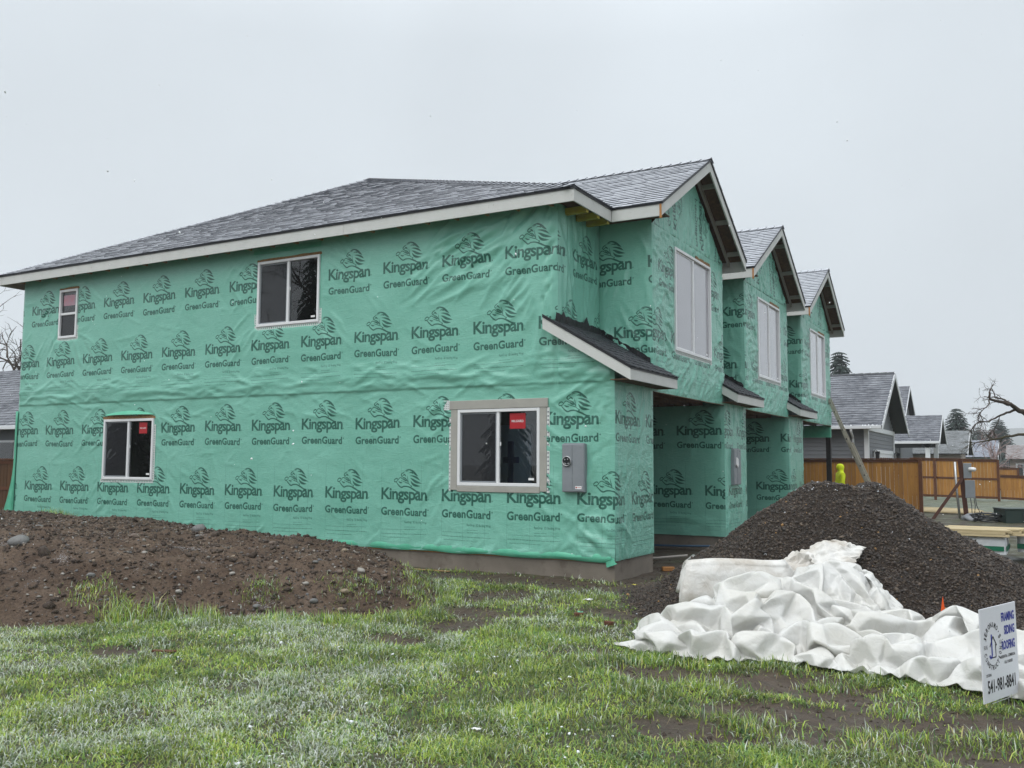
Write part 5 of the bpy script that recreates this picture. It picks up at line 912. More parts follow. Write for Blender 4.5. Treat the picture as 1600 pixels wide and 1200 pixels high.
def pent_z(x): return 4.0 - (x - XU) * .8 / 1.325
def lines(a, b, res, cuts):
    ks = sorted(set([a, b] + [c for c in cuts if a < c < b])); out = [a]
    for p, q in zip(ks[:-1], ks[1:]):
        n = max(1, int(math.ceil((q - p) / res))); out += list(np.linspace(p, q, n + 1)[1:])
    return np.array(out)
def wrap_panel(name, O, U, Nn, w, z0, z1, holes=(), topf=None, uoff=0.0, crease=(), seam=None, res=.035, amp=1.0, rot=False, tri=None, flare=0.0, seed=0, edge0=True, mat='wrap', sag=0.0):
    """one sheet of wrap on a wall: O is the point u = 0, z = 0 of the wall plane; holes are (u0, u1, z0, z1)"""
    us = lines(0, w, res, [h[0] for h in holes] + [h[1] for h in holes] + ([-XU * 0 + w + XU] if topf else []))
    zs = lines(z0, z1, res, [h[2] for h in holes] + [h[3] for h in holes] + ([seam - .004, seam + .004] if seam else []))
    A, Z = np.meshgrid(us, zs, indexing='ij')
    if tri: Z = z0 + (Z - z0) * np.clip(tri(A) - z0, .002, None) / (z1 - z0)
    r = np.random.default_rng(seed + 100)
    wx = O[0] + A * U[0] + seed; wz = Z
    soft = .012 * fbm(wx * .8, wz * .9, 2, 5 + seed) + .003 * pn(wx * 3.1 + wz, wz * 2.2, 8 + seed) - .008 * np.abs(pn(wx * 1.3 + .8 * wz, wz * 2.0 - .5 * wx, 9 + seed)) - .005 * np.abs(pn(wx * 2.6 - wz, wz * 4.1 + wx, 10 + seed))
    d = .012 + amp * soft
    C = np.zeros_like(d)
    for (cu, cz, ru, rz, n, a0, a1, l0, l1, am) in crease:
        for _ in range(int(n * 1.5)):
            u0, q0 = cu + r.uniform(-ru, ru), cz + r.uniform(-rz, rz); an = radians(r.uniform(a0, a1)); ln = r.uniform(l0, l1); wd = r.uniform(.009, .022) + .012 * ln; hh = 1.9 * am * r.uniform(.4, 1.2) * r.choice((1, 1, 1, -.6))
            i0, i1 = np.searchsorted(us, (u0 - ln, u0 + ln)); 
            if i1 <= i0: continue
            a_, z_ = A[i0:i1] - u0, Z[i0:i1] - q0; p = a_ * cos(an) + z_ * sin(an); s_ = -a_ * sin(an) + z_ * cos(an)
            s_ = s_ + .10 * ln * np.sin(p / ln * 3 + u0 * 9) * .5
            C[i0:i1] += hh * np.exp(-np.abs(s_ / wd) ** 1.3) * np.clip(1 - (p / ln * 2) ** 2, 0, 1)
    lim = .045
    d = d + lim * np.tanh(C / lim)
    if sag:
        d = d + sag * np.exp(-((Z - (seam or z0) - .28) / .14) ** 2) * (.6 + .8 * pn(A * .7, Z * 0, 44))
    if seam: d = d + np.where(Z > seam, .009, 0)
    ed = np.minimum(np.minimum(A, w - A) if edge0 else 9, np.minimum(Z - z0 + .04, z1 - Z + .04))
    f = sstep(0, .07, ed)
    for (h0, h1, q0, q1) in holes:
        dx = np.maximum(np.maximum(h0 - A, A - h1), 0); dz = np.maximum(np.maximum(q0 - Z, Z - q1), 0); f = f * sstep(0, .10, np.hypot(dx, dz) + .008)
    if topf: f = f * np.where(Z > SEAM - .1, sstep(0, .08, np.abs(A - (w + XU)) + np.where(A > w + XU, .05, 0)), 1)
    d = (.004 + np.maximum(d, 0)) * np.clip(f, 0, 1)
    if flare: d = d + flare * np.exp(-(Z - z0) / .22) * (1 + .6 * pn(A * 1.1, Z * 0, 66)) + .012 * np.exp(-(Z - z0) / .10) * np.sin(A * 9 + 3 * pn(A, Z * 0, 67))
    V = np.array(O)[None, None] + A[..., None] * np.array(U) + Z[..., None] * np.array((0, 0, 1)) + d[..., None] * np.array(Nn)
    cu_, cz_ = (A[:-1, :-1] + A[1:, 1:]) / 2, (Z[:-1, :-1] + Z[1:, 1:]) / 2
    keep = np.ones(cu_.shape, bool)
    for (h0, h1, q0, q1) in holes: keep &= ~((cu_ > h0) & (cu_ < h1) & (cz_ > q0) & (cz_ < q1))
    if topf is not None: keep &= cz_ < topf(cu_)
    F = grid_faces(len(us), len(zs), keep)
    if np.cross(U, (0, 0, 1)).dot(Nn) < 0: F = F[:, ::-1]
    me = arr_mesh(name, V.reshape(-1, 3), [F], smooth=True)
    uu, vv = (A + uoff) / 1.26, (Z - .285) / 5.72
    uu = uu + .0; vv = vv + .004 * pn(A * 1.1, Z * 1.3, 90 + seed)
    if rot: uu, vv = (Z + .35) / 1.26, (A + 1.02) / 5.72
    set_uv(me, np.stack([uu, vv], -1).reshape(-1, 2))
    return link(name, me, house, [M[mat]])

# windows in the long wall (x0, x1, z0, z1)
WIN = dict(upl=(-13.53, -12.90, 4.50, 5.60), upm=(-7.47, -5.91, 4.35, 5.62), lol=(-11.83, -10.27, 1.38, 2.65), lor=(-2.83, -1.28, 1.38, 2.64))
holes = [(a + L, b + L, c, d) for a, b, c, d in WIN.values()]
def side_top(u):
    x = u - L
    return np.where(x < XU, 5.98, pent_z(x) - .06)
CR = []   # (centre u, centre z, ru, rz, count, angle0, angle1, len0, len1, height)
CR.append((L / 2, 3.25, L / 2, .26, 130, -28, 30, .25, .9, .011))
CR.append((L / 2, 3.15, L / 2, .08, 40, -6, 6, .6, 1.8, .010))
CR.append((L / 2, 2.75, L / 2, .22, 45, -35, 35, .3, .9, .007))
CR.append((L / 2, 4.6, L / 2, .9, 80, -70, 70, .3, 1.0, .006))
CR.append((L / 2, 1.6, L / 2, 1.0, 80, -70, 70, .3, 1.0, .005))
CR.append((L / 2, .42, L / 2, .12, 70, 20, 80, .15, .5, .010))
for (a, b, c, d) in holes:
    for cx, cz, a0, a1 in ((a - .35, d - .2, 20, 60), (b + .35, d - .2, 120, 160), (a - .35, c - .25, 25, 70), (b + .3, c - .25, 110, 155)):
        CR.append((cx, cz, .35, .35, 7, a0, a1, .3, 1.0, .009))
CR.append((L - 1.35, 5.1, .55, .75, 40, 38, 72, .8, 2.0, .024))
CR.append((L - 2.6, 5.2, .9, .55, 30, 14, 42, .8, 1.8, .018))
CR.append((L - 1.15, 4.6, .25, .9, 22, 62, 100, .8, 2.2, .020))
CR.append((L - .35, 1.9, .35, 1.3, 26, 35, 100, .3, 1.0, .010))
CR.append((L - .5, 3.1, .5, .3, 26, -10, 45, .3, 1.0, .014))
CR.append((L - .35, .6, .35, .28, 22, 120, 165, .3, .8, .017))
wrap_panel('wrapped_wall', (-L, 0, 0), X_, -Y_, L, Z0, 5.98, holes, side_top, -L, CR, SEAM, .034, 1.0, seed=1, flare=.02, sag=.022)

def frontcr(w, z0, z1, n, am=.011, a0=-60, a1=60):
    return [(w / 2, (z0 + z1) / 2, w / 2, (z1 - z0) / 2, n, a0, a1, .2, .8, am)]
FW = (1.10, 3.20, 3.79, 5.68)      # front bay window: offsets along the wall, heights
for k in range(3):
    y0 = k * UW
    s = 7 * k + 3
    wrap_panel('wrapped_pier', (0, y0, 0), Y_, X_, PA, Z0, 3.20, (), None, [.02, .44, .83][k], frontcr(PA, .3, 3.2, 46, .009, 30, 150) + [(PA / 2, 2.9, PA / 2, .3, 14, 60, 120, .3, .9, .012), (.2, .7, .2, .4, 10, 40, 140, .3, .7, .012)], None, .035, 1, seed=s, mat='wrap_front')
    wrap_panel('wrapped_wall', (XU, y0, 0), Y_, X_, PA, 3.3, 5.95, (), None, [.12, .5, .9][k], frontcr(PA, 3.6, 5.9, 26, .012, 75, 105) + [(PA / 2, 5.3, PA / 2, .5, 18, 80, 125, .8, 2.0, .014)], None, .035, 1, seed=s + 1)
    wrap_panel('wrapped_bay_side', (XU, y0 + PA, 0), X_, -Y_, -XU, 2.98, 5.95, (), None, [-.30, .15, .6][k], frontcr(-XU, 3.2, 5.9, 26, .010, 40, 140) + [(-XU / 2, 3.7, .5, .5, 16, 30, 150, .3, 1.0, .014)], None, .035, 1, seed=s + 2)
    BW = UW - PA
    hb = (FW[0], FW[1], FW[2], FW[3])
    wrap_panel('wrapped_bay_front', (0, y0 + PA, 0), Y_, X_, BW, ZH, 5.86, [hb], None, [.34, .75, .2][k], frontcr(BW, 3, 5.9, 150, .008, -80, 80) + [(.5, 4.6, .5, 1.3, 50, -35, 35, .2, .7, .015), (BW - .35, 4.6, .35, 1.2, 30, -50, 50, .2, .6, .012), (BW / 2, 3.3, BW / 2, .3, 46, 20, 70, .3, .9, .015), (BW / 2, 5.8, BW / 2, .1, 14, 60, 120, .2, .5, .012)], None, .033, 1.3, seed=s + 3, mat='wrap_front')
    pk = YP - PA
    wrap_panel('wrapped_gable', (0, y0 + PA, 0), Y_, X_, BW, 5.86, 7.40, (), None, 0, [(BW / 2, 6.3, 1.2, .5, 60, 40, 140, .2, .8, .012), (BW / 2, 6.0, BW / 2, .15, 26, 50, 130, .2, .6, .012)], None, .033, 1.2, rot=True, seed=s + 4, mat='wrap_front',
               tri=lambda A, p=pk, b=BW: 5.863 + np.maximum(0, np.where(A < p, A / p, (b - A) / (b - p))) * 1.40)
    # porch recess: the next unit's flank, the back, the ceiling
    if k:
        wrap_panel('wrapped_flank', (-6.0, y0, 0), X_, -Y_, 6.0, Z0, ZH, (), None, [0, .10, .55][k], frontcr(6, .3, 2.9, 60, .008, 20, 160) + [(5.6, 2.5, .4, .5, 16, 30, 80, .3, .9, .012), (3, .5, 3, .2, 26, -30, 30, .4, 1.2, .016)], None, .05, 1, seed=s + 5, flare=.015)
    wrap_panel('wrapped_recess_wall', (-6.0, y0 + PA, 0), Y_, X_, BW, Z0, ZH, (), None, .2, frontcr(BW, .3, 2.9, 20, .008), None, .09, 1, seed=s + 6)
    cb = MB(); cb.box((-5.98, y0 + PA + .02, ZH + .25), (-.07, y0 + UW - .02, ZH + .28)); cb.build('porch_ceiling', M['deck'], house)
    jm = None
    for q in range(15):
        jb = MB(); jb.box((0, y0 + PA + .03, ZH + .002), (.04, y0 + UW - .03, ZH + .248)); jo = jb.build('joist', M['deck'], house); jo.location.x = -.48 - .4 * q if q < 14 else -5.95
    jb = MB(); jb.box((-.075, y0 + PA + .012, ZH + .002), (-.022, y0 + UW - .012, ZH + .32)); jb.build('rim_beam', M['deck'], house)
    fb = MB(); fb.box((-6.2, y0 + .015, -.35), (-.015, y0 + PA - .01, Z0 + .02)); fb.build('foundation', M['concrete'], house, bevel=.006)
    if k < 2:
        fb = MB(); fb.box((-6.5, y0 + PA, -.3), (-6.02, y0 + UW, Z0 + .02)); fb.build('foundation', M['concrete'], house)
    sb = MB(); sb.box((-.02, y0 + PA + .01, ZH - .014), (.006, y0 + UW - .01, ZH - .002)); sb.build('lintel_edge', M['deck'], house)
fb = MB(); fb.box((-L + .05, .017, -.5), (-6.2, .4, Z0 + .02)); fb.build('foundation', M['concrete'], house)
sp = MB(); sp.box((-6.4, .004, Z0 - .028), (-.1, .03, Z0 + .004)); sp.build('sill_plate', M['orangewood'], house)
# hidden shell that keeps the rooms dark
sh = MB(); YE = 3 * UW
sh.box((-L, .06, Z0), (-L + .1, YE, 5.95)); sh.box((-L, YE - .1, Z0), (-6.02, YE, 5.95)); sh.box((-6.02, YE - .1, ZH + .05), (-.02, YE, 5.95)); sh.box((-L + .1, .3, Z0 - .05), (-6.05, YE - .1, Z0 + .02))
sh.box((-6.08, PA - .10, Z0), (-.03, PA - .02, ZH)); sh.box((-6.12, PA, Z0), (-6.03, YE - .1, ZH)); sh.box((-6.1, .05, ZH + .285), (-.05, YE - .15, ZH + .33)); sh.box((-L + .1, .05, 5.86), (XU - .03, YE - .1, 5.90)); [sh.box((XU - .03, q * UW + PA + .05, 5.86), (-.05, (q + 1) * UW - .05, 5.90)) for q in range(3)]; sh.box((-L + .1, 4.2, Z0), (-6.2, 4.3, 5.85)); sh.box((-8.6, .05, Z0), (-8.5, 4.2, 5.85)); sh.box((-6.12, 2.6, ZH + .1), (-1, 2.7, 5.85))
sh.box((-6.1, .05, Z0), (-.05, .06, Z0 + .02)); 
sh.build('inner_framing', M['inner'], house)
bm_ = MB(); bm_.box((-6.0, YE - .10, 2.62), (-.005, YE, 3.0)); bm_.build('wrapped_beam', M['wrapfold'], house)
ps = MB(); ps.box((-.15, YE - .145, -.1), (-.01, YE - .005, 2.62)); ps.build('corner_post', M['wetpost'], house)
# dark corner post looks black where it is wet

# ---- roofs
def shingles(name, P0, U, V, Nn, v0, v1, urange, mat, e=.145, twin=(.16, .34), parent=house, stuff=True):
    """courses of separate overlapping tabs; urange(v) gives the ends of a course"""
    U, V, Nn, P0 = (np.array(q, float) for q in (U, V, Nn, P0)); r = np.random.default_rng(int(abs(P0.sum() * 1000)) % 9999 + int(v1 * 100))
    vs, uvs, f4, f3 = [], [], [], []; b = 0; v = v0; ci = 0
    while v < v1 - .01:
        ve = min(v + e * 1.12, v1 + .02); ua, ub = urange(min(v + e * .5, v1)); u = ua
        while u < ub - 1e-3:
            w = min(r.uniform(*twin), ub - u); q = u + w; t1 = .012 + r.choice((0, .004, .007)) + r.uniform(-.001, .001); lo = v + r.uniform(-.003, .003)
            for (uu, vv, tt) in ((u, lo, t1), (q, lo, t1), (q, ve, .003), (u, ve, .003), (u, lo, -.004), (q, lo, -.004)):
                vs.append(P0 + U * uu + V * vv + Nn * tt); uvs.append((uu, vv + (0.0 if vv < ve else 0)))
            f4 += [(b, b + 1, b + 2, b + 3), (b + 4, b + 5, b + 1, b)]; f3 += [(b + 4, b, b + 3), (b + 5, b + 2, b + 1)]; b += 6; u = q
        v += e; ci += 1
    me = arr_mesh(name, np.array(vs), [np.array(f4), np.array(f3)]); set_uv(me, uvs)
    o = link(name, me, parent, [mat])
    if stuff: o['kind'] = 'stuff'
    return o
def cap_line(name, a, b, mat, parent=house, w=.15, sl=.45, step=.2):
    a, b = Vector(a), Vector(b); d = b - a; Ln = d.length; d.normalize(); sd = d.cross(Z_).normalized(); up = sd.cross(d).normalized()
    m_ = MB(); q = 0; k = 0
    while q < Ln:
        e_ = min(q + step * 1.25, Ln); h0, h1 = .036, .016
        pts = []
        for (t, h) in ((q, h0), (e_, h1)):
            c = a + d * t
            pts += [c - sd * w + up * (h - w * sl), c + up * h, c + sd * w + up * (h - w * sl)]
        lo = [p - up * .02 for p in pts[:3]]
        m_.add(pts + lo, [(0, 1, 4, 3), (1, 2, 5, 4), (6, 7, 1, 0), (7, 8, 2, 1)]); q += step
    me = bpy.data.meshes.new(name); me.from_pydata(m_.v, [], m_.f); me.update()
    set_uv(me, [(v[0] * 1.0 + v[1], v[2] * 3 + v[0] * .7) for v in m_.v]); o = link(name, me, parent, [mat]); o['kind'] = 'stuff'; return o
EX0, EX1, EY0, EY1 = -L - .50, XU + .45, -.34, YE + .35
AP = Vector((-9.55, 6.02, 9.24)); AP2 = Vector((-9.55, YE - 5.8, 9.24))
def unit(v): return Vector(v).normalized()
# near hip face (towards the camera)
Vd = unit((0, AP.y - EY0, AP.z - ZR)); n1 = X_.cross(Vd).normalized(); hl = (Vector((0, AP.y, AP.z)) - Vector((0, EY0, ZR))).length
shingles('roof_shingles', (0, EY0, ZR), X_, Vd, n1, -.03, hl, lambda v: (EX0 + (AP.x - EX0) * max(v, 0) / hl - .02, EX1 + (AP.x - EX1) * max(v, 0) / hl + .02), M['shingle'])
# front slope
Vd2 = unit((AP.x - EX1, 0, AP.z - ZR)); n2 = Y_.cross(Vd2); n2 = n2 if n2.z > 0 else -n2; hl2 = sqrt((AP.x - EX1) ** 2 + (AP.z - ZR) ** 2)
shingles('roof_shingles', (EX1, 0, ZR), Y_, Vd2, n2, -.03, hl2, lambda v: (EY0 + (AP.y - EY0) * max(v, 0) / hl2, EY1 + (AP2.y - EY1) * max(v, 0) / hl2), M['shingle'], e=.29, twin=(.5, .9))
dk = MB()
A0, A1, A2, A3 = Vector((EX0, EY0, ZR)), Vector((EX1, EY0, ZR)), Vector((EX1, EY1, ZR)), Vector((EX0, EY1, ZR)); dn = Vector((0, 0, -.012)); d2 = Vector((0, 0, -.035))
for (a, b, c, d) in ((A0, A1, AP, None), (A1, A2, AP2, AP), (A2, A3, AP2, None), (A3, A0, AP, AP2)):
    q = [p for p in (a, b, c, d) if p is not None]; n = len(q)
    dk.add([p + dn for p in q] + [p + d2 for p in q], [tuple(range(n)), tuple(range(n, 2 * n))[::-1]] + [(i, (i + 1) % n, n + (i + 1) % n, n + i) for i in range(n)])
dk.build('roof_deck', M['deck'], house)
cap_line('hip_cap', A0 + Vector((.02, .02, .005)), AP, M['shingle'], sl=.42); cap_line('hip_cap', A1 + Vector((-.02, .02, .005)), AP, M['shingle'], sl=.42); cap_line('ridge_cap', AP, AP2, M['shingle'])
de = MB(); de.box((EX0 - .012, EY0 - .016, ZR - .045), (EX1 + .012, EY0 + .02, ZR - .004)); de.build('drip_edge', M['black'], house)
de = MB(); de.box((EX1 - .02, EY0 - .012, ZR - .045), (EX1 + .016, 1.15, ZR - .004)); de.build('drip_edge', M['black'], house)
# fascia boards: three lengths on the long eave, one on the short front eave, one down the left end
for (xa, xb) in ((EX0, -10.15), (-10.147, -5.1), (-5.097, EX1)):
    f_ = MB(); f_.box((xa, EY0, ZE), (xb, EY0 + .026, ZR - .02)); f_.build('fascia_board', M['fascia'], house, bevel=.003)
f_ = MB(); f_.box((EX1 - .026, EY0 + .028, ZE), (EX1, 1.128, ZR - .02)); f_.build('fascia_board', M['fascia'], house, bevel=.003)
f_ = MB(); f_.box((EX0, EY0 + .028, ZE), (EX0 + .026, 3.0, ZR - .02)); f_.build('fascia_board', M['fascia'], house)
sf = MB(); sf.box((EX0 + .03, EY0 + .028, ZE + .10), (XU - .01, -.004, ZE + .112)); sf.build('eave_sheathing', M['deck'], house)
for i in range(24):
    x = EX0 + .5 + i * .6
    if x < XU - .1:
        t_ = MB(); t_.box((x, EY0 + .027, ZE + .05), (x + .04, .0, ZE + .098)); t_.build('rafter_tail', M['lumber'], house)
for y in (.18, .62, 1.02):
    t_ = MB(); t_.box((XU + .03, y, ZE - .045), (EX1 - .03, y + .085, ZE + .06)); t_.build('rafter_tail', M['yellowwood'], house)
sf = MB(); sf.box((XU, .0, ZE + .10), (EX1 - .028, 1.125, ZE + .112)); sf.build('eave_sheathing', M['deck'], house)

OG = .37
def gable_roof(k):
    y0 = k * UW; yl, yr, yp = y0 + 1.13, y0 + UW + .5, y0 + YP
    for (ya, sgn) in ((yl, 1), (yr, -1)):
        run = abs(yp - ya); Vg = unit((0, sgn * run, ZP - ZR)); ng = X_.cross(Vg); ng = ng if ng.z > 0 else -ng; hg = sqrt(run * run + (ZP - ZR) ** 2)
        xb = -5.2
        U_ = Vector((-1, 0, 0))
        shingles('gable_shingles', (OG + .02, ya, ZR), U_, Vg, ng, -.03, hg, lambda v, h=hg: (0.0, .02 + OG + .9 + 3.6 * max(v, 0) / h + .2), M['shingle_gable'], e=.145 if sgn > 0 else .29, twin=(.16, .34) if sgn > 0 else (.4, .8))
        g_ = MB(); g_.add([(OG, ya, ZR - .012), (OG, yp, ZP - .012), (xb, yp, ZP - .012), (xb, ya, ZR - .012), (OG, ya, ZR - .034), (OG, yp, ZP - .034), (xb, yp, ZP - .034), (xb, ya, ZR - .034)],
                          [(0, 1, 2, 3), (7, 6, 5, 4), (0, 4, 5, 1), (2, 6, 7, 3), (0, 3, 7, 4)]); g_.build('gable_deck', M['deck'], house)
        # rake board and black drip edge
        r_ = MB(); pl_ = [(ya, ZR - .02), (yp, ZP - .02), (yp, ZP - .235), (ya, ZR - .235)]
        r_.prism(pl_, .026, frame((OG - .026, 0, 0), Y_, Z_, X_)); r_.build('rake_board', M['fascia'], house)
        e_ = MB(); e_.prism([(ya - sgn * .01, ZR - .045), (yp, ZP - .042), (yp, ZP + .004), (ya - sgn * .01, ZR + .002)], .05, frame((OG - .03, 0, 0), Y_, Z_, X_)); e_.build('drip_edge', M['black'], house)
        # lookout blocks and the rafter on the wall
        w_ = MB(); w_.prism([(ya + sgn * .1, ZR + .02 - .06), (yp, ZP - .036), (yp, ZP - .17), (ya + sgn * .1, ZR - .13)], .04, frame((.012, 0, 0), Y_, Z_, X_)); w_.build('wall_rafter', M['trim'], house)
        for t in (.12, .45, .80, .97):
            yy = ya + (yp - ya) * t; zz = ZR + (ZP - ZR) * t
            b_ = MB(); b_.beam((.055, yy, zz - .085), (OG - .03, yy, zz - .085), .04, .09); b_.build('lookout_block', M['trim'], house)
    # bay eave fascia on the near side, with the orange end of the sub-fascia
    xa = EX1 + .002 if k == 0 else XU + .45
    f_ = MB(); f_.box((xa, yl, ZE), (OG - .03, yl + .026, ZR - .02)); f_.build('fascia_board', M['fascia'], house, bevel=.003)
    o_ = MB(); o_.box((OG - .036, yl - .012, ZE - .035), (OG - .002, yl + .028, ZE + .20)); o_.build('board_end', M['orangewood'], house)
    e_ = MB(); e_.box((xa - .02, yl - .014, ZR - .042), (OG, yl + .02, ZR - .004)); e_.build('drip_edge', M['black'], house)
    f_ = MB(); f_.box((XU + .35, yr - .026, ZE), (OG - .03, yr, ZR - .02)); f_.build('fascia_board', M['fascia'], house)
    s_ = MB(); s_.box((XU, yl + .028, ZE + .1), (OG - .04, y0 + PA - .004, ZE + .112)); s_.build('eave_sheathing', M['deck'], house)
    cap_line('ridge_cap', (OG + .03, yp, ZP), (-4.6, yp, ZP), M['shingle_gable'], sl=.5)
    if k < 2:   # the main eave between two gables
        f_ = MB(); f_.box((EX1 - .026, yr + .002, ZE), (EX1, y0 + UW + 1.128, ZR - .02)); f_.build('fascia_board', M['fascia'], house)
for k in range(3): gable_roof(k)

def pent_roof(k):
    y0 = k * UW - .22; y1 = k * UW + PA + .215; xa, xb = XU - .0, .35; za, zb = 4.0, 3.215
    Vp = unit((xa - xb, 0, za - zb)); npn = Vp.cross(Y_); npn = npn if npn.z > 0 else -npn; hp = sqrt((xa - xb) ** 2 + (za - zb) ** 2)
    shingles('pent_shingles', (xb, y0, zb), Y_, Vp, npn, -.03, hp, lambda v: (0, y1 - y0), M['shingle_wet'])
    d_ = MB(); d_.prism([(xb, zb - .010), (xa, za - .010), (xa, za - .03), (xb, zb - .03)], y1 - y0, frame((0, y1, 0), X_, Z_, -Y_)); d_.build('pent_deck', M['deck'], house)
    r_ = MB(); r_.prism([(xb, zb - .022), (xa - .16, za + .16 * .604 - .022), (xa - .16, za + .16 * .604 - .225), (xb, zb - .215)], .028, frame((0, y0 + .028, 0), X_, Z_, -Y_)); r_.build('rake_board', M['fascia'], house)
    e_ = MB(); e_.prism([(xb + .012, zb - .045), (xa - .16, za + .055), (xa - .16, za + .105), (xb + .012, zb + .0)], .04, frame((0, y0 + .03, 0), X_, Z_, -Y_)); e_.build('drip_edge', M['black'], house)
    f_ = MB(); f_.box((xb - .026, y0 + .03, zb - .205), (xb, y1, zb - .025)); f_.build('fascia_board', M['fascia'], house, bevel=.003)
    e_ = MB(); e_.box((xb - .01, y0 + .01, zb - .042), (xb + .014, y1 + .01, zb - .006)); e_.build('drip_edge', M['black'], house)
    s_ = MB(); s_.box((.01, y0 + .03, zb - .20), (xb - .028, y1 - .01, zb - .188)); s_.build('soffit_board', M['deck'], house)
    c_ = MB(); c_.box((.004, y1 - .002, zb - .2), (xb, y1 + .02, zb - .03)); c_.build('end_board', M['fascia'], house)
    # torn black felt turned up against the wall
    r = np.random.default_rng(40 + k); yy = np.arange(y0 + .06, k * UW + PA + .01, .05); n = len(yy); vs = []
    for i, y in enumerate(yy):
        h = .10 + .07 * abs(pn(i * .33, k * 3.1, 7)) + .03 * r.random() + (.20 * max(0, 1 - abs(y - k * UW - .98) / .10)) + (.10 * max(0, 1 - abs(y - k * UW - .12) / .07)); h *= 1 - .45 * (y - y0) / 2
        off = .03 + .03 * r.random()
        vs += [(XU + .03, y, za - .06), (XU + .02 + off * .8, y, za + h)]
    F = [(2 * i, 2 * i + 2, 2 * i + 3, 2 * i + 1) for i in range(n - 1)]
    me = bpy.data.meshes.new('felt_flap'); me.from_pydata(vs, [], F); me.update(); o = link('felt_flap', me, house, [M['felt']]); sm = o.modifiers.new('t', 'SOLIDIFY'); sm.thickness = .004
    # felt and loose wrap climbing the bay side
    if True:
        xs = np.arange(XU + .05, .02, .05); vs = []
        for i, x in enumerate(xs):
            h = .08 + .07 * abs(pn(i * .5, 5 + k, 9)) + .03 * r.random()
            vs += [(x, k * UW + PA - .02, pent_z(x) - .05), (x, k * UW + PA - .03 - .03 * r.random(), pent_z(x) + h)]
        F = [(2 * i, 2 * i + 2, 2 * i + 3, 2 * i + 1) for i in range(len(xs) - 1)]
        me = bpy.data.meshes.new('felt_flap'); me.from_pydata(vs, [], F); me.update(); o = link('felt_flap', me, house, [M['felt']]); sm = o.modifiers.new('t', 'SOLIDIFY'); sm.thickness = .004
for k in range(3): pent_roof(k)

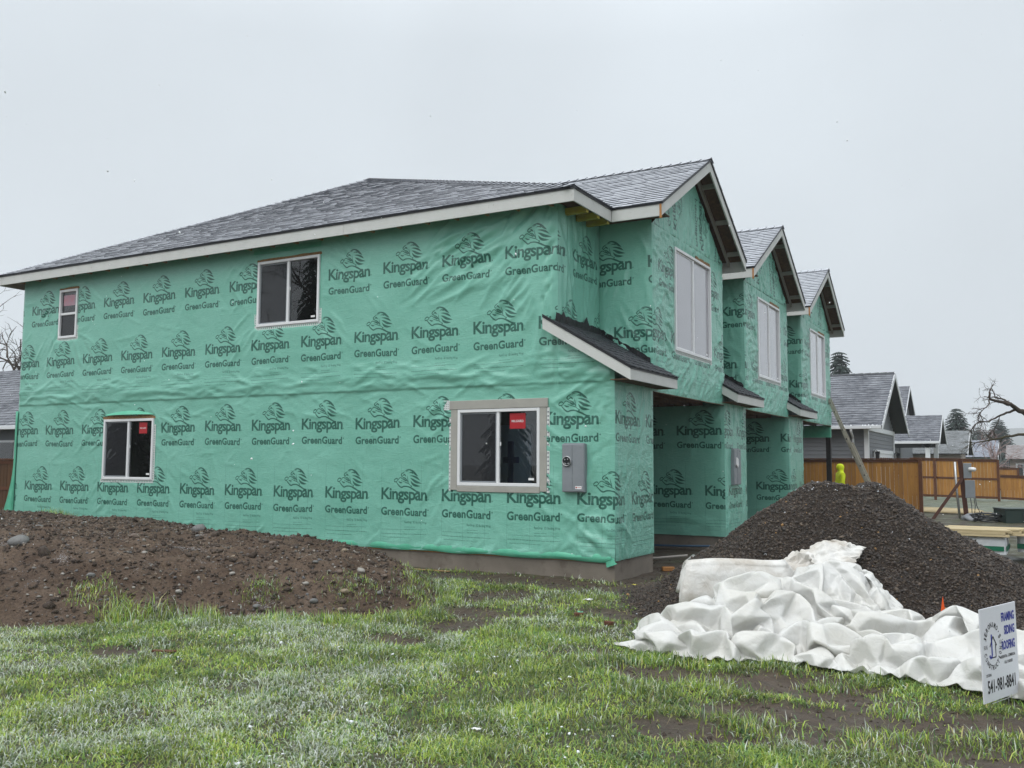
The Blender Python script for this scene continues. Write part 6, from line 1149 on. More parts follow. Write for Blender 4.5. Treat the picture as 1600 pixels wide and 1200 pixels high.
# ---- windows
def window(name, O, U, Nn, w, h, style, sticker=None, fin=(0, 0, 1, 0), glass='glass', label=None):
    """O = lower left corner of the frame on the wall plane"""
    Mx = frame(O, U, Z_, Nn); fw = .052; pr = .034
    f_ = MB(); f_.box((0, 0, -.05), (fw, h, pr), Mx); f_.box((w - fw, 0, -.05), (w, h, pr), Mx); f_.box((fw, 0, -.05), (w - fw, fw, pr), Mx); f_.box((fw, h - fw, -.05), (w - fw, h, pr), Mx)
    fr = f_.build('window', M['vinyl'], house, bevel=.004)
    if label: fr['label'] = label
    def part(nm, lo, hi, mt, bev=0):
        b = MB(); b.box(lo, hi, Mx); return b.build(nm, M[mt], fr, bevel=bev)
    if style == 'slider':
        mid = w * .5
        part('meeting_rail', (mid - .026, fw, -.03), (mid + .026, h - fw, .020), 'vinyl', .003)
        part('pane', (mid + .026, fw, -.022), (w - fw, h - fw, -.016), glass)
        part('pane', (fw, fw, -.034), (mid - .026, h - fw, -.028), glass)
        s_ = MB(); a, b, c, d = fw + .004, mid - .028, fw + .004, h - fw - .004
        for lo, hi in (((a, c, -.012), (a + .022, d, .006)), ((b - .022, c, -.012), (b, d, .006)), ((a + .022, c, -.012), (b - .022, c + .022, .006)), ((a + .022, d - .022, -.012), (b - .022, d, .006))): s_.box(lo, hi, Mx)
        s_.build('screen_frame', M['grey_metal'] if glass == 'glass' else M['vinyl'], fr)
        part('insect_screen', (a + .022, c + .022, -.006), (b - .022, d - .022, -.004), 'screen' if glass == 'glass' else 'glass_sky')
        part('latch', (mid + .03, h * .52, -.014), (mid + .048, h * .52 + .06, .004), 'vinyl')
        part('maker_label', (w - fw - .17, fw + .05, -.0155), (w - fw - .07, fw + .085, -.0145), 'white_print')
    elif style == 'hung':
        mid = h * .5
        part('meeting_rail', (fw, mid - .026, -.03), (w - fw, mid + .026, .020), 'vinyl', .003)
        part('pane', (fw, mid + .026, -.022), (w - fw, h - fw, -.016), glass); part('pane', (fw, fw, -.034), (w - fw, mid - .026, -.028), glass)
        part('insect_screen', (fw, fw, -.010), (w - fw, mid - .026, -.008), 'screen')
    if fin[2]:
        n_ = MB(); fh = .062
        def strip(x0, x1, y0, y1, vert):
            # a perforated strip: solid edges joined by ribs
            if vert:
                n_.box((x0, y0, .012), (x0 + .012, y1, .016), Mx); n_.box((x1 - .02, y0, .012), (x1, y1, .016), Mx); q = y0
                while q < y1 - .02: n_.box((x0 + .012, q, .012), (x1 - .02, q + .022, .016), Mx); q += .048
            else:
                n_.box((x0, y1 - .016, .012), (x1, y1, .016), Mx); n_.box((x0, y0, .012), (x1, y0 + .012, .016), Mx); q = x0
                while q < x1 - .02: n_.box((q, y0 + .012, .012), (q + .024, y1 - .016, .016), Mx); q += .050
        strip(-.05, w + .055, -fh, -.002, False)
        if fin[0]: strip(-.06, -.002, 0, fin[0] * h, True)
        if fin[1]: strip(w + .002, w + .06, 0, fin[1] * h, True)
        n_.box((-.085, -.10, .010), (-.01, -.045, .0115), Mx); n_.box((w + .01, -.075, .010), (w + .075, -.02, .0115), Mx)
        n_.build('nailing_fin', M['flash'], fr)
    if sticker:
        x, y, sw, sh_, mt, txt = sticker
        st = MB(); st.box((x, y, -.0155), (x + sw, y + sh_, -.0145), Mx); so_ = st.build('sticker', M[mt], fr)
        if txt:
            v, t = fit_text(txt, x + sw * .12, y + sh_ * .42, sw * .76, None, .012); me = bpy.data.meshes.new('lettering'); me.from_pydata([tuple(Mx @ Vector((a, b, -.0135))) for a, b in v], [], [tuple(map(int, q)) for q in t]); me.update()
            b = MB(); b.v = [tuple(q.co) for q in me.vertices]; bpy.data.meshes.remove(me)
            me = bpy.data.meshes.new('sticker_lettering'); me.from_pydata(b.v, [], [tuple(map(int, q)) for q in t]); me.update(); link('sticker_lettering', me, fr, [M['white_print']])
    return fr
def wwin(key): a, b, c, d = WIN[key]; return (a, 0, c), b - a, d - c
O_, w_, h_ = wwin('upl'); window('w', O_, X_, -Y_, w_, h_, 'hung', (.10, h_ - .36, .40, .24, 'pink_sticker', None), (0, .25, 1, 0), label='tall narrow window with a pink sticker')
O_, w_, h_ = wwin('upm'); window('w', O_, X_, -Y_, w_, h_, 'slider', None, (.2, .2, 1, 0), label='upper sliding window just under the eave')
O_, w_, h_ = wwin('lol'); window('w', O_, X_, -Y_, w_, h_, 'slider', (1.08, h_ - .31, .24, .23, 'red_sticker', 'MILGARD'), (0, .9, 1, 0), label='lower sliding window behind the soil mound')
O_, w_, h_ = wwin('lor'); window('w', O_, X_, -Y_, w_, h_, 'slider', (.98, h_ - .33, .29, .25, 'red_sticker', 'MILGARD'), (0, 0, 0, 0), label='lower sliding window with grey trim boards')
for k in range(3):
    window('w', (0, k * UW + PA + FW[0], FW[2]), Y_, X_, FW[1] - FW[0], FW[3] - FW[2], 'slider', None, (0, 0, 1, 0), 'glass_sky')
    o_ = MB(); o_.box((.006, k * UW + PA + FW[0] + 1.2, FW[3] + .002), (.016, k * UW + PA + FW[1], FW[3] + .07)); o_.build('strand_board_strip', M['osb'], house)
for key, hgt in (('upl', .055), ('upm', .14), ('lol', .085)):
    a, b, c, d = WIN[key]; o_ = MB(); o_.box((a - .03, -.016, d + .002), (b + .04, -.006, d + hgt)); o_.build('strand_board_strip', M['osb'], house)
a, b, c, d = WIN['lol']; n = 20; vs = []      # the slit flap of wrap bulging out over the window
for i in range(n + 1):
    t = i / n; x = a - .02 + (b - a + .06) * t; bulge = sin(pi * t) ** .8
    for (q, z) in ((0, 0), (.5, .03), (1, .0)): vs.append((x, -.012 - (.085 * bulge * (1 - q) + .02 * q * (1 - q)), d + .075 + .10 * bulge * q + .012 * (1 - q) * bulge))
F = [(3 * i + j, 3 * i + 3 + j, 3 * i + 4 + j, 3 * i + 1 + j) for i in range(n) for j in range(2)]
me = bpy.data.meshes.new('wrap_flap'); me.from_pydata(vs, [], F); me.update(); o = link('wrap_flap', me, house, [M['wrapfold']]); o.modifiers.new('t', 'SOLIDIFY').thickness = .003
a, b, c, d = WIN['upm']; vs = []              # loose flap above the upper window
for i in range(n + 1):
    t = i / n; x = a - .10 + (b - a + .14) * t
    for (q, z) in ((0, 0), (.5, .05), (1, .10)): vs.append((x, -.012 - .05 * (1 - q) * (.8 + .2 * sin(9 * t)), d + .15 + .13 * q))
me = bpy.data.meshes.new('wrap_flap'); me.from_pydata(vs, [], F); me.update(); o = link('wrap_flap', me, house, [M['wrapfold']]); o.modifiers.new('t', 'SOLIDIFY').thickness = .003
# grey casing boards round the lower right window
a, b, c, d = WIN['lor']
for (x0, x1, z0, z1, y) in ((a - .16, b + .15, d + .003, d + .15, -.040), (a - .13, a - .003, c - .075, d, -.034), (b + .003, b + .125, c - .075, d, -.034), (a - .001, b + .001, c - .10, c - .003, -.036)):
    t_ = MB(); t_.box((x0, y, z0), (x1, -.004, z1)); t_.build('casing_board', M['trim'], house, bevel=.004)
fl = MB(); fl.box((a - .28, -.024, d + .0), (a - .165, -.018, d + .16)); 
for i in range(3):
    for j in range(4): fl.box((a - .27 + .035 * i, -.026, d + .02 + .036 * j), (a - .255 + .035 * i, -.0245, d + .035 + .036 * j), None, 1)
fl.build('flashing_tab', [M['flash'], M['grey_metal']], house)
for (x0, x1) in ((a - .165, a - .132), (b + .127, b + .175)):
    fl = MB(); fl.box((x0, -.024, c - .09), (x1, -.018, d)); q = c - .06
    while q < d - .03: fl.box((x0 + .008, -.026, q), (x1 - .008, -.0245, q + .022), None, 1); q += .065
    fl.build('flashing_strip', [M['flash'], M['grey_metal']], house)
# bright folded hem of the wrap at the bottom and the flared left corner
vs = []; xs = np.linspace(-6.6, -.05, 90)
for i, x in enumerate(xs):
    k_ = sstep(-4.0, -.3, x); vs += [(x, -.022, Z0 + .10 + .02 * float(pn(x * 2, 0, 3))), (x, -.045 - .03 * float(k_) - .012 * sin(x * 7), Z0 + .03 + .02 * float(pn(x * 3, 1, 3))), (x, -.018, Z0 - .012 - .012 * float(k_) + .008 * sin(x * 5))]
F = [(3 * i + j, 3 * i + 3 + j, 3 * i + 4 + j, 3 * i + 1 + j) for i in range(89) for j in range(2)]
me = bpy.data.meshes.new('wrap_hem'); me.from_pydata(vs, [], F); me.update(); me.polygons.foreach_set('use_smooth', [True] * len(F)); link('wrap_hem', me, house, [M['wrapfold']])
vs = [(-.16, -.02, Z0 + .06), (-.02, -.05, Z0 + .05), (.03, -.055, Z0 - .02), (-.13, -.03, Z0 - .10), (-.03, -.06, Z0 - .065), (.06, -.06, Z0 - .03)]
me = bpy.data.meshes.new('wrap_corner_flap'); me.from_pydata(vs, [], [(0, 1, 4, 3), (1, 2, 5, 4)]); me.update(); o = link('wrap_corner_flap', me, house, [M['wrapfold']]); o.modifiers.new('t', 'SOLIDIFY').thickness = .003
vs = []; zs = np.linspace(.2, 2.9, 14)
for i, z in enumerate(zs):
    q = .22 * max(0, 1 - (z - .2) / 1.5) ** 1.6; vs += [(-L + .03, -.03, z), (-L - q - .02, -.05 - q * .8, z), (-L - .005, .25, z)]
F = [(3 * i + j, 3 * i + 3 + j, 3 * i + 4 + j, 3 * i + 1 + j) for i in range(13) for j in range(2)]
me = bpy.data.meshes.new('wrap_corner_flap'); me.from_pydata(vs, [], F); me.update(); me.polygons.foreach_set('use_smooth', [True] * len(F)); o = link('wrap_corner_flap', me, house, [M['wrapfold']]); o.modifiers.new('t', 'SOLIDIFY').thickness = .003

# ---- meter boxes on the wrap
def meter_box(O, U, Nn, w, h, dpt, label, meter=True):
    root = empty('meter_box', Vector(O)); tag(root, label, 'meter box', 'grey electric meter boxes')
    Mx = frame((0, 0, 0), U, Z_, Nn)
    b = MB(); b.box((0, 0, 0), (w, h, dpt), Mx); b.build('body', M['grey_metal'], root, bevel=.006)
    b = MB(); b.box((.01, h * .52, dpt), (w * .46, h - .015, dpt + .008), Mx); b.build('upper_cover', M['grey_metal'], root, bevel=.003)
    b = MB(); b.box((.01, .015, dpt), (w * .46, h * .515, dpt + .006), Mx); b.build('lower_cover', M['grey_metal'], root, bevel=.003)
    b = MB(); b.box((w * .475, .015, dpt), (w - .01, h - .015, dpt + .010), Mx); b.build('door', M['grey_metal'], root, bevel=.003)
    b = MB(); b.box((.02, h, .02), (w - .03, h + .012, dpt - .02), Mx); b.box((w * .8, h - .06, dpt + .010), (w * .86, h - .035, dpt + .018), Mx); b.build('top_hub', M['grey_metal'], root)
    if meter:
        cx, cy, R = w * .235, h * .64, .078
        ring = MB(); n = 24; vs = []
        for j in range(n):
            a = 2 * pi * j / n
            for (r, z) in ((R, dpt + .008), (R, dpt + .03), (R * .86, dpt + .034), (R * .82, dpt + .02)): vs.append((cx + r * cos(a), cy + r * sin(a), z))
        ring.add(vs, [(4 * j + q, 4 * ((j + 1) % n) + q, 4 * ((j + 1) % n) + q + 1, 4 * j + q + 1) for j in range(n) for q in range(3)], Mx); ring.build('meter_ring', M['chrome'], root, smooth=True)
        disc = MB(); disc.add([(cx + R * .84 * cos(2 * pi * j / n), cy + R * .84 * sin(2 * pi * j / n), dpt + .02) for j in range(n)], [tuple(range(n))], Mx); disc.build('meter_socket', M['black'], root)
        for (dx, dy) in ((-.03, .025), (.02, .03), (-.035, -.035), (-.012, -.04), (.03, -.035)):
            c_ = MB(); c_.box((cx + dx - .008, cy + dy - .011, dpt + .02), (cx + dx + .008, cy + dy + .011, dpt + .032), Mx); c_.build('contact', M['chrome'], root)
        s_ = MB(); s_.box((w * .6, .05, dpt + .0105), (w * .88, .095, dpt + .0115), Mx); s_.build('label_plate', M['white_print'], root)
        s_ = MB(); s_.box((w * .62, .062, dpt + .0116), (w * .68, .084, dpt + .0122), Mx); s_.box((w * .70, .07, dpt + .0116), (w * .86, .076, dpt + .0122), Mx); s_.build('label_print', M['red_sticker'], root)
    else:
        s_ = MB(); s_.prism([(w * .2, h * .55), (w * .34, h * .48), (w * .46, h * .56), (w * .40, h * .72), (w * .26, h * .76)], .03, Mx @ Matrix.Translation((0, 0, dpt + .01))); s_.build('plastic_bag', M['white_print'], root)
    return root
meter_box((-.84, -.006, 1.31), X_, -Y_, .385, .745, .11, 'grey electric meter box on the long wall beside the trimmed window')
meter_box((.004, 6.08, 1.33), Y_, X_, .50, .75, .08, 'grey electric meter box with white plastic on the pier between the porches', False)
# added panel with a blue cross, imitating a reflection in the lower right window
root = empty('reflection_panel', (-2.05, .34, Z0 + .05)); tag(root, 'added pale panel with a dark blue cross in place of a reflection in the trimmed window', 'panel')
b = MB(); b.box((-.35, 0, 0), (.42, .04, 2.05)); b.build('board', M['panel'], root)
b = MB(); b.box((-.02, -.006, .95), (.09, -.001, 1.78)); b.box((-.10, -.012, 1.42), (.20, -.0065, 1.52)); b.build('cross', M['cross_blue'], root)

# ------------------------------------------------------------------ ground
def axis(a, b, st, lo, hi):
    mid = np.arange(a, b + st / 2, st); out = [b]; s = st
    while out[-1] < hi: s *= 1.16; out.append(out[-1] + s)
    neg = [a]; s = st
    while neg[-1] > lo: s *= 1.16; neg.append(neg[-1] - s)
    return np.array(neg[:0:-1] + list(mid) + out[1:])
gx, gy = axis(-9, 9.5, .075, -2300, 2300), axis(-12.5, 6, .075, -2300, 2300)
GX, GY = np.meshgrid(gx, gy, indexing='ij'); GZ = ground_z(GX, GY)
soil = np.array((.066, .046, .031)); lawn = np.array((.075, .10, .032)); farlawn = np.array((.15, .175, .125)); far = np.array((.10, .095, .07))
mk = mud_mask(GX, GY); nn = np.clip(.5 + .9 * fbm(GX * 3, GY * 3, 3, 21), 0, 1)[..., None]
base = soil * .8 * (1 - nn * .6) + lawn * nn * .6
base = base * (1 - mk[..., None]) + soil * (1 + .25 * (nn - .5)) * mk[..., None]
fl_ = (sstep(22, 24, GY) * sstep(-3, -1, GX))[..., None]; base = base * (1 - fl_) + farlawn * (.9 + .3 * (nn - .5)) * fl_
ff = sstep(40, 70, np.hypot(GX, GY))[..., None]; base = base * (1 - ff) + far * ff
me = arr_mesh('ground', np.dstack([GX, GY, GZ]).reshape(-1, 3), [grid_faces(len(gx), len(gy))], base.reshape(-1, 3), True)
mt, nt, b = new_mat('wet_soil_and_turf')
P = coords(nt, 'Object'); cn = nt.nodes.new('ShaderNodeAttribute'); cn.attribute_name = 'Col'
f1 = noise_n(nt, P, 9, 8, .7); f2_ = noise_n(nt, P, 60, 4, .6)
col = mixc(nt, 1.0, cn.outputs['Color'], nd(nt, 'ShaderNodeMapRange', {'Value': f1, 'From Min': .3, 'From Max': .7, 'To Min': .6, 'To Max': 1.3}).outputs[0], 'MULTIPLY')
nt.links.new(col, b.inputs['Base Color']); nt.links.new(rng_n(nt, noise_n(nt, P, 2.5, 3, .5), .35, .65, .42, .85), b.inputs['Roughness']); b.inputs['Specular IOR Level'].default_value = .45
hb = math_n(nt, 'ADD', math_n(nt, 'MULTIPLY', f1, 1.0), math_n(nt, 'MULTIPLY', f2_, .35))
nt.links.new(nd(nt, 'ShaderNodeBump', {'Height': hb, 'Strength': .8, 'Distance': .05}).outputs[0], b.inputs['Normal'])
M['ground'] = mt
tag(link('ground', me, None, [mt]), kind='structure')

# ------------------------------------------------------------------ hills far off, seen through the snowy air
hx = np.linspace(-1.25, .75, 160); hr = np.linspace(0, 1, 14); HA, HR = np.meshgrid(hx, hr, indexing='ij')
top = 74 + 40 * fbm(HA * 5, HA * 0, 4, 61) + 9 * pn(HA * 90, HA * 0, 62) - 60 * sstep(-.15, -.75, HA)
R_ = 1150 + 700 * HR
V = np.stack([5.6 + R_ * np.sin(HA), -13.2 + R_ * np.cos(HA), top * np.sin(np.clip(HR * 1.1, 0, 1) * pi / 2) + 2.5 * pn(HA * 70, HR * 12, 63) - .5], -1)
M['hill'] = pmat('wooded_hillside', (.035, .045, .035), (.06, .07, .06), .02, .95)
tag(link('hills', arr_mesh('hills', V.reshape(-1, 3), [grid_faces(160, 14)], None, True), None, [M['hill']]), kind='structure')

# ------------------------------------------------------------------ soil mound
def dirt_mat(name, c1, c2, c3, sn=.0):
    mt, nt, b = new_mat(name); P = coords(nt, 'Object')
    a = noise_n(nt, P, 1.3, 6, .65); c = noise_n(nt, P, 22, 6, .7); d = noise_n(nt, P, 95, 3, .6)
    col = mixc(nt, rng_n(nt, a, .35, .65), c1, c2); col = mixc(nt, rng_n(nt, c, .45, .72, 0, .8), col, c3)
    if sn:
        s = math_n(nt, 'ADD', math_n(nt, 'MULTIPLY', noise_n(nt, P, 2.1, 3, .6), .45), math_n(nt, 'MULTIPLY', d, .55))
        geo = nt.nodes.new('ShaderNodeNewGeometry'); up = nd(nt, 'ShaderNodeSeparateXYZ', {0: geo.outputs['Normal']}).outputs['Z']
        col = mixc(nt, math_n(nt, 'MULTIPLY', rng_n(nt, s, .62, .66, 0, sn), rng_n(nt, up, .6, .9)), col, (.55, .58, .62))
    nt.links.new(col, b.inputs['Base Color']); b.inputs['Roughness'].default_value = .85; b.inputs['Specular IOR Level'].default_value = .25
    h = math_n(nt, 'ADD', math_n(nt, 'MULTIPLY', c, 1.0), math_n(nt, 'MULTIPLY', d, .4))
    nt.links.new(nd(nt, 'ShaderNodeBump', {'Height': h, 'Strength': .9, 'Distance': .045}).outputs[0], b.inputs['Normal']); return mt
M['dirt'] = dirt_mat('dark_soil', (.078, .050, .034), (.165, .118, .085), (.034, .024, .017), .9)
M['clod'] = dirt_mat('soil_clod', (.074, .056, .045), (.13, .10, .08), (.040, .031, .026), .7)
mx_, my_ = np.arange(-17, -.5, .045), np.arange(-11.5, .5, .045)
MX, MY = np.meshgrid(mx_, my_, indexing='ij'); MZ = mound_h(MX, MY) + ground_z(MX, MY) * .6
keepv = (MZ > ground_z(MX, MY) - .12) & (MY < .45)
kf = keepv[:-1, :-1] | keepv[1:, 1:]
def compact(me_name, V, F, smooth=True):
    u, remap_index = np.unique(F, return_inverse=True); return arr_mesh(me_name, V[u], [remap_index.reshape(F.shape)], None, smooth)
mound = link('dirt_mound', compact('dirt_mound', np.dstack([MX, MY, MZ]).reshape(-1, 3), grid_faces(len(mx_), len(my_), kf)), None, [M['dirt']])
tag(mound, 'long low mound of dark brown soil heaped along the green wrapped wall', 'soil mound')
def top_z(x, y): return np.maximum(ground_z(x, y), mound_h(x, y) + ground_z(x, y) * .6)
def in_view(x, y, ang=.60, dmin=0, dmax=99):
    dx, dy = x - 5.63, y + 13.2; d = dx * -.4906 + dy * .8714; s = dx * .8714 + dy * .4906
    return (d > dmin) & (d < dmax) & (np.abs(s) < d * ang + .8)
ICO_V = None
def rock_proto(sub, seed, lumpy=.25, squash=.8):
    bm = bmesh.new(); bmesh.ops.create_icosphere(bm, subdivisions=sub, radius=1.0); v = np.array([tuple(q.co) for q in bm.verts]); f = np.array([[q.index for q in p.verts] for p in bm.faces]); bm.free()
    r = np.random.default_rng(seed); 
    k = 1 + lumpy * (fbm(v[:, 0] * 1.1 + v[:, 2] * .7 + seed, v[:, 1] * 1.1 - v[:, 2] * .6, 2, seed)) * 1.6 + r.uniform(-.06, .06, len(v)) * lumpy * 2
    v = v * k[:, None]; v[:, 2] *= squash; return v, f
def scatter_mesh(name, protos, X, Y, Z, size, mat, parent=None, cols=None, smooth=False, tilt=.5, seed=1):
    r = np.random.default_rng(seed); n = len(X); which = r.integers(0, len(protos), n); Vs, Fs, Cs = [], [], []; off = 0
    for p, (pv, pf) in enumerate(protos):
        i = np.nonzero(which == p)[0]; m_ = len(i)
        if not m_: continue
        az, tx, ty = r.uniform(0, 6.283, m_), r.normal(0, tilt, m_), r.normal(0, tilt, m_)
        sc_ = size[i, None, None] * r.uniform(.7, 1.35, (m_, 1, 3)); v = pv[None] * sc_
        c, s = np.cos(tx)[:, None], np.sin(tx)[:, None]; y, z = v[..., 1] * c - v[..., 2] * s, v[..., 1] * s + v[..., 2] * c; x = v[..., 0]
        c, s = np.cos(ty)[:, None], np.sin(ty)[:, None]; x, z = x * c + z * s, -x * s + z * c
        c, s = np.cos(az)[:, None], np.sin(az)[:, None]; x, y = x * c - y * s, x * s + y * c
        Vs.append(np.stack([x + X[i, None], y + Y[i, None], z + Z[i, None]], -1).reshape(-1, 3))
        Fs.append((pf[None] + (np.arange(m_) * len(pv))[:, None, None] + off).reshape(-1, 3)); off += m_ * len(pv)
        if cols is not None: Cs.append(np.repeat(cols[i], len(pv), 0))
    me = arr_mesh(name, np.concatenate(Vs), [np.concatenate(Fs)], np.concatenate(Cs) if cols is not None else None, smooth)
    return link(name, me, parent, [mat])
# clods and small stones
r = np.random.default_rng(77)
X, Y = r.uniform(-16, -.8, 60000), r.uniform(-10, .2, 60000); d = poly_sd(X, Y, MPOLY); k = (d > .02) & in_view(X, Y, .62) & (r.random(60000) < .85)
X, Y = X[k], Y[k]; sz_ = .006 + .024 * r.random(len(X)) ** 4 + .022 * (r.random(len(X)) < .025) + .032 * (r.random(len(X)) < .005)
o = scatter_mesh('soil_clods', [rock_proto(1, q, .75, .7) for q in range(5)], X, Y, top_z(X, Y) + sz_ * .2, sz_, M['clod'], mound, seed=3); tag(o, kind='stuff')
n = 5200; X, Y = r.uniform(-12, -.9, n * 3), r.uniform(-8.5, -.4, n * 3); k = (poly_sd(X, Y, MPOLY) > .05) & in_view(X, Y, .62) & (r.random(n * 3) < .30 + .7 * np.exp(-((X + .9) ** 2 + (Y + 6) ** 2) / 3.5)); X, Y = X[k], Y[k]
sz_ = .010 + .016 * r.random(len(X)) ** 2; cc = np.array([(.20, .185, .165), (.15, .14, .13), (.24, .19, .14), (.12, .12, .125), (.30, .28, .25)])[r.integers(0, 5, len(X))] * r.uniform(.6, 1.1, (len(X), 1))
M['pebble'] = pmat('pebble', (.2, .19, .17), None, rough=.55, attr='Col', dirt=((.07, .05, .035), 30, .5, .7))
o = scatter_mesh('pebbles', [rock_proto(1, 20 + q, .15, .7) for q in range(3)], X, Y, top_z(X, Y) + sz_ * .15, sz_, M['pebble'], mound, cols=cc, smooth=True, seed=4); tag(o, kind='stuff')
# separate cobbles one can pick out
STM = [pmat('cobble_%s' % q, c, tuple(x * .75 for x in c), 8, .6, .2, 40, dirt=((.07, .05, .035), 5, .55, .72)) for q, c in (('grey', (.17, .17, .165)), ('sandy', (.27, .215, .15)), ('pale', (.34, .32, .29)), ('brown', (.15, .11, .085)))]
STONE_ME = []
for q in range(4):
    v, f = rock_proto(3, 60 + q, .12, .68); STONE_ME.append(arr_mesh('stone', v, [f], None, True))
COB = [(-5.47,-3.1,.15,0,'large rounded dark grey stone lying on the upper slope of the soil mound'),(-4.91,-4.69,.09,3,None),(-5.5,-5.95,.17,0,'broad flat grey stone half buried low in the soil mound at the frame edge'),(-3.04,-5.58,.055,2,'small pale stone lying alone on the bare soil above the grass tuft'),(-1.30,-5.05,.085,2,'pale grey rounded cobble at the foot of the soil mound'),
 (-1.75,-4.75,.07,0,None),(-1.62,-4.35,.075,1,'sandy cobble in the cluster of stones on the lower mound slope'),(-1.95,-4.05,.06,3,None),(-1.45,-4.62,.055,1,None),(-1.9,-3.7,.075,2,'pale round cobble higher up in the stone cluster'),(-2.3,-4.1,.05,0,None),(-2.68,-4.46,.085,3,'brownish flat stone partly sunk in the middle of the mound'),(-2.9,-4.9,.05,2,None),(-7.4,-4.4,.10,0,None),(-6.5,-3.0,.07,3,None),
 (-3.5,-3.6,.07,3,None),(-4.1,-5.2,.06,2,None),(-2.2,-5.2,.06,0,None),(-2.5,-3.3,.06,1,None),(-1.6,-3.6,.05,3,None),(-6.0,-4.8,.06,2,None),(-4.6,-3.9,.06,0,None),(-3.3,-4.5,.05,1,None),(-1.35,-4.05,.05,0,None),(-2.05,-4.55,.055,2,None),(-8.3,-5.4,.09,3,None),(-3.9,-6.1,.06,0,None)]
for (x, y, s, q, lb) in COB:
    o = bpy.data.objects.new('cobble', STONE_ME[random.randrange(4)].copy()); COL.objects.link(o); o.data.materials.append(STM[q])
    s *= .74; o.scale = (s * random.uniform(.95, 1.35), s * random.uniform(.8, 1.0), s * random.uniform(.8, 1.0)); o.rotation_euler = (random.uniform(-.2, .2), random.uniform(-.2, .2), random.uniform(0, 6)); o.location = (x, y, float(top_z(np.array([x]), np.array([y]))[0]) + s * .22)
    tag(o, lb or 'small rounded cobble among the loose stones scattered over the soil mound', 'stone', 'cobbles lying on the soil mound')

# ------------------------------------------------------------------ gravel pile
M['gravel_base'] = dirt_mat('gravel_core', (.030, .023, .018), (.045, .032, .024), (.018, .014, .012), .25)
M['gravel'] = pmat('crushed_gravel', (.07, .06, .05), None, rough=.5, spec=.45, attr='Col', bump=.3, bscale=90)
qx, qy = np.arange(-.6, 8.0, .05), np.arange(-4.2, 4.2, .05); QX, QY = np.meshgrid(qx, qy, indexing='ij'); QZ = gravel_h(QX, QY)
kv = QZ > ground_z(QX, QY) - .10; kv = kv[:-1, :-1] | kv[1:, 1:]
pile = link('gravel_pile', compact('gravel_pile', np.dstack([QX, QY, QZ]).reshape(-1, 3), grid_faces(len(qx), len(qy), kv)), None, [M['gravel_base']])
tag(pile, 'tall cone of dark wet crushed gravel in front of the open porches', 'gravel pile')
n = 125000; X, Y = r.uniform(-.6, 7.6, n), r.uniform(-4.0, 2.2, n); Z = gravel_h(X, Y); sd_ = (X - GC[0]) * GS[0] + (Y - GC[1]) * GS[1]; td_ = (X - GC[0]) * GT[0] + (Y - GC[1]) * GT[1]
k = (Z > ground_z(X, Y) - .01) & (td_ < 1.0) & in_view(X, Y, .60); X, Y, Z = X[k], Y[k], Z[k]
sz_ = .008 + .009 * r.random(len(X)) ** 2 + .012 * (r.random(len(X)) < .05)
cc = np.array([(.056, .039, .028), (.034, .025, .020), (.085, .058, .038), (.066, .053, .043), (.12, .09, .065)])[r.choice(5, len(X), p=(.34, .3, .18, .12, .06))] * r.uniform(.5, 1.02, (len(X), 1))
sn = (fbm(X * 1.5, Y * 1.5, 2, 81) > .1) & (r.random(len(X)) < .002) | ((Z > 1.40) & (r.random(len(X)) < .03)); cc[sn] = (.5, .52, .55)
cc[r.random(len(X)) < .002] = (.30, .17, .06)
o = scatter_mesh('gravel_stones', [rock_proto(1, 40 + q, .55, .7) for q in range(5)], X, Y, Z + sz_ * .35, sz_, M['gravel'], pile, cols=cc, tilt=.9, seed=6); tag(o, kind='stuff')
n = 2600; X, Y = r.uniform(-1.2, 7.5, n), r.uniform(-4.4, 4, n); Z = gravel_h(X, Y); g = ground_z(X, Y); k = (Z < g + .01) & (r.random(n) < np.exp(-np.abs(Z - g) * 9) * .9) & ~((X < .05) & (Y > -.02) & (Y < PA + .05)); X, Y = X[k], Y[k]; sz_ = .008 + .012 * r.random(len(X))
cc = np.tile((.055, .045, .036), (len(X), 1)) * r.uniform(.6, 1.7, (len(X), 1))
o = scatter_mesh('spilled_gravel', [rock_proto(1, 40 + q, .55, .7) for q in range(3)], X, Y, ground_z(X, Y) + sz_ * .3, sz_, M['gravel'], pile, cols=cc, tilt=.9, seed=7); tag(o, kind='stuff')

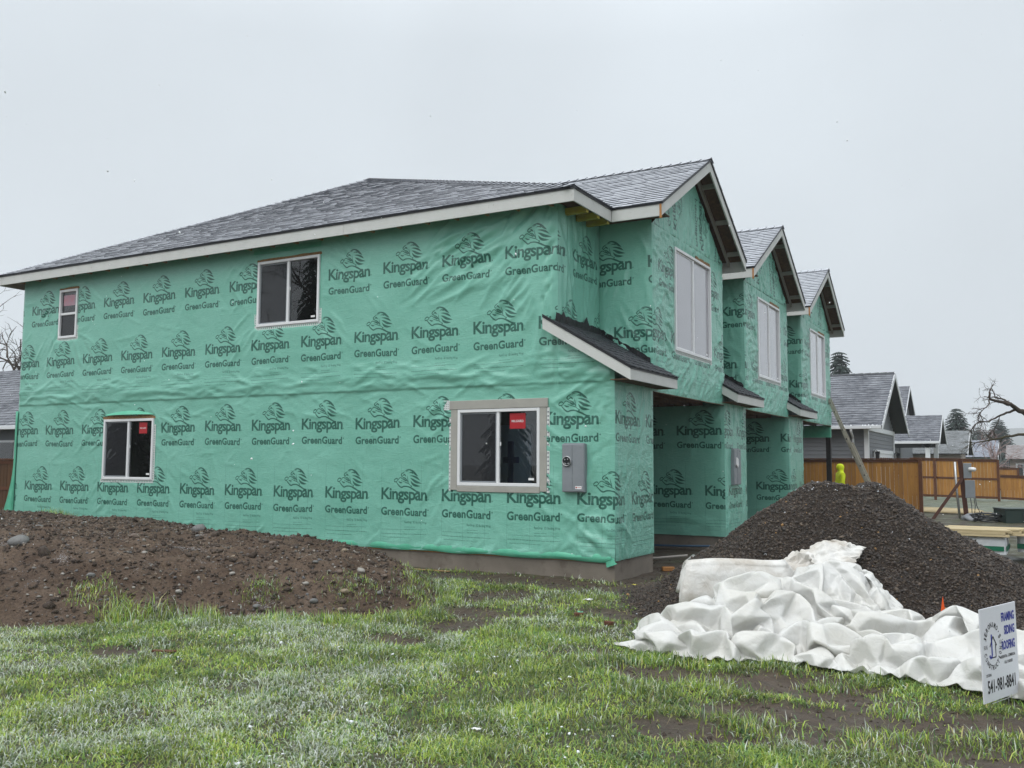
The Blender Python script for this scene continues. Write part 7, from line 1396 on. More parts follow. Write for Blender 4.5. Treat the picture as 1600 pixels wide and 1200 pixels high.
# ------------------------------------------------------------------ white plastic sheeting
def sheet_mat(name, c1, c2, rough, thin):
    mt = bpy.data.materials.new(name); mt.use_nodes = True; nt = mt.node_tree; b = nt.nodes['Principled BSDF']; P = coords(nt, 'Object')
    col = mixc(nt, rng_n(nt, noise_n(nt, P, 2.3, 6, .65), .42, .7), c1, c2)
    nt.links.new(col, b.inputs['Base Color']); b.inputs['Roughness'].default_value = rough; b.inputs['Specular IOR Level'].default_value = .45
    vo = nd(nt, 'ShaderNodeTexVoronoi', {'Vector': nd(nt, 'ShaderNodeVectorMath', {0: P, 1: nd(nt, 'ShaderNodeVectorMath', {0: nd(nt, 'ShaderNodeTexNoise', {'Vector': P, 'Scale': 3.0}).outputs['Color'], 'Scale': .35}, operation='SCALE').outputs[0]}, operation='ADD').outputs[0], 'Scale': 6.5}, feature='F1', distance='MANHATTAN')
    wv = nd(nt, 'ShaderNodeTexNoise', {'Vector': P, 'Scale': 7, 'Detail': 4, 'Roughness': .5, 'Distortion': 1.5}).outputs['Fac']
    h = math_n(nt, 'ADD', math_n(nt, 'MULTIPLY', vo.outputs['Distance'], .55), math_n(nt, 'MULTIPLY', math_n(nt, 'ABSOLUTE', math_n(nt, 'SUBTRACT', wv, .5)), .8))
    bn = nd(nt, 'ShaderNodeBump', {'Height': h, 'Strength': .30, 'Distance': .05}); nt.links.new(bn.outputs[0], b.inputs['Normal'])
    tl = nd(nt, 'ShaderNodeBsdfTranslucent', {'Color': col, 'Normal': bn.outputs[0]}); ms = nt.nodes.new('ShaderNodeMixShader'); ms.inputs[0].default_value = thin
    out = nt.nodes['Material Output']; nt.links.new(b.outputs[0], ms.inputs[1]); nt.links.new(tl.outputs[0], ms.inputs[2]); nt.links.new(ms.outputs[0], out.inputs[0]); return mt
M['sheet'] = sheet_mat('white_plastic_sheet', (.87, .87, .85), (.80, .79, .74), .30, .38)
M['sheet_dirty'] = sheet_mat('muddied_plastic_sheet', (.80, .79, .76), (.55, .50, .43), .42, .22)
def upsample(A, f):
    """smooth cubic resampling of a grid of points, f steps per cell"""
    for ax in (0, 1):
        A = np.moveaxis(A, ax, 0); n = len(A); q = np.linspace(0, n - 1, (n - 1) * f + 1); i = np.minimum(q.astype(int), n - 2); t = (q - i)[:, None, None]
        P0, P1, P2, P3 = A[np.maximum(i - 1, 0)], A[i], A[i + 1], A[np.minimum(i + 2, n - 1)]
        A = .5 * (2 * P1 + (P2 - P0) * t + (2 * P0 - 5 * P1 + 4 * P2 - P3) * t * t + (3 * P1 - P0 - 3 * P2 + P3) * t ** 3); A = np.moveaxis(A, 0, ax)
    return A
def worley(x, y, seed):
    r = np.random.default_rng(seed); J = r.random((64, 64, 2)); xi, yi = np.floor(x).astype(int), np.floor(y).astype(int); d1 = np.full(x.shape, 9.0); d2 = d1.copy()
    for a in (-1, 0, 1):
        for b in (-1, 0, 1):
            j = J[(xi + a) & 63, (yi + b) & 63]; d = np.hypot(xi + a + j[..., 0] - x, yi + b + j[..., 1] - y); n1 = np.minimum(d1, d); d2 = np.minimum(np.maximum(d1, d), d2); d1 = n1
    return d1, d2
def sheet(name, key, mat, label, amp=1.0, seed=0, keep=.026):
    A = upsample(cloth_points(key), 4); nu, nv = A.shape[:2]
    B = A.copy()
    for _ in range(10):
        for ax in (0, 1):
            B = np.moveaxis(B, ax, 0); C_ = B.copy(); C_[2:-2] = (B[:-4] + B[1:-3] + B[2:-2] + B[3:-1] + B[4:]) / 5; B = np.moveaxis(C_, 0, ax)
    wdw = np.minimum.outer(np.minimum(np.arange(nu), np.arange(nu)[::-1]), np.minimum(np.arange(nv), np.arange(nv)[::-1])); wdw = np.clip(wdw / 12, 0, 1)[..., None]
    A = A + (A - B) * .5 * wdw
    du = np.linalg.norm(np.diff(A, axis=0), axis=2).mean(); dv = np.linalg.norm(np.diff(A, axis=1), axis=2).mean()
    u, v = np.meshgrid(np.arange(nu) * du, np.arange(nv) * dv, indexing='ij')
    N_ = np.cross(np.gradient(A, axis=0), np.gradient(A, axis=1)); N_ /= np.linalg.norm(N_, axis=2, keepdims=True) + 1e-9; N_ *= np.sign(N_[..., 2:3].mean() + 1e-9)
    wu, wv = u + .10 * pn(u * 3, v * 3, 180 + seed), v + .10 * pn(u * 3, v * 3, 183 + seed)
    d = .010 * pn(wu * 4.3, wv * 3.6 - wu, 187 + seed) - .016 * np.abs(pn(wu * 1.7 + wv * .8, wv * 2.2, 186 + seed)) + .012
    A = A + N_ * (d * amp)[..., None]
    g = np.maximum(ground_z(A[..., 0], A[..., 1]), gravel_h(A[..., 0], A[..., 1])) + .008
    A[..., 2] = np.maximum(A[..., 2], g + .012 * np.abs(pn(u * 6, v * 6, 188)))
    me = arr_mesh(name, A.reshape(-1, 3), [grid_faces(nu, nv)], None, True); o = link(name, me, None, [mat])
    q = o.modifiers.new('d', 'DECIMATE'); q.ratio = keep           # flat facets that meet in creases, as stiff film crumples
    q = o.modifiers.new('s', 'SUBSURF'); q.subdivision_type = 'SIMPLE'; q.levels = q.render_levels = 3
    q = o.modifiers.new('m', 'SMOOTH'); q.factor = .5; q.iterations = 9
    t = o.modifiers.new('t', 'SOLIDIFY'); t.thickness = .003; t.offset = 0
    return tag(o, label, 'plastic sheet', 'white plastic sheets dumped by the gravel pile')
sheet('plastic_sheet', 'main', M['sheet'], 'long crumpled heap of white plastic sheeting on the grass behind the yard sign')
sheet('plastic_sheet', 'wad', M['sheet'], 'bunched wad of white plastic sheeting at the foot of the gravel pile', 1.1, 11, .04)
sheet('plastic_sheet', 'back', M['sheet_dirty'], 'soiled plastic sheet draped highest up the gravel slope', .7, 23, .04)
# folded stack of sheeting: several layers folded over one another, leaning on the pile
ax0, ax1 = Vector((2.36, -3.46, 0)), Vector((3.28, -2.92, 0)); ad = (ax1 - ax0).normalized(); an_ = Vector((-ad.y, ad.x, 0))
fs = MB(); nl = 6; nseg = 16; nlen = 14
for q in range(nl):
    inset = q * .020
    prof = []
    H = .40 - inset * .9; Dp = .30 - inset * .85
    prof.append((.00 + inset, .0)); prof += [(inset + .02 + .10 * t, H * t) for t in (.2, .4, .6, .8)]
    for j in range(nseg + 1):
        a = pi - pi * j / nseg; rr = (Dp - .12) / 2; prof.append((inset + .12 + rr + rr * cos(a), H * .84 + rr * .75 * sin(a)))
    prof += [(Dp + inset * .2 + .01, H * .6), (Dp + .03, H * .3), (Dp + .05, .05)]
    vs = []
    m_ = len(prof)
    for i in range(nlen + 1):
        t = i / nlen; x = .02 * q * (1 if q % 2 else .4) * (1 if i == nlen else 0) + t * 1.06 - .0
        for jj, (c, z) in enumerate(prof):
            wob = .014 * float(pn(t * 3 + q, jj * .25, 120 + q)); sh_ = .13 * (1 - t) * (1 - z / .5)
            p = ax0 + ad * (x - sh_ * (1 if i < nlen else 1)) + an_ * (c + wob); zz = sz(p.x, p.y) if jj in (0, m_ - 1) else 0
            b0 = .17 + .26 * c / .3
            vs.append((p.x, p.y, .30 + .02 * t + z * (1 + .04 * sin(t * 5)) + wob * .6 if jj else .22))
    fs.add(vs, [(i * m_ + j, (i + 1) * m_ + j, (i + 1) * m_ + j + 1, i * m_ + j + 1) for i in range(nlen) for j in range(m_ - 1)])
me = bpy.data.meshes.new('folded_sheet'); me.from_pydata(fs.v, [], fs.f); me.update(); me.polygons.foreach_set('use_smooth', [True] * len(fs.f)); o = link('folded_sheet', me, None, [M['sheet_dirty']]); o.modifiers.new('t', 'SOLIDIFY').thickness = .006
tag(o, 'stack of neatly folded dirty white sheeting leaning on the gravel pile', 'folded sheet')

# ------------------------------------------------------------------ grass
def grass_density(x, y):
    m = 1 - mud_mask(x, y) * .97
    d = poly_sd(x, y, MPOLY); m = m * np.where(d > -.02, .0, 1)
    m = m * (gravel_h(x, y, False) < ground_z(x, y) + .02)
    m = m * np.where((y > -.1) & (x < .3), 0, 1)
    m = m * (.35 + .65 * sstep(-.25, .2, fbm(x * 1.1, y * 1.1, 3, 131)))
    m = m * (1 - .55 * sstep(-5.3, -3.6, y) * sstep(.75, .35, sstep(-.3, .3, pn(x * .9, y * .9, 137)) * .6))
    right = sstep(2.0, 4.5, x) * sstep(-8.2, -7.0, y); m = m * (1 - .6 * right * sstep(-.1, .25, pn(x * 1.7, y * 1.7, 135)))
    return np.clip(m, 0, 1)
def blades(name, X, Y, H, Wd, lean, cols, tipw, mat, parent=None, label=None, seed=0):
    r = np.random.default_rng(seed); n = len(X); Z = top_z(X, Y) - .004
    az = r.uniform(0, 2 * pi, n); dx, dy = np.cos(az), np.sin(az); px_, py_ = -dy, dx
    fz = H * np.cos(lean * .55); f1 = H * np.sin(lean * .55) ; h2 = H * (np.cos(lean * .55) * .5 + np.cos(lean * 1.25) * .5); f2__ = H * (np.sin(lean * .55) * .5 + np.sin(lean * 1.25) * .5)
    h2 = np.maximum(h2, .006); hm, fm = fz * .5, f1 * .5
    twist = r.uniform(-.6, .6, n); wx, wy = px_ * np.cos(twist) + dx * np.sin(twist), py_ * np.cos(twist) + dy * np.sin(twist)
    V = np.empty((n, 5, 3))
    V[:, 0] = np.stack([X - wx * Wd, Y - wy * Wd, Z], -1); V[:, 1] = np.stack([X + wx * Wd, Y + wy * Wd, Z], -1)
    V[:, 2] = np.stack([X + dx * fm - wx * Wd * .85, Y + dy * fm - wy * Wd * .85, Z + hm], -1); V[:, 3] = np.stack([X + dx * fm + wx * Wd * .85, Y + dy * fm + wy * Wd * .85, Z + hm], -1)
    V[:, 4] = np.stack([X + dx * f2__, Y + dy * f2__, Z + h2], -1)
    b = np.arange(n)[:, None] * 5; F4 = b + np.array([[0, 1, 3, 2]]); F3 = b + np.array([[2, 3, 4]])
    Cc = np.repeat(cols[:, None, :], 5, 1); Cc[:, 2:] = Cc[:, 2:] * (1 - tipw[:, None, None]) + np.array((.78, .82, .80)) * tipw[:, None, None]
    me = arr_mesh(name, V.reshape(-1, 3), [F4, F3], Cc.reshape(-1, 3)); return link(name, me, parent, [mat])
mt, nt, b = new_mat('grass_blade'); at = nt.nodes.new('ShaderNodeAttribute'); at.attribute_name = 'Col'
nt.links.new(at.outputs['Color'], b.inputs['Base Color']); b.inputs['Roughness'].default_value = .5; b.inputs['Specular IOR Level'].default_value = .35
tl = nd(nt, 'ShaderNodeBsdfTranslucent', {'Color': at.outputs['Color']}); ms = nt.nodes.new('ShaderNodeMixShader'); ms.inputs[0].default_value = .3
nt.links.new(b.outputs[0], ms.inputs[1]); nt.links.new(tl.outputs[0], ms.inputs[2]); nt.links.new(ms.outputs[0], nt.nodes['Material Output'].inputs[0]); M['grass'] = mt
PAL = np.array([(.320, .440, .050), (.195, .340, .045), (.100, .215, .045), (.430, .480, .085), (.130, .270, .095), (.54, .49, .20)])
def grass_cols(n, r, x, y):
    w = sstep(-.3, .3, fbm(x * .8, y * .8, 2, 141)); pick = r.random(n)
    idx = np.where(pick < .30 + .25 * w, 0, np.where(pick < .62, 1, np.where(pick < .78, 2, np.where(pick < .90, 3, np.where(pick < .965, 4, 5)))))
    return PAL[idx] * r.uniform(.6, 1.25, (n, 1)) * (.62 + .55 * sstep(-.35, .35, fbm(x * 1.9, y * 1.9, 3, 147)))[:, None]
r = np.random.default_rng(303); n = 780000
dd = 3.2 + 12.3 * r.random(n) ** 1.1; aa = r.uniform(-.95, .95, n) * np.clip(1.25 - .04 * dd, .66, 1)
X, Y = 5.63 - .4906 * dd + .8714 * dd * aa, -13.2 + .8714 * dd + .4906 * dd * aa
k = r.random(n) < grass_density(X, Y); X, Y, dd = X[k], Y[k], dd[k]; n = len(X)
clump = sstep(-.2, .35, fbm(X * 2.3, Y * 2.3, 3, 145))
H = (.030 + .036 * r.random(n) + .045 * clump * r.random(n)) * (1 + .05 * (dd - 5)); Wd = (.0018 + .0022 * r.random(n)) * (1 + .07 * (dd - 4)); lean = np.clip(r.normal(1.22, .42, n), .05, 1.75)
frost = sstep(-.02, .55, fbm(X * .75, Y * .75, 3, 151) + .25 * pn(X * 4, Y * 4, 153) + .20 * sstep(-6.5, -9.0, Y) + .24 * sstep(2.6, -.5, X) - .25 * sstep(1.5, 4.5, X))
tip = np.where(r.random(n) < .05 + frost * .55, r.uniform(.3, .95, n), r.uniform(0, .12, n))
o = blades('grass', X, Y, H, Wd, lean, grass_cols(n, r, X, Y), tip, M['grass'], seed=1); tag(o, kind='stuff')
# longer tufts: at the toe of the mound, along the sheeting, beside the foundation
TUFT = [(-1.6,-4.2,.5,.09),(-1.5,-2.9,.45,.11),(-2.1,-2.2,.4,.09),(-1.2,-3.5,.4,.11),(-2.3,-5.0,.4,.09),(-5,-7.2,.5,.11),(-3.6,-6.3,.4,.10),(-1.9,-1.4,.4,.09),(-2.75,-6.05,.30,.22),(-3.05,-6.35,.35,.24),(-2.4,-5.75,.25,.2),(-1.7,-5.35,.3,.17),(-1.2,-5.05,.3,.16),(-.75,-4.6,.3,.18),(-.55,-4.1,.28,.2),(-.9,-3.2,.25,.17),(-1.3,-2.6,.3,.16),(-.6,-5.3,.4,.13),(-.2,-5.9,.4,.12),(-2.0,-5.9,.35,.13),(-3.9,-7.6,.4,.16),
        (2.9,-5.2,.25,.12),(3.3,-5.15,.2,.10),(3.55,-5.0,.18,.12),(3.75,-5.05,.2,.10),(4.35,-5.15,.22,.13),(2.6,-5.2,.3,.12),(2.2,-5.5,.4,.13),(1.2,-5.0,.5,.11),(.7,-4.6,.5,.13),(1.5,-4.6,.4,.1),(.3,-2.0,.5,.1),(.9,-1.7,.4,.1),(1.5,-1.9,.4,.1),(-.4,-3.0,.4,.13),(4.4,-3.0,.12,.12),(4.1,-5.45,.3,.1),(4.7,-5.9,.3,.1),(3.3,-5.9,.4,.12),(2.9,-6.4,.5,.12),(3.9,-6.9,.4,.12),(4.7,-6.9,.5,.12),(1.6,-6.2,.7,.1),(.2,-6.6,.8,.1),(5.3,-6.6,.4,.11),(2.4,-7.4,.8,.1),(-11.5,-1.0,.6,.2),(-14.2,-.9,.8,.25)]
XS, YS, HS = [], [], []
for (x, y, rad, h) in TUFT:
    m_ = int(900 * rad ** 1.2 * (1 if h < .15 else 1.1)); a, q = r.uniform(0, 6.283, m_), rad * np.sqrt(r.random(m_)) * (.4 + .6 * r.random(m_)); XS.append(x + q * np.cos(a)); YS.append(y + q * np.sin(a)); HS.append(h * r.uniform(.45, 1.1, m_))
X, Y, H = np.concatenate(XS), np.concatenate(YS), np.concatenate(HS); n = len(X)
tip = np.where(r.random(n) < .22, r.uniform(.3, .85, n), r.uniform(0, .1, n))
o = blades('grass_tufts', X, Y, H, .0022 + .0028 * r.random(n), np.clip(r.normal(.75, .4, n), .05, 1.6), grass_cols(n, r, X, Y), tip, M['grass'], seed=2); tag(o, kind='stuff')
XS, YS, HS = [], [], []
for _ in range(150):
    x, y = r.uniform(-4, 5.8), r.uniform(-9.4, -3.2)
    if mud_mask(np.array([x]), np.array([y]))[0] > .7 or poly_sd(np.array([x]), np.array([y]), MPOLY)[0] > .1 or gravel_h(np.array([x]), np.array([y]))[0] > .05: continue
    m_ = int(r.integers(8, 22)); a, q = r.uniform(0, 6.283, m_), .07 * np.sqrt(r.random(m_)); XS.append(x + q * np.cos(a)); YS.append(y + q * np.sin(a)); HS.append(r.uniform(.04, .09) * r.uniform(.6, 1.2, m_))
X, Y, H = np.concatenate(XS), np.concatenate(YS), np.concatenate(HS); n = len(X)
o = blades('lawn_weeds', X, Y, H, .005 + .006 * r.random(n), np.clip(r.normal(1.1, .35, n), .1, 1.7), np.array([(.085, .165, .045)]) * r.uniform(.7, 1.4, (n, 1)), np.where(r.random(n) < .25, .5, .03), M['grass'], seed=8); tag(o, kind='stuff')
# straw and dead stalks lying about
n = 2600; X, Y = r.uniform(-6, 6, n), r.uniform(-9.5, -.6, n); k = in_view(X, Y, .62) & (gravel_h(X, Y) < .05); X, Y = X[k], Y[k]; n = len(X)
o = blades('dead_grass', X, Y, r.uniform(.05, .16, n), np.full(n, .0016), r.uniform(1.2, 1.6, n), np.array([(.32, .25, .13)]) * r.uniform(.5, 1.2, (n, 1)), r.uniform(0, .5, n) * (r.random(n) < .4), M['grass'], seed=3); tag(o, kind='stuff')
# thin lumps of snow left on the lawn
n = 900; X, Y = r.uniform(-3, 5.5, n), r.uniform(-9.6, -5, n); k = (fbm(X * 1.3, Y * 1.3, 2, 161) + .5 * np.exp(-((X - 1.1) ** 2 + (Y + 8.35) ** 2) / .25) > .22) & (mud_mask(X, Y) < .3); X, Y = X[k], Y[k]
M['snow'] = pmat('old_snow', (.78, .80, .83), None, rough=.7)
o = scatter_mesh('snow_crumbs', [rock_proto(1, 90 + q, .5, .45) for q in range(3)], X, Y, top_z(X, Y) + .022, .006 + .010 * r.random(len(X)), M['snow'], seed=9); tag(o, kind='stuff')

# crumbs of soil on the bare patches
n = 26000; X, Y = r.uniform(-4, 6.4, n), r.uniform(-8.6, .2, n); k = (mud_mask(X, Y) > .55) & (poly_sd(X, Y, MPOLY) < .05) & (gravel_h(X, Y) < ground_z(X, Y)) & (r.random(n) < .25 + .75 * (pn(X * 5, Y * 5, 207) > .08)); X, Y = X[k], Y[k]
o = scatter_mesh('soil_crumbs', [rock_proto(1, q, .75, .6) for q in range(3)], X, Y, ground_z(X, Y), .004 + .016 * r.random(len(X)) ** 3, M['clod'], seed=13); tag(o, kind='stuff')

# ------------------------------------------------------------------ board fences
M['cedar'] = pmat('stained_cedar_board', (.42, .205, .042), (.31, .135, .026), 2.2, .7, .2, 60, stretch=(5, 5, .7), vary=.16, dirt=((.09, .035, .010), 9, .62, .72))
M['cedar_dark'] = pmat('dark_cedar_rail', (.115, .040, .014), (.085, .028, .010), 3, .7, .15, 50, stretch=(1, 1, 3))
M['cedar_brown'] = pmat('dark_brown_board', (.10, .045, .014), (.07, .03, .010), 2.2, .75, .2, 60, stretch=(5, 5, .7), vary=.16)  # dark brown board colour of the left fence
def fence(label, a, b, z0a, z0b, h, bw=.14, posts=(), mid=False, face=-1, mat='cedar', capw=True, name='board_fence'):
    """boards from a to b (xy); z0a, z0b ground heights"""
    a, b = Vector((a[0], a[1], 0)), Vector((b[0], b[1], 0)); d = b - a; Ln = d.length; d.normalize(); nrm = Vector((d.y, -d.x, 0))
    root = empty(name, (a.x, a.y, z0a), atan2(d.y, d.x)); tag(root, label, 'fence', 'stained wooden board fences')
    n = int(Ln / bw); bw_ = Ln / n; mb = MB(); mb.box((.002, -.009, .03), (bw_ - .005, .009, h)); proto = mb.build('board', M[mat], root, bevel=.002); me = proto.data
    for i in range(n):
        o = proto if i == 0 else proto.copy()
        if i: COL.objects.link(o); o.parent = root
        t = i / n; o.location = (i * bw_, random.uniform(-.004, .004), (z0b - z0a) * t + random.uniform(-.006, .006)); o.rotation_euler = (0, 0, random.uniform(-.012, .012))
    sl = (z0b - z0a) / Ln
    def rail(nm, z, hh, dd, off):
        m_ = MB(); m_.beam((0, off, z), (Ln, off, z + sl * Ln), dd, hh); m_.build(nm, M['cedar_dark'], root)
    if capw: rail('cap_rail', h + .02, .036, .13, 0); rail('top_rail', h - .05, .085, .022, -.022)
    rail('bottom_rail', .10, .085, .022, -.022)
    if mid: rail('middle_rail', h * .52, .085, .022, -.022)
    for t in posts:
        m_ = MB(); x = t * Ln; m_.box((x - .055, -.13, -.2 + sl * x), (x + .055, -.013 if not mid else -.012, h + .02 + sl * x)); m_.build('post', M['cedar_dark'], root)
    return root
fence('stained cedar fence right behind the ladder and the hooded worker', (-12.2, 20.35), (2.2, 20.35), .16, .16, 1.80, .135, (1.0,), False)
fence('framed cedar fence beyond the frosted grass strip right of the power pole', (.2, 35.4), (3.95, 35.4), .30, .22, 1.82, .14, (.29, 1.0), True)
fence('lower stepped length of cedar fence at the frame edge', (4.02, 35.45), (9.5, 35.5), .22, .0, 1.12, .14, (.5, 1.0), False)
fence('short far cedar fence seen above the lower stepped fence', (3.2, 54.6), (4.4, 54.8), .2, .2, 1.45, .14, (1.0,), False)
fence('dark brown fence at the left corner of the green house', (-24.5, 1.55), (-14.95, 1.55), .30, .25, 1.52, .14, (.78,), True, mat='cedar_brown')

# ------------------------------------------------------------------ neighbouring houses
M['siding'] = pmat('grey_lap_siding', (.175, .185, .20), (.16, .17, .185), 3, .6, .1, 60, stretch=(1, 1, 8), vary=.03)
M['white_trim'] = pmat('white_trim_paint', (.70, .72, .74), None, rough=.45)
M['beige_siding'] = pmat('beige_siding', (.33, .28, .24), (.29, .25, .21), 3, .7)
M['mint_siding'] = pmat('mint_siding', (.36, .44, .38), (.32, .40, .34), 3, .7)
M['far_roof'] = shingle_mat('snowy_far_roof', (.10, .11, .11), .72, .6)
M['blue_roof'] = shingle_mat('snowy_blue_grey_roof', (.12, .14, .19), .9, .6)
M['old_roof'] = pmat('brown_frosty_roof', (.20, .17, .16), (.34, .33, .34), 3, .8)
M['garage_glass'] = glass_mat('garage_pane', (.3, .33, .36), .8)
def gable_house(label, x0, x1, y0, y1, ze_, zr_, roofm, wallm, oh=.35, lap=True, near_front=True, shg=True, zb=0.1, ohf=.45, frontboards=True, name='neighbour_house'):
    """ridge along x; the gable end faces +x, the long wall faces -y"""
    root = empty(name); tag(root, label, 'house', 'neighbouring houses')
    ym = (y0 + y1) / 2
    b = MB(); b.box((x0, y0 + .03, zb), (x1 - .03, y1 - .03, ze_ - .02)); b.add([(x0, y0 + .03, ze_ - .02), (x0, y1 - .03, ze_ - .02), (x0, ym, zr_ - .15), (x1 - .03, y0 + .03, ze_ - .02), (x1 - .03, y1 - .03, ze_ - .02), (x1 - .03, ym, zr_ - .15)], [(0, 1, 2), (3, 5, 4), (0, 2, 5, 3), (1, 4, 5, 2)])
    b.build('wall', M[wallm], root)
    sl = (zr_ - ze_) / (ym - y0 + oh)
    for s in (1, -1):
        ya = y0 - oh if s > 0 else y1 + oh; Vg = unit((0, s * (ym - y0 + oh), zr_ - ze_)); ng = X_.cross(Vg); ng = ng if ng.z > 0 else -ng; hg = sqrt((ym - y0 + oh) ** 2 + (zr_ - ze_) ** 2)
        g_ = MB(); g_.add([(x1 + ohf, ya, ze_), (x1 + ohf, ym, zr_), (x0 - .3, ym, zr_), (x0 - .3, ya, ze_), (x1 + ohf, ya, ze_ - .05), (x1 + ohf, ym, zr_ - .05), (x0 - .3, ym, zr_ - .05), (x0 - .3, ya, ze_ - .05)], [(0, 1, 2, 3), (7, 6, 5, 4), (0, 4, 5, 1), (2, 6, 7, 3), (0, 3, 7, 4)]); rf = g_.build('roof', M['felt'], root)
        if s > 0 and shg: shingles('roof_shingles', (x1 + ohf, ya, ze_), (-1, 0, 0), Vg, ng, -.02, hg, lambda v: (0, x1 + ohf - x0 + .3), M[roofm], e=.2, twin=(.25, .5), parent=root)
        r_ = MB(); r_.prism([(ya, ze_ - .01), (ym, zr_ - .01), (ym, zr_ - .20), (ya, ze_ - .19)], .03, frame((x1 + ohf - .0, 0, 0), Y_, Z_, X_)); r_.build('barge_board', M['white_trim'], root)
    return root, ym
# the grey house behind the near fence
gh, ym = gable_house('grey lap sided house with snowy roof behind the cedar fence, garage facing right', -14, .22, 22.75, 29.7, 3.18, 5.42, 'shingle_far', 'siding', .42, ohf=.55)
mb = MB(); mb.box((0, -.012, 0), (14.1, .008, .148)); P0_ = None
for i in range(20):
    z = .2 + i * .15
    if z > 3.05: break
    o = mb.build('siding_board', M['siding'], gh) if P0_ is None else P0_.copy()
    if P0_ is None: P0_ = o; o.rotation_euler = (-.11, 0, 0)
    else: COL.objects.link(o)
    o.parent = gh; o.location = (-14, 22.765, z)
mb = MB(); mb.box((-.008, 0, 0), (.012, 6.95, .148)); P1_ = None
for i in range(20):
    z = .2 + i * .15
    if z > 3.05: break
    o = mb.build('siding_board', M['siding'], gh) if P1_ is None else P1_.copy()
    if P1_ is None: P1_ = o; o.rotation_euler = (0, -.11, 0)
    else: COL.objects.link(o)
    o.parent = gh; o.location = (.205, 22.75, z)
for i in range(12):
    z = 3.20 + i * .15; hw = (5.30 - z - .15) / (5.42 - 3.18) * 3.9
    if hw < .2: break
    m_ = MB(); m_.box((.197, ym - hw, z), (.217, ym + hw, z + .148)); m_.build('siding_board', M['siding'], gh)
for lo, hi in (((.19, 22.70, .2), (.255, 22.86, 3.1)), ((.19, 29.6, .2), (.255, 29.75, 3.1)), ((.10, 22.70, .2), (.19, 22.735, 3.1))):
    m_ = MB(); m_.box(lo, hi); m_.build('corner_board', M['white_trim'], gh)
m_ = MB(); m_.box((.20, 22.80, 3.03), (.27, 29.70, 3.20)); m_.build('belly_band', M['white_trim'], gh)
m_ = MB(); m_.box((-14.3, 22.25, 3.07), (.75, 22.36, 3.19)); m_.build('gutter', M['white_trim'], gh, bevel=.01)
m_ = MB(); m_.tube([(-.28, 22.30, 3.08), (-.28, 22.34, 2.98), (-.28, 22.66, 2.80), (-.28, 22.70, 2.70), (-.28, 22.70, .2)], .045, 8); m_.build('downspout', M['white_trim'], gh, True)
gd = MB(); gd.box((.21, 24.2, .15), (.25, 28.9, 2.22)); garage_obj = gd.build('garage_door', M['white_trim'], gh)
for j in range(4):
    for i in range(8):
        q = MB(); q.box((.251, 24.35 + i * .57, 1.72), (.256, 24.35 + i * .57 + .42, 2.08)); q.build('pane', M['garage_glass'], garage_obj) if j == 0 else None
m_ = MB(); m_.box((.21, 24.05, .15), (.275, 24.19, 2.36)); m_.box((.21, 28.91, .15), (.275, 29.05, 2.36)); m_.box((.21, 24.19, 2.225), (.275, 28.91, 2.36)); m_.build('door_frame', M['white_trim'], gh)
for y in (23.55, 29.35):
    lm = empty('wall_lantern', (.26, y, 2.05)); lm.parent = gh; lm.location = (.26, y, 1.98)
    m_ = MB(); m_.box((0, -.05, .1), (.03, .05, .3)); m_.tube([(.02, 0, .25), (.1, 0, .36), (.17, 0, .30)], .014, 6); m_.prism([(-.08, .20), (.08, .20), (.0, .30)], .16, frame((.09, 0, 0), Y_, Z_, X_)); m_.build('bracket', M['black'], lm)
    m_ = MB(); m_.prism([(-.075, .20), (.075, .20), (.05, -.06), (-.05, -.06)], .13, frame((.105, 0, 0), Y_, Z_, X_)); m_.build('lantern_glass', M['dark_metal'], lm)
cap_line('ridge_cap', (.78, ym, 5.42), (-14.2, ym, 5.42), M['shingle_wet'], gh, sl=.55, step=.3)
# rims of snow left along the barge boards and gutter
r = np.random.default_rng(7); vs_ = []
T_ = r.random(70); Xr = np.full(70, .79); Yr = 22.33 + (ym - 22.33) * T_; Zr = 3.18 + 2.24 * T_ + .02
T2 = r.random(50); X2 = np.full(50, .79); Y2 = 30.12 - (30.12 - ym) * T2; Z2 = 3.18 + 2.24 * T2 + .02
X3 = r.uniform(-4, .7, 30); o = scatter_mesh('snow_crumbs', [rock_proto(1, 95, .4, .5)], np.r_[Xr, X2, X3], np.r_[Yr, Y2, np.full(30, 22.30)], np.r_[Zr, Z2, np.full(30, 3.20)], r.uniform(.018, .042, 150), M['snow'], gh, seed=2); tag(o, kind='stuff')
# second, higher gable behind it and the porch house beyond
g2, ym2 = gable_house('narrow tall gable of a grey house rising behind the garage roof', -9, -1.25, 44.3, 50.3, 4.2, 6.54, 'shingle_far', 'siding', .35, ohf=.25)
gp, ymp = gable_house('house with snowy porch roof on white posts between grey house and far roofs', -6, -1.3, 40.75, 44.5, 3.05, 4.52, 'shingle_far', 'siding', .35, ohf=2.4)
for (x, y) in ((.40, 40.5), (.62, 42.6)):
    m_ = MB(); m_.box((x, y, .2), (x + .22, y + .22, 2.95)); m_.build('porch_post', M['white_trim'], gp)
m_ = MB(); m_.box((-1.5, 40.5, 2.72), (.9, 40.7, 3.0)); m_.build('porch_beam', M['dark_metal'], gp)
m_ = MB(); m_.box((-5, 40.26, 2.93), (1.1, 40.38, 3.05)); m_.build('gutter', M['white_trim'], gp, bevel=.01)
m_ = MB(); m_.add([(.85, 40.8, 3.1), (.85, 44.4, 3.1), (.85, ymp, 4.3)], [(0, 1, 2)]); m_.build('gable_board', M['siding'], gp)
for y in (41.2, 42.6):
    m_ = MB(); m_.box((-1.32, y, 1.2), (-1.26, y + .7, 2.4)); wf = m_.build('window', M['white_trim'], gp); m_ = MB(); m_.box((-1.258, y + .06, 1.26), (-1.25, y + .64, 2.34)); m_.build('pane', M['glass'], wf)
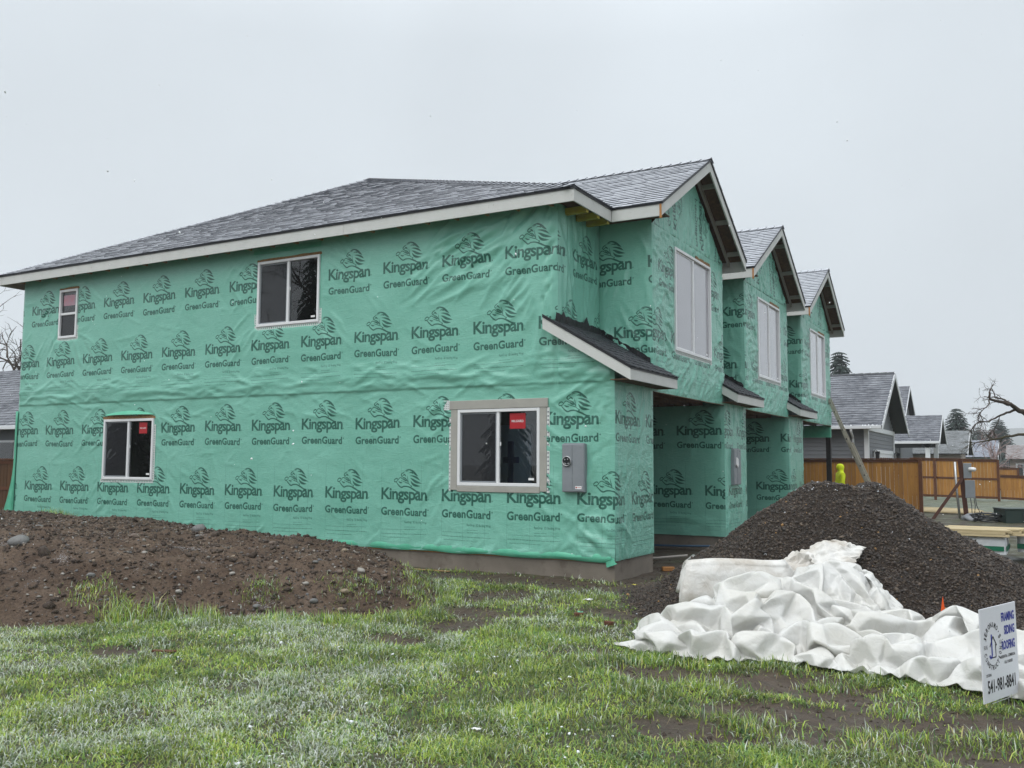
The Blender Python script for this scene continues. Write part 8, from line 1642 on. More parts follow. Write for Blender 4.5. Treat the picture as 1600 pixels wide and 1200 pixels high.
def far_house(label, x0, x1, y0, y1, ze_, zr_, roofm, wallm, win=()):
    h_, m0 = gable_house(label, x0, x1, y0, y1, ze_, zr_, roofm, wallm, .4, ohf=.4, zb=0)
    for (x, z, w_, q) in win:
        m_ = MB(); m_.box((x, y0 - .03, z), (x + w_, y0 + .03, z + q)); wf = m_.build('window', M['white_trim'], h_); m_ = MB(); m_.box((x + .07, y0 - .045, z + .07), (x + w_ - .07, y0 - .032, z + q - .07)); m_.build('pane', M['glass'], wf)
    return h_
far_house('beige far house with grey green snowy roof beside the porch posts', -12, 1.35, 51.7, 56.5, 2.55, 4.05, 'far_roof', 'beige_siding', [(-1.2, .9, 1.2, 1.1)])
h_ = far_house('mint green far house under a bluish snowy roof', -4, 2.6, 63.9, 68.5, 2.45, 3.72, 'blue_roof', 'mint_siding', [(.2, .8, 1.0, 1.0)])
h_ = far_house('far brick toned house with blue gridded window near the frame edge', 3.6, 9.5, 70, 76, 2.35, 3.5, 'old_roof', 'beige_siding', [(4.0, .9, 1.5, 1.1), (6.2, .9, 1.2, 1.1)])
for i in range(4):
    m_ = MB(); m_.box((4.1 + i * .38, 69.93, .95), (4.14 + i * .38, 69.95, 1.95)); m_.build('glazing_bar', M['white_trim'], h_)
far_house('far house with pale grey roof at the frame edge below the bare branch', 7.4, 16, 84, 92, 2.9, 4.6, 'far_roof', 'beige_siding', [(8.2, 1, 1.4, 1.2)])
# the neighbour at the left edge
nl, ymn = gable_house('grey roofed neighbour house left of the green house', -40, -17.5, 5.6, 13.0, 2.86, 5.35, 'shingle_far', 'siding', .45, shg=True, zb=.2)
m_ = MB(); m_.box((-40, 5.04, 2.78), (-17.2, 5.14, 2.90)); m_.build('gutter', M['white_trim'], nl, bevel=.01)
for (x, w_) in ((-26.2, 1.25), (-24.6, 1.9)):
    m_ = MB(); m_.box((x, 5.57, 1.35), (x + w_, 5.63, 2.45)); wf = m_.build('window', M['white_trim'], nl)
    for j in (0, 1):
        m_ = MB(); m_.box((x + .07 + j * (w_ / 2 - .03), 5.545, 1.42), (x + w_ / 2 - .04 + j * (w_ / 2 - .03), 5.565, 2.38)); m_.build('pane', M['glass_sky'] if j else M['glass'], wf)

# ------------------------------------------------------------------ trees
M['bark'] = pmat('wet_dark_bark', (.045, .032, .026), (.07, .055, .04), 9, .8, .4, 30)
M['moss'] = pmat('mossy_bark', (.075, .070, .035), (.05, .038, .028), 9, .85, .4, 30)
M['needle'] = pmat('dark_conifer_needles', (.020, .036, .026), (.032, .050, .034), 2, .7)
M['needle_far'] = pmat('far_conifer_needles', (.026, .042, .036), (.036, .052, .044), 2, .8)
def conifer_mesh(h, rad, seed, tiers=26, per=11, mat='needle', base=.12):
    r = np.random.default_rng(seed); Q = []
    for i in range(tiers):
        t = (i + r.uniform(-.3, .3)) / tiers; z = h * (base + (1 - base) * t); R = rad * (1 - t) ** .85 * r.uniform(.75, 1.12) + .05
        for j in range(per):
            a = r.uniform(0, 6.283); L_ = R * r.uniform(.7, 1.15); dx, dy = cos(a), sin(a); droop = .22 + .25 * (1 - t)
            k = max(3, int(L_ / (rad * .16)))
            for m_ in range(k):
                s0 = L_ * m_ / k; s1 = L_ * (m_ + 1.5) / k; w = L_ * .15 * (1 - m_ / k * .6) * r.uniform(.7, 1.3)
                z0_, z1_ = z - droop * s0 * s0 / L_ * .9 + .05 * h / tiers * r.uniform(-1, 1), z - droop * s1 * s1 / L_ * .9 - .02 * L_
                ox, oy = -dy * w, dx * w; tw = r.uniform(-.35, .35) * w
                Q += [(dx * s0 - ox * .6, dy * s0 - oy * .6, z0_ - tw), (dx * s0 + ox * .6, dy * s0 + oy * .6, z0_ + tw), (dx * s1 + ox, dy * s1 + oy, z1_ - w * .55 + tw), (dx * s1 * 1.04, dy * s1 * 1.04, z1_), (dx * s1 - ox, dy * s1 - oy, z1_ - w * .55 - tw)]
    V = np.array(Q); n = len(V) // 5; return arr_mesh('crown', V, [np.arange(n)[:, None] * 5 + np.array([[0, 1, 3, 4]]), np.arange(n)[:, None] * 5 + np.array([[1, 2, 3]])])
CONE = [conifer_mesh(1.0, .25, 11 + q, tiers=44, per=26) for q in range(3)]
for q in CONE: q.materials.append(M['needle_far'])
def conifer(label, x, y, z, h, q, wide=1.0):
    root = empty('conifer', (x, y, z), random.uniform(0, 6)); tag(root, label, 'tree', 'dark conifers')
    m_ = MB(); m_.tube([(0, 0, 0), (0, 0, h * .5), (0, 0, h * .98)], [h * .02, h * .012, .01], 6); m_.build('trunk', M['bark'], root)
    o = bpy.data.objects.new('crown', CONE[q]); COL.objects.link(o); o.parent = root; o.scale = (h * wide, h * wide, h)
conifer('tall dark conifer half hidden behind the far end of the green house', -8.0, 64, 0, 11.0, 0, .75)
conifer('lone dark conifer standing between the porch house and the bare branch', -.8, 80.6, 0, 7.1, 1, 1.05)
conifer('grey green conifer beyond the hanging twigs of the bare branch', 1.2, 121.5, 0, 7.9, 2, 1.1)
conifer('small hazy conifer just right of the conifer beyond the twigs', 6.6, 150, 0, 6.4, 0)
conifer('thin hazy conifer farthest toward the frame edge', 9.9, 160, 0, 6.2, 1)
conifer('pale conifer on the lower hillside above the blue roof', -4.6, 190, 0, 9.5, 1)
CONB = conifer_mesh(1.0, .24, 31, tiers=36, per=13); CONB.materials.append(M['needle']); CONE.append(CONB)
for i, (x, y, h) in enumerate(((-19.6, -15.2, 11.0), (-19, -30, 8.5), (-12.5, -25, 7.5), (-30, -15, 7.5), (-8.0, -30, 9), (-38, -24, 10))):
    conifer('%s conifer behind the photographer, mirrored in the windows' % ('nearest', 'second', 'third', 'western', 'eastern', 'tallest')[i], x, y, .1, h, 3, .36 if i == 0 else .6)
def twigs(mb, a, d, ln, rad, depth, r, spread=.6, grav=0.0):
    pts = [a]; p = a.copy(); dd = d.copy(); k = 5
    for i in range(k):
        dd = (dd + Vector((r.normal(0, .16), r.normal(0, .16), r.normal(0, .16) - grav))).normalized(); p = p + dd * ln / k; pts.append(p.copy())
    mb.tube(pts, [rad * (1 - .65 * i / k) for i in range(k + 1)], 4 if rad < .02 else 6, False)
    if depth > 0:
        for j in range(int(r.integers(2, 5))):
            i = int(r.integers(1, k + 1)); nd_ = (dd + Vector((r.normal(0, spread), r.normal(0, spread), r.normal(0, spread)))).normalized(); twigs(mb, pts[i], nd_, ln * r.uniform(.45, .75), rad * .55, depth - 1, r, spread, grav)
def bare_tree(label, x, y, z, h, seed, mat='bark', name='bare_tree', lean=(0, 0), nl_=7, depth=4, rad=None, sub=True):
    root = empty(name, (x, y, z)); tag(root, label, 'tree', 'bare winter trees'); r = np.random.default_rng(seed); rad = rad or h * .022
    m_ = MB(); tp = [Vector((lean[0] * t, lean[1] * t, h * .55 * t)) for t in (0, .3, .6, 1)]; m_.tube(tp, [rad * (1.15 - .5 * t) for t in (0, .3, .6, 1)], 8); m_.build('trunk', M[mat], root, True)
    m_ = MB()
    for j in range(nl_):
        t = r.uniform(.45, 1); a = r.uniform(0, 6.283); st = Vector((lean[0] * t, lean[1] * t, h * .55 * t)); twigs(m_, st, Vector((cos(a) * .7, sin(a) * .7, r.uniform(.5, 1.1))).normalized(), h * r.uniform(.28, .42), rad * .5, depth, r, .5)
    m_.build('branches', M[mat], root); return root
bare_tree('bare deciduous tree rising behind the neighbour roof at the left edge', -41, 17.5, .2, 9.6, 4, nl_=12, depth=4)
bare_tree('second bare tree at the left edge behind the neighbour roof', -37.5, 15, .2, 8.3, 5, nl_=10, depth=4)
bare_tree('bare tree behind the photographer mirrored in the upper window', -14.5, -12.5, .1, 10, 8, nl_=10, depth=4)
M['pinkbark'] = pmat('reddish_budding_twigs', (.26, .17, .16), (.34, .28, .27), 4, .8)
bare_tree('pinkish budding tree in front of the far roofs', 2.9, 60, 0, 4.4, 9, 'pinkbark', nl_=9, depth=3)
bare_tree('faint pink tree between the lone conifer and the hanging twigs', .4, 78, 0, 5.0, 12, 'pinkbark', nl_=9, depth=3)
bare_tree('thin bare tree at the frame edge behind the thick branch', 8.0, 64, 0, 8.0, 14, nl_=8, depth=3)
# the big limb reaching in from the right
bt = empty('bare_tree', (6.75, 15.1, .12)); tag(bt, 'dark bare tree whose crooked limbs reach in from the right edge', 'tree', 'bare winter trees')
off = Vector((-6.75, -15.1, -.12)); r = np.random.default_rng(17)
m_ = MB(); m_.tube([Vector(p) + off for p in ((6.75, 15.1, -.1), (6.7, 15.08, .8), (6.72, 15.04, 1.7), (6.85, 15.2, 3.0), (7.0, 15.3, 4.4))], [.20, .16, .15, .12, .07], 9); m_.build('trunk', M['bark'], bt, True)
LIMB = [([(6.71,15.04,1.73),(5.88,14.49,2.61),(5.33,14.13,3.13),(5.17,14.03,3.21),(5.04,13.83,3.33),(4.82,13.58,3.38),(4.59,13.34,3.44),(4.59,13.32,3.63),(4.63,13.33,3.73)], .085, .014, 5), ([(5.12,14.0,3.25),(5.02,13.93,3.36),(4.91,13.97,3.45),(4.69,13.96,3.53),(4.63,13.90,3.74)], .035, .010, 4), ([(5.17,14.03,3.20),(4.94,13.91,3.12),(4.73,13.92,3.02),(4.52,13.93,2.89),(4.31,13.93,2.90),(4.16,13.96,2.78)], .034, .007, 9),
        ([(4.59,13.34,3.44),(4.55,13.21,3.28),(4.43,13.04,3.15),(4.31,12.99,3.02)], .020, .006, 8), ([(6.45,14.83,2.39),(5.31,14.17,2.56),(4.90,13.95,2.51),(4.51,13.85,2.41),(4.20,13.80,2.35)], .045, .012, 9), ([(4.79,13.95,3.05),(4.74,13.94,2.91),(4.66,14.02,2.75),(4.55,13.97,2.61)], .018, .006, 8)]
for q, (pts, r0, r1, nt_) in enumerate(LIMB):
    m_ = MB(); P_ = [Vector(p) + off for p in pts]; n = len(P_); fine_ = []
    for i in range(n - 1):
        for t in (0, .33, .66): fine_.append(P_[i].lerp(P_[i + 1], t) + Vector((r.normal(0, .010), r.normal(0, .010), r.normal(0, .010))) * (1 if t else 0))
    fine_.append(P_[-1]); m_.tube(fine_, list(np.linspace(r0, r1, len(fine_))), 7)
    for j in range(nt_):
        i = int(r.integers(len(fine_) // 2, len(fine_))); dn_ = (fine_[i] - fine_[i - 1]).normalized(); twigs(m_, fine_[i], (dn_ + Vector((r.normal(0, .5), r.normal(0, .3), r.normal(-.1, .5)))).normalized(), r.uniform(.16, .40), .010, 2, r, .7, .04)
    m_.build('limb', M['moss'] if q == 4 else M['bark'], bt, True)

root = empty('shrub', (5.6, 57, 0)); tag(root, 'brownish bare shrub beside the far short fence', 'shrub'); r = np.random.default_rng(23); m_ = MB()
for j in range(26): twigs(m_, Vector((r.uniform(-.9, .9), r.uniform(-.4, .4), 0)), Vector((r.normal(0, .3), r.normal(0, .3), 1)).normalized(), r.uniform(.8, 1.5), .02, 2, r, .4)
m_.build('branches', M['moss'], root)

# ------------------------------------------------------------------ ladder leaning on the corner of the last bay
M['alu'] = pmat('weathered_aluminium', (.42, .39, .31), (.34, .31, .25), 8, .45, spec=.5, metallic=.25)
ld = empty('extension_ladder', (1.55, 16.95, .12)); tag(ld, 'aluminium extension ladder leaning against the far corner of the green house', 'ladder')
tp = Vector((-1.52, -.05, 3.76)); dl = tp.normalized(); sdv = Vector((0, 1, 0)); nv = dl.cross(sdv).normalized(); Lr = tp.length
for s in (-1, 1):
    m_ = MB(); m_.beam(sdv * s * .20, sdv * s * .20 + dl * (Lr * .62), .035, .085, nv); m_.build('rail', M['alu'], ld)
    m_ = MB(); m_.beam(sdv * s * .165 + dl * (Lr * .22) + nv * .05, sdv * s * .165 + dl * Lr + nv * .05, .03, .075, nv); m_.build('rail', M['alu'], ld)
    m_ = MB(); m_.box((-.06, s * .20 - .03, -.03), (.06, s * .20 + .03, .05)); m_.build('foot', M['dark_metal'], ld)
for i in range(13):
    t = .25 + i * .30
    if t < Lr - .1:
        up_ = t > Lr * .5; m_ = MB(); c = dl * t + (nv * .05 if up_ else Vector()); hw = .165 if up_ else .2; m_.tube([c - sdv * (hw + .02), c + sdv * (hw + .02)], .017, 8); m_.build('rung', M['alu'], ld)
        for s in (-1, 1):
            m_ = MB(); m_.tube([c + sdv * s * (hw + .016), c + sdv * s * (hw + .026)], .022, 8); m_.build('rung_end', M['dark_metal'], ld)

# ------------------------------------------------------------------ worker in a hooded jacket
M['hivis'] = pmat('hi_vis_jacket', (.90, .98, .015), (.74, .90, .012), 5, .7, .4, 14)
M['trouser'] = pmat('dark_work_trousers', (.022, .024, .032), None, rough=.8)
M['skin'] = pmat('skin', (.42, .24, .17), None, rough=.55)
M['boot'] = pmat('work_boot', (.06, .035, .02), None, rough=.6)
M['reflect'] = pmat('reflective_band', (.50, .52, .50), None, rough=.35)
def skin_chain(name, verts, edges, radii, mat, parent, root=0, lv=2):
    me = bpy.data.meshes.new(name); me.from_pydata(verts, edges, []); me.update(); o = link(name, me, parent, [mat])
    s = o.modifiers.new('s', 'SKIN'); s.use_smooth_shade = True
    for i, rr in enumerate(radii):
        q = rr if hasattr(rr, '__len__') else (rr, rr); me.skin_vertices[0].data[i].radius = q; me.skin_vertices[0].data[i].use_root = (i == root)
    u = o.modifiers.new('u', 'SUBSURF'); u.levels = u.render_levels = lv; return o
wk = empty('person', (.13, 17.75, .12), radians(119)); wk.scale = (.96, .96, .96); tag(wk, 'worker in a hooded fluorescent yellow jacket standing behind the gravel pile', 'person')
skin_chain('body', [(0, 0, .95), (0, .01, 1.15), (0, .0, 1.38), (0, .01, 1.50), (0, .035, 1.60), (0, .03, 1.70), (.20, 0, 1.42), (.25, .02, 1.16), (.22, .14, .95), (.205, .20, .88), (-.20, 0, 1.42), (-.25, .02, 1.16), (-.22, .14, .95), (-.205, .20, .88), (.10, 0, .90), (.11, .03, .50), (.11, 0, .09), (.12, .13, .05), (-.10, 0, .90), (-.11, .03, .50), (-.11, 0, .09), (-.12, .13, .05)],
           [(0, 1), (1, 2), (2, 3), (3, 4), (4, 5), (2, 6), (6, 7), (7, 8), (8, 9), (2, 10), (10, 11), (11, 12), (12, 13), (0, 14), (14, 15), (15, 16), (16, 17), (0, 18), (18, 19), (19, 20), (20, 21)],
           [(.15, .11), (.14, .10), (.16, .11), .055, (.075, .09), (.07, .085), .055, .042, .034, .03, .055, .042, .034, .03, .085, .06, .045, .04, .085, .06, .045, .04], M['skin'], wk)
skin_chain('hooded_jacket', [(0, 0, .86), (0, .0, 1.0), (0, .01, 1.2), (0, 0, 1.40), (0, -.005, 1.515), (0, .005, 1.60), (0, 0, 1.70), (0, -.005, 1.765), (.21, 0, 1.415), (.275, .02, 1.15), (.235, .13, .97), (-.21, 0, 1.415), (-.275, .02, 1.15), (-.235, .13, .97)],
           [(0, 1), (1, 2), (2, 3), (3, 4), (4, 5), (5, 6), (6, 7), (3, 8), (8, 9), (9, 10), (3, 11), (11, 12), (12, 13)], [(.19, .145), (.19, .145), (.185, .14), (.185, .13), (.075, .085), (.128, .145), (.118, .138), (.05, .06), .085, .070, .052, .085, .070, .052], M['hivis'], wk, 1)
skin_chain('trousers', [(0, 0, .92), (.105, 0, .85), (.115, .03, .5), (.115, 0, .12), (-.105, 0, .85), (-.115, .03, .5), (-.115, 0, .12)], [(0, 1), (1, 2), (2, 3), (0, 4), (4, 5), (5, 6)], [(.17, .13), .11, .085, .075, .11, .085, .075], M['trouser'], wk)
for s in (-1, 1): skin_chain('boot', [(s * .115, -.03, .05), (s * .115, 0, .13), (s * .12, .16, .045)], [(0, 1), (0, 2)], [.05, .06, .045], M['boot'], wk)

# ------------------------------------------------------------------ yard sign
M['sign'] = pmat('white_sign_board', (.70, .71, .76), (.66, .67, .72), 3, .4)
M['ink_black'] = pmat('black_ink', (.012, .012, .016), None, rough=.5); M['ink_blue'] = pmat('blue_ink', (.018, .03, .30), None, rough=.5)
SW, SH = .475, .62
sg = empty('yard_sign', (5.23, -5.60, -.06), 0); sg.scale = (1.07, 1.07, 1.07); sg.rotation_euler = (0, radians(-2.0), radians(65.5)); tag(sg, 'white yard sign on wire stake advertising framing, siding and roofing', 'yard sign')
m_ = MB(); m_.box((-.01, 0, .10), (SW, .008, .10 + SH)); m_.build('panel', M['sign'], sg)
def sign_text(body, x, z, w, h=None, mat='ink_black', bold=.02, nm='lettering', rot=None):
    v, t = fit_text(body, 0, 0, w, None, bold); lo, hi = v.min(0), v.max(0)
    if h: v[:, 1] = (v[:, 1] - lo[1]) * h / (hi[1] - lo[1])
    else: v[:, 1] -= lo[1]
    if rot is not None: c, s = cos(rot), sin(rot); v = v - (v.max(0) + v.min(0)) / 2; v = np.c_[v[:, 0] * c - v[:, 1] * s, v[:, 0] * s + v[:, 1] * c]
    return [(x + a, -.0015, .10 + z + b) for a, b in v], [tuple(int(k) for k in q) for q in t]
def add_letters(items, mat, nm):
    if len(items) > 1:
        for q in items: add_letters([q], mat, nm)
        return
    b = MB()
    for vs, fs_ in items: b.add(vs, fs_)
    me = bpy.data.meshes.new(nm); me.from_pydata(b.v, [], b.f); me.update(); link(nm, me, sg, [mat])
add_letters([sign_text('FRAMING', .268, .505, .178, .062, bold=.035), sign_text('SIDING', .300, .415, .143, .062, bold=.035), sign_text('ROOFING', .258, .315, .180, .062, bold=.035)], M['ink_blue'], 'trade_lettering')
add_letters([sign_text('541-981-8841', .045, .055, .375, .088, bold=.02), sign_text('CCB 226066', .03, .168, .07, .018), sign_text('RESIDENTIAL - COMMERCIAL', .235, .262, .20, .020), sign_text('FULLY INSURED', .285, .222, .11, .020), sign_text('EUG', .022, .350, .045, .026, bold=0), sign_text('LLC', .232, .365, .045, .026, bold=0)], M['ink_black'], 'number_lettering')
it = []
cx, cz, RX, RZ = .137, .362, .105, .142
for i, ch in enumerate("JERONIMO'S"):
    a = radians(158 - i * (136 / 9)); it.append(sign_text(ch, cx + RX * cos(a), cz + RZ * sin(a), .007 if ch in "I'" else .022, .012 if ch == "'" else .034, rot=a - pi / 2))
for i, ch in enumerate('CONSTRUCTION'):
    a = radians(200 + i * (150 / 11)); it.append(sign_text(ch, cx + RX * cos(a), cz + RZ * sin(a), .007 if ch == 'I' else .020, .032, rot=a + pi / 2))
add_letters(it, M['ink_black'], 'ring_letter')
def bar_poly(P, w):
    b = MB()
    for (a, c) in zip(P[:-1], P[1:]): b.beam((a[0], -.0012, .10 + a[1]), (c[0], -.0012, .10 + c[1]), w, .001, (0, 1, 0))
    return b
b = bar_poly([(.100, .36), (.145, .425), (.190, .360)], .008); b2 = bar_poly([(.175, .37), (.175, .285), (.115, .285)], .007); b.add(b2.v, b2.f); b.build('house_emblem', M['ink_black'], sg)
b = bar_poly([(.125, .44), (.125, .30), (.112, .284), (.098, .288), (.094, .305)], .014); b.build('letter_emblem', M['ink_blue'], sg)
m_ = MB()
for x in (.17, .32): m_.tube([(x, .004, -.10), (x, .004, .30)], .0035, 6)
m_.tube([(.10, .004, .085), (.39, .004, .085)], .003, 6); m_.build('wire_stake', M['chrome'], sg)

# ------------------------------------------------------------------ temporary power pole
pp = empty('power_pole', (3.64, 18.89, .10)); tag(pp, 'temporary power pole with diagonal brace, conduit and grey electric boxes', 'power pole')
m_ = MB(); m_.beam((0, 0, -.3), (-.16, -.02, 1.86), .13, .13, (0, 1, 0)); m_.build('post', M['treated'], pp)
m_ = MB(); m_.beam((-.98, -.5, -.05), (-.10, -.06, 1.28), .09, .09, (0, 1, 0)); m_.build('brace', M['treated'], pp)
m_ = MB(); m_.tube([(-.20, -.14, -.05), (-.27, -.14, .9), (-.29, -.14, 1.78)], .035, 8); m_.build('conduit', M['chrome'], pp, True)
m_ = MB(); m_.box((-.06, -.17, 1.28), (.16, -.07, 1.74)); mb_ = m_.build('meter_housing', M['grey_metal'], pp, bevel=.008)
m_ = MB(); m_.tube([(.10, -.17, 1.55), (.22, -.22, 1.55), (.28, -.24, 1.55)], [.065, .065, .05], 12); m_.build('meter_dome', M['white_print'], pp, True)
m_ = MB(); m_.box((-.03, -.17, .68), (.24, -.06, 1.22)); m_.build('breaker_panel', M['grey_metal'], pp, bevel=.008)
for i, q in enumerate(((.10, .04, .3), (.2, .1, .45), (.24, .3, .75))):
    m_ = MB(); m_.tube([(q[0], -.12, .70), (q[0] + .03, -.14, .45), (q[1] + .1, -.16, .12), (q[2], -.2, .0)], .012, 6); m_.build('cable', M['dark_metal'], pp, True)
# ------------------------------------------------------------------ lumber, wrapped bundles, transformer, planks on the ground
M['bundle_wrap'] = sheet_mat('white_lumber_wrap', (.72, .74, .76), (.62, .65, .67), .35, .1)
M['green_band'] = pmat('green_printed_band', (.012, .14, .075), None, rough=.4)
def bundle(label, x, y, z, lx, ly, h, rz):
    root = empty('lumber_bundle', (x, y, z), rz); tag(root, label, 'lumber bundle', 'wrapped lumber bundles')
    m_ = MB(); n = 26; vs = []
    for i in range(n + 1):
        xx = lx * i / n
        for j, (yy, zz) in enumerate(((0, 0), (0, h * .33), (0, h * .66), (0, h), (ly * .5, h), (ly, h), (ly, 0))):
            w = .018 * float(pn(i * .6, j * 1.3 + x, 171)); vs.append((xx + (.012 * float(pn(j * 2.0, i * .3, 172)) if i in (0, n) else 0), yy - abs(w) * (j < 3), zz + (w if j in (3, 4, 5) else 0)))
    m_.add(vs, [(i * 7 + j, (i + 1) * 7 + j, (i + 1) * 7 + j + 1, i * 7 + j + 1) for i in range(n) for j in range(6)] + [tuple(range(7)), tuple(range(n * 7, n * 7 + 7))[::-1]])
    m_.build('wrap', M['bundle_wrap'], root, True)
    m_ = MB(); m_.box((-.004, -.028, h * .20), (lx * .99, -.022, h * .48)); m_.box((lx + .016, .0, h * .2), (lx + .022, ly, h * .48)); m_.build('printed_band', M['green_band'], root)
    for t in (.12, .88):
        m_ = MB(); m_.box((lx * t - .05, -.02, -.10), (lx * t + .05, ly, -.002)); m_.build('bearer', M['treated'], root)
    return root
bundle('white wrapped lumber bundle with green band under the loose boards', 3.05, 5.62, .19, 2.0, .9, .30, radians(-2))
bundle('second wrapped bundle with green band cut off by the frame edge', 5.22, 6.3, .19, 3.0, 1.0, .32, radians(-2))
bundle('lowest wrapped bundle mostly behind the gravel pile', 2.6, 6.9, .16, 2.2, 1.0, .34, radians(-2))
ls = empty('lumber_stack', (3.0, 5.55, .50), radians(-2)); tag(ls, 'stack of pale loose boards lying on wrapped bundles right of the gravel pile', 'lumber stack')
m_ = MB(); m_.box((0, 0, 0), (2.1, .135, .038)); P0_ = m_.build('board', M['palewood'], ls, bevel=.003)
for lay in range(3):
    for j in range(6):
        o = P0_ if lay == j == 0 else P0_.copy()
        if not (lay == j == 0): COL.objects.link(o); o.parent = ls
        o.location = (random.uniform(-.05, .08) + (.0 if j < 3 else .18), j * .142, lay * .040); o.rotation_euler = (0, 0, random.uniform(-.006, .006))
for j in range(7):
    o = P0_.copy(); COL.objects.link(o); o.parent = ls; o.location = (1.0 + random.uniform(-.05, .05), .95 + j * .142, .04 * (j % 2)); o.scale = (1.7, 1, 1)
M['transformer'] = pmat('dark_green_metal', (.022, .040, .034), None, rough=.45)
tf = empty('transformer_box', (4.72, 17.35, .10), radians(25)); tag(tf, 'dark green utility transformer box at the right edge behind the lumber', 'transformer box')
m_ = MB(); m_.box((0, 0, 0), (1.0, .8, .40)); m_.build('body', M['transformer'], tf, bevel=.015); m_ = MB(); m_.box((-.02, -.02, .40), (1.02, .82, .44)); m_.build('lid', M['transformer'], tf, bevel=.012); m_ = MB(); m_.box((.47, -.012, .03), (.48, .0, .39)); m_.build('door_seam', M['black'], tf)
for i in range(7):
    pl_ = empty('ground_plank', (.9 + i * .10, 25.4 - i * .55, .19 + .01 * (i % 2)), radians(-26 + random.uniform(-3, 3))); tag(pl_, 'long pale plank lying flat among others on the ground beyond the gravel pile', 'plank', 'planks laid on the ground')
    m_ = MB(); m_.box((-1.2, -.13, 0), (3.0, .13, .04)); m_.build('board', M['palewood'], pl_)
db = empty('cable_coil', (4.2, 17.6, .12)); tag(db, 'black cable and pipe clutter on the ground beside the transformer box', 'cable coil')
m_ = MB()
for q in range(5): m_.tube([(.30 * cos(a + q) * (1 + .1 * q), .22 * sin(a + q), .03 + .05 * q + .03 * sin(a * 2)) for a in np.linspace(0, 6.2, 16)], .022, 6)
m_.tube([(-.25, .1, .05), (-.1, .0, .3), (.0, -.1, .12)], .02, 6); m_.build('coil', M['dark_metal'], db, True)
M['bag'] = pmat('grey_plastic_bag', (.24, .25, .27), (.18, .19, .21), 4, .35, .8, 6)
bgo = empty('plastic_bag', (3.82, 18.25, .14)); tag(bgo, 'grey plastic bag lying at the foot of the power pole', 'plastic bag')
v, f = rock_proto(3, 131, .45, .55); o = link('film', arr_mesh('film', v * .32, [f], None, True), bgo, [M['bag']])

# ------------------------------------------------------------------ scraps on the site
M['brick'] = pmat('brown_brick', (.19, .075, .045), (.14, .055, .035), 8, .8, .4, 40)
M['scrapwood'] = pmat('red_brown_scrap', (.12, .045, .025), (.09, .035, .02), 8, .8)
M['pvc'] = pmat('white_plastic_pipe', (.62, .61, .58), None, rough=.4); M['greypvc'] = pmat('grey_plastic_conduit', (.36, .33, .30), None, rough=.45)
M['hose'] = pmat('blue_hose', (.035, .085, .15), None, rough=.45); M['orange'] = pmat('orange_flag', (.75, .10, .015), None, rough=.6)
M['litter'] = pmat('white_litter', (.72, .72, .70), None, rough=.6); M['yellow'] = pmat('yellow_litter', (.55, .48, .10), None, rough=.6)
def scrap(name, label, cat, x, y, dims, mat, rz=0.0, tilt=(0, 0), dz=0.0, group=None):
    m_ = MB(); a, b_, c_ = dims; m_.box((-a / 2, -b_ / 2, 0), (a / 2, b_ / 2, c_)); o = m_.build(name, M[mat], None, bevel=min(dims) * .12); o.location = (x, y, sz(x, y) + dz); o.rotation_euler = (tilt[0], tilt[1], rz); return tag(o, label, cat, group)
scrap('brick', 'brown brick at the right edge behind the yard sign', 'brick', 5.46, -3.25, (.20, .095, .06), 'brick', .3)
scrap('wood_scrap', 'red brown wood block in the grass left of the sheeting', 'wood scrap', 1.0, -3.4, (.11, .06, .05), 'scrapwood', .5)
scrap('wood_scrap', 'dark brown wood block nearest the tip of the sheeting', 'wood scrap', 1.52, -3.75, (.10, .06, .05), 'scrapwood', -.4)
scrap('wood_scrap', 'flat brown stick poking out under the folded sheeting', 'wood scrap', 2.22, -3.55, (.22, .05, .02), 'scrapwood', .5, dz=.01)
scrap('wood_scrap', 'orange brown wood chip against the foundation corner', 'wood scrap', .16, 1.85, (.20, .09, .07), 'orangewood', .6)
scrap('wood_scrap', 'thin pale lath lying at the base of the foundation', 'wood scrap', -3.1, -.35, (.7, .05, .015), 'lumber', .05, dz=.01)
scrap('wood_scrap', 'weathered board end in the grass at the left', 'wood scrap', -1.3, -7.25, (.22, .06, .015), 'scrapwood', .3, dz=.01)
def pipe(name, label, cat, pts, rad, mat):
    m_ = MB(); c = Vector(pts[0]); m_.tube([Vector(p) - c for p in pts], rad, 8); o = m_.build(name, M[mat], None, True); o.location = c; return tag(o, label, cat)
zz = lambda x, y, d=.02: (x, y, sz(x, y) + d)
pipe('pipe', 'short white plastic pipe on the dirt in front of the first porch', 'pipe', [zz(.30, 2.30, .06), zz(.10, 3.35, .10)], .035, 'pvc')
pipe('conduit', 'bent grey conduit lying on the dirt inside the first porch', 'conduit', [(-2.2, 2.4, .10), (-1.2, 2.75, .06), (-.5, 3.1, .05), (-.05, 3.45, .09)], .022, 'greypvc')
pipe('hose', 'thin blue hose along the foundation of the first porch', 'hose', [(-3.5, 5.45, .08), (-2, 5.5, .06), (-1, 5.52, .07), (-.15, 5.58, .10)], .022, 'hose')
m_ = MB(); m_.add([(0, 0, 0), (.05, 0, 0), (.028, .004, .17), (.05, .03, 0), (0, .03, 0), (.03, .02, .17)], [(0, 1, 2), (4, 5, 3), (0, 2, 5, 4), (1, 3, 5, 2)]); o = m_.build('marker_flag', M['orange'], None); o.location = (4.72, -2.9, sz(4.72, -2.9) + .30); o.scale = (.75, .8, .85); tag(o, 'small orange marker flag standing at the foot of the gravel', 'marker flag')
m_ = MB(); m_.tube([(.02, .015, -.36), (.02, .015, .02)], .004, 5); st_ = m_.build('stake', M['dark_metal'], o)
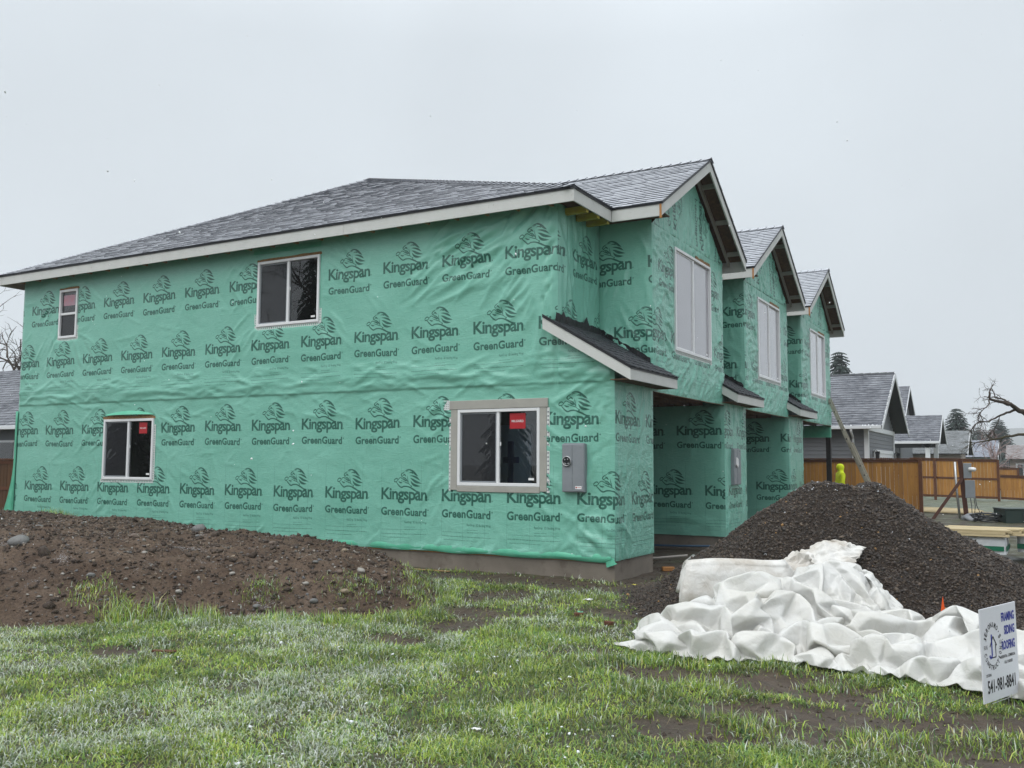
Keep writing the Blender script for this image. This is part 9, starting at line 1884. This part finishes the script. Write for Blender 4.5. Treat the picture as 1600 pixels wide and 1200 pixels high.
def litter(label, x, y, s, mat, seed):
    r = np.random.default_rng(seed); g = np.linspace(-1, 1, 5); A, B = np.meshgrid(g, g, indexing='ij'); Zl = .35 * r.random((5, 5)); o = link('litter', arr_mesh('litter', np.stack([A * s, B * s * .6, Zl * s], -1).reshape(-1, 3), [grid_faces(5, 5)]), None, [M[mat]])
    o.location = (x, y, sz(x, y) + .025); o.rotation_euler = (0, 0, r.uniform(0, 6)); o.modifiers.new('t', 'SOLIDIFY').thickness = .002; tag(o, label, 'litter', 'scraps of litter')
litter('white litter scrap on the grass below the foundation corner', .56, -2.21, .06, 'litter', 1)
litter('yellow litter scrap at the foot of the foundation corner', .45, -.35, .05, 'yellow', 2)
litter('white litter scrap on bare mud next to the sheeting', 2.05, -2.95, .05, 'litter', 3)
litter('teal scrap of house wrap under the right end of the sheeting', 5.60, -5.40, .09, 'wrapfold', 4)
litter('pale wrap scrap in the middle of the muddy lawn', .9, -3.15, .05, 'wrapfold', 5)
litter('white litter scrap lowest in the foreground grass', 2.45, -8.0, .03, 'litter', 6)

# ------------------------------------------------------------------ air and snow
M['flake'] = pmat('snowflake', (.85, .87, .9), None, rough=.8)
r = np.random.default_rng(404); n = 260; d = 5 + 20 * r.random(n); a = r.uniform(-.6, .6, n); X, Y = 5.63 - .4906 * d + .8714 * d * a, -13.2 + .8714 * d + .4906 * d * a; Z = 1.73 + d * r.uniform(-.22, .5, n); k = (Z > .2) & ~((X < .6) & (Y > -.4)); X, Y, Z = X[k], Y[k], Z[k]
o = scatter_mesh('falling_snow', [rock_proto(1, 200, .5, 1.4)], X, Y, Z, r.uniform(.003, .006, len(X)), M['flake'], seed=5); tag(o, kind='stuff')
hb = MB(); hb.box((-2700, -2700, -12), (2700, 2700, 215)); hz = hb.build('haze', [], None)
mt = bpy.data.materials.new('snowy_air'); mt.use_nodes = True; nt = mt.node_tree; nt.nodes.clear()
pv = nd(nt, 'ShaderNodeVolumePrincipled', {'Color': (.93, .96, 1.0, 1), 'Density': .0007, 'Anisotropy': .1}); ou = nt.nodes.new('ShaderNodeOutputMaterial'); nt.links.new(pv.outputs[0], ou.inputs['Volume'])
hz.data.materials.append(mt); tag(hz, kind='stuff')
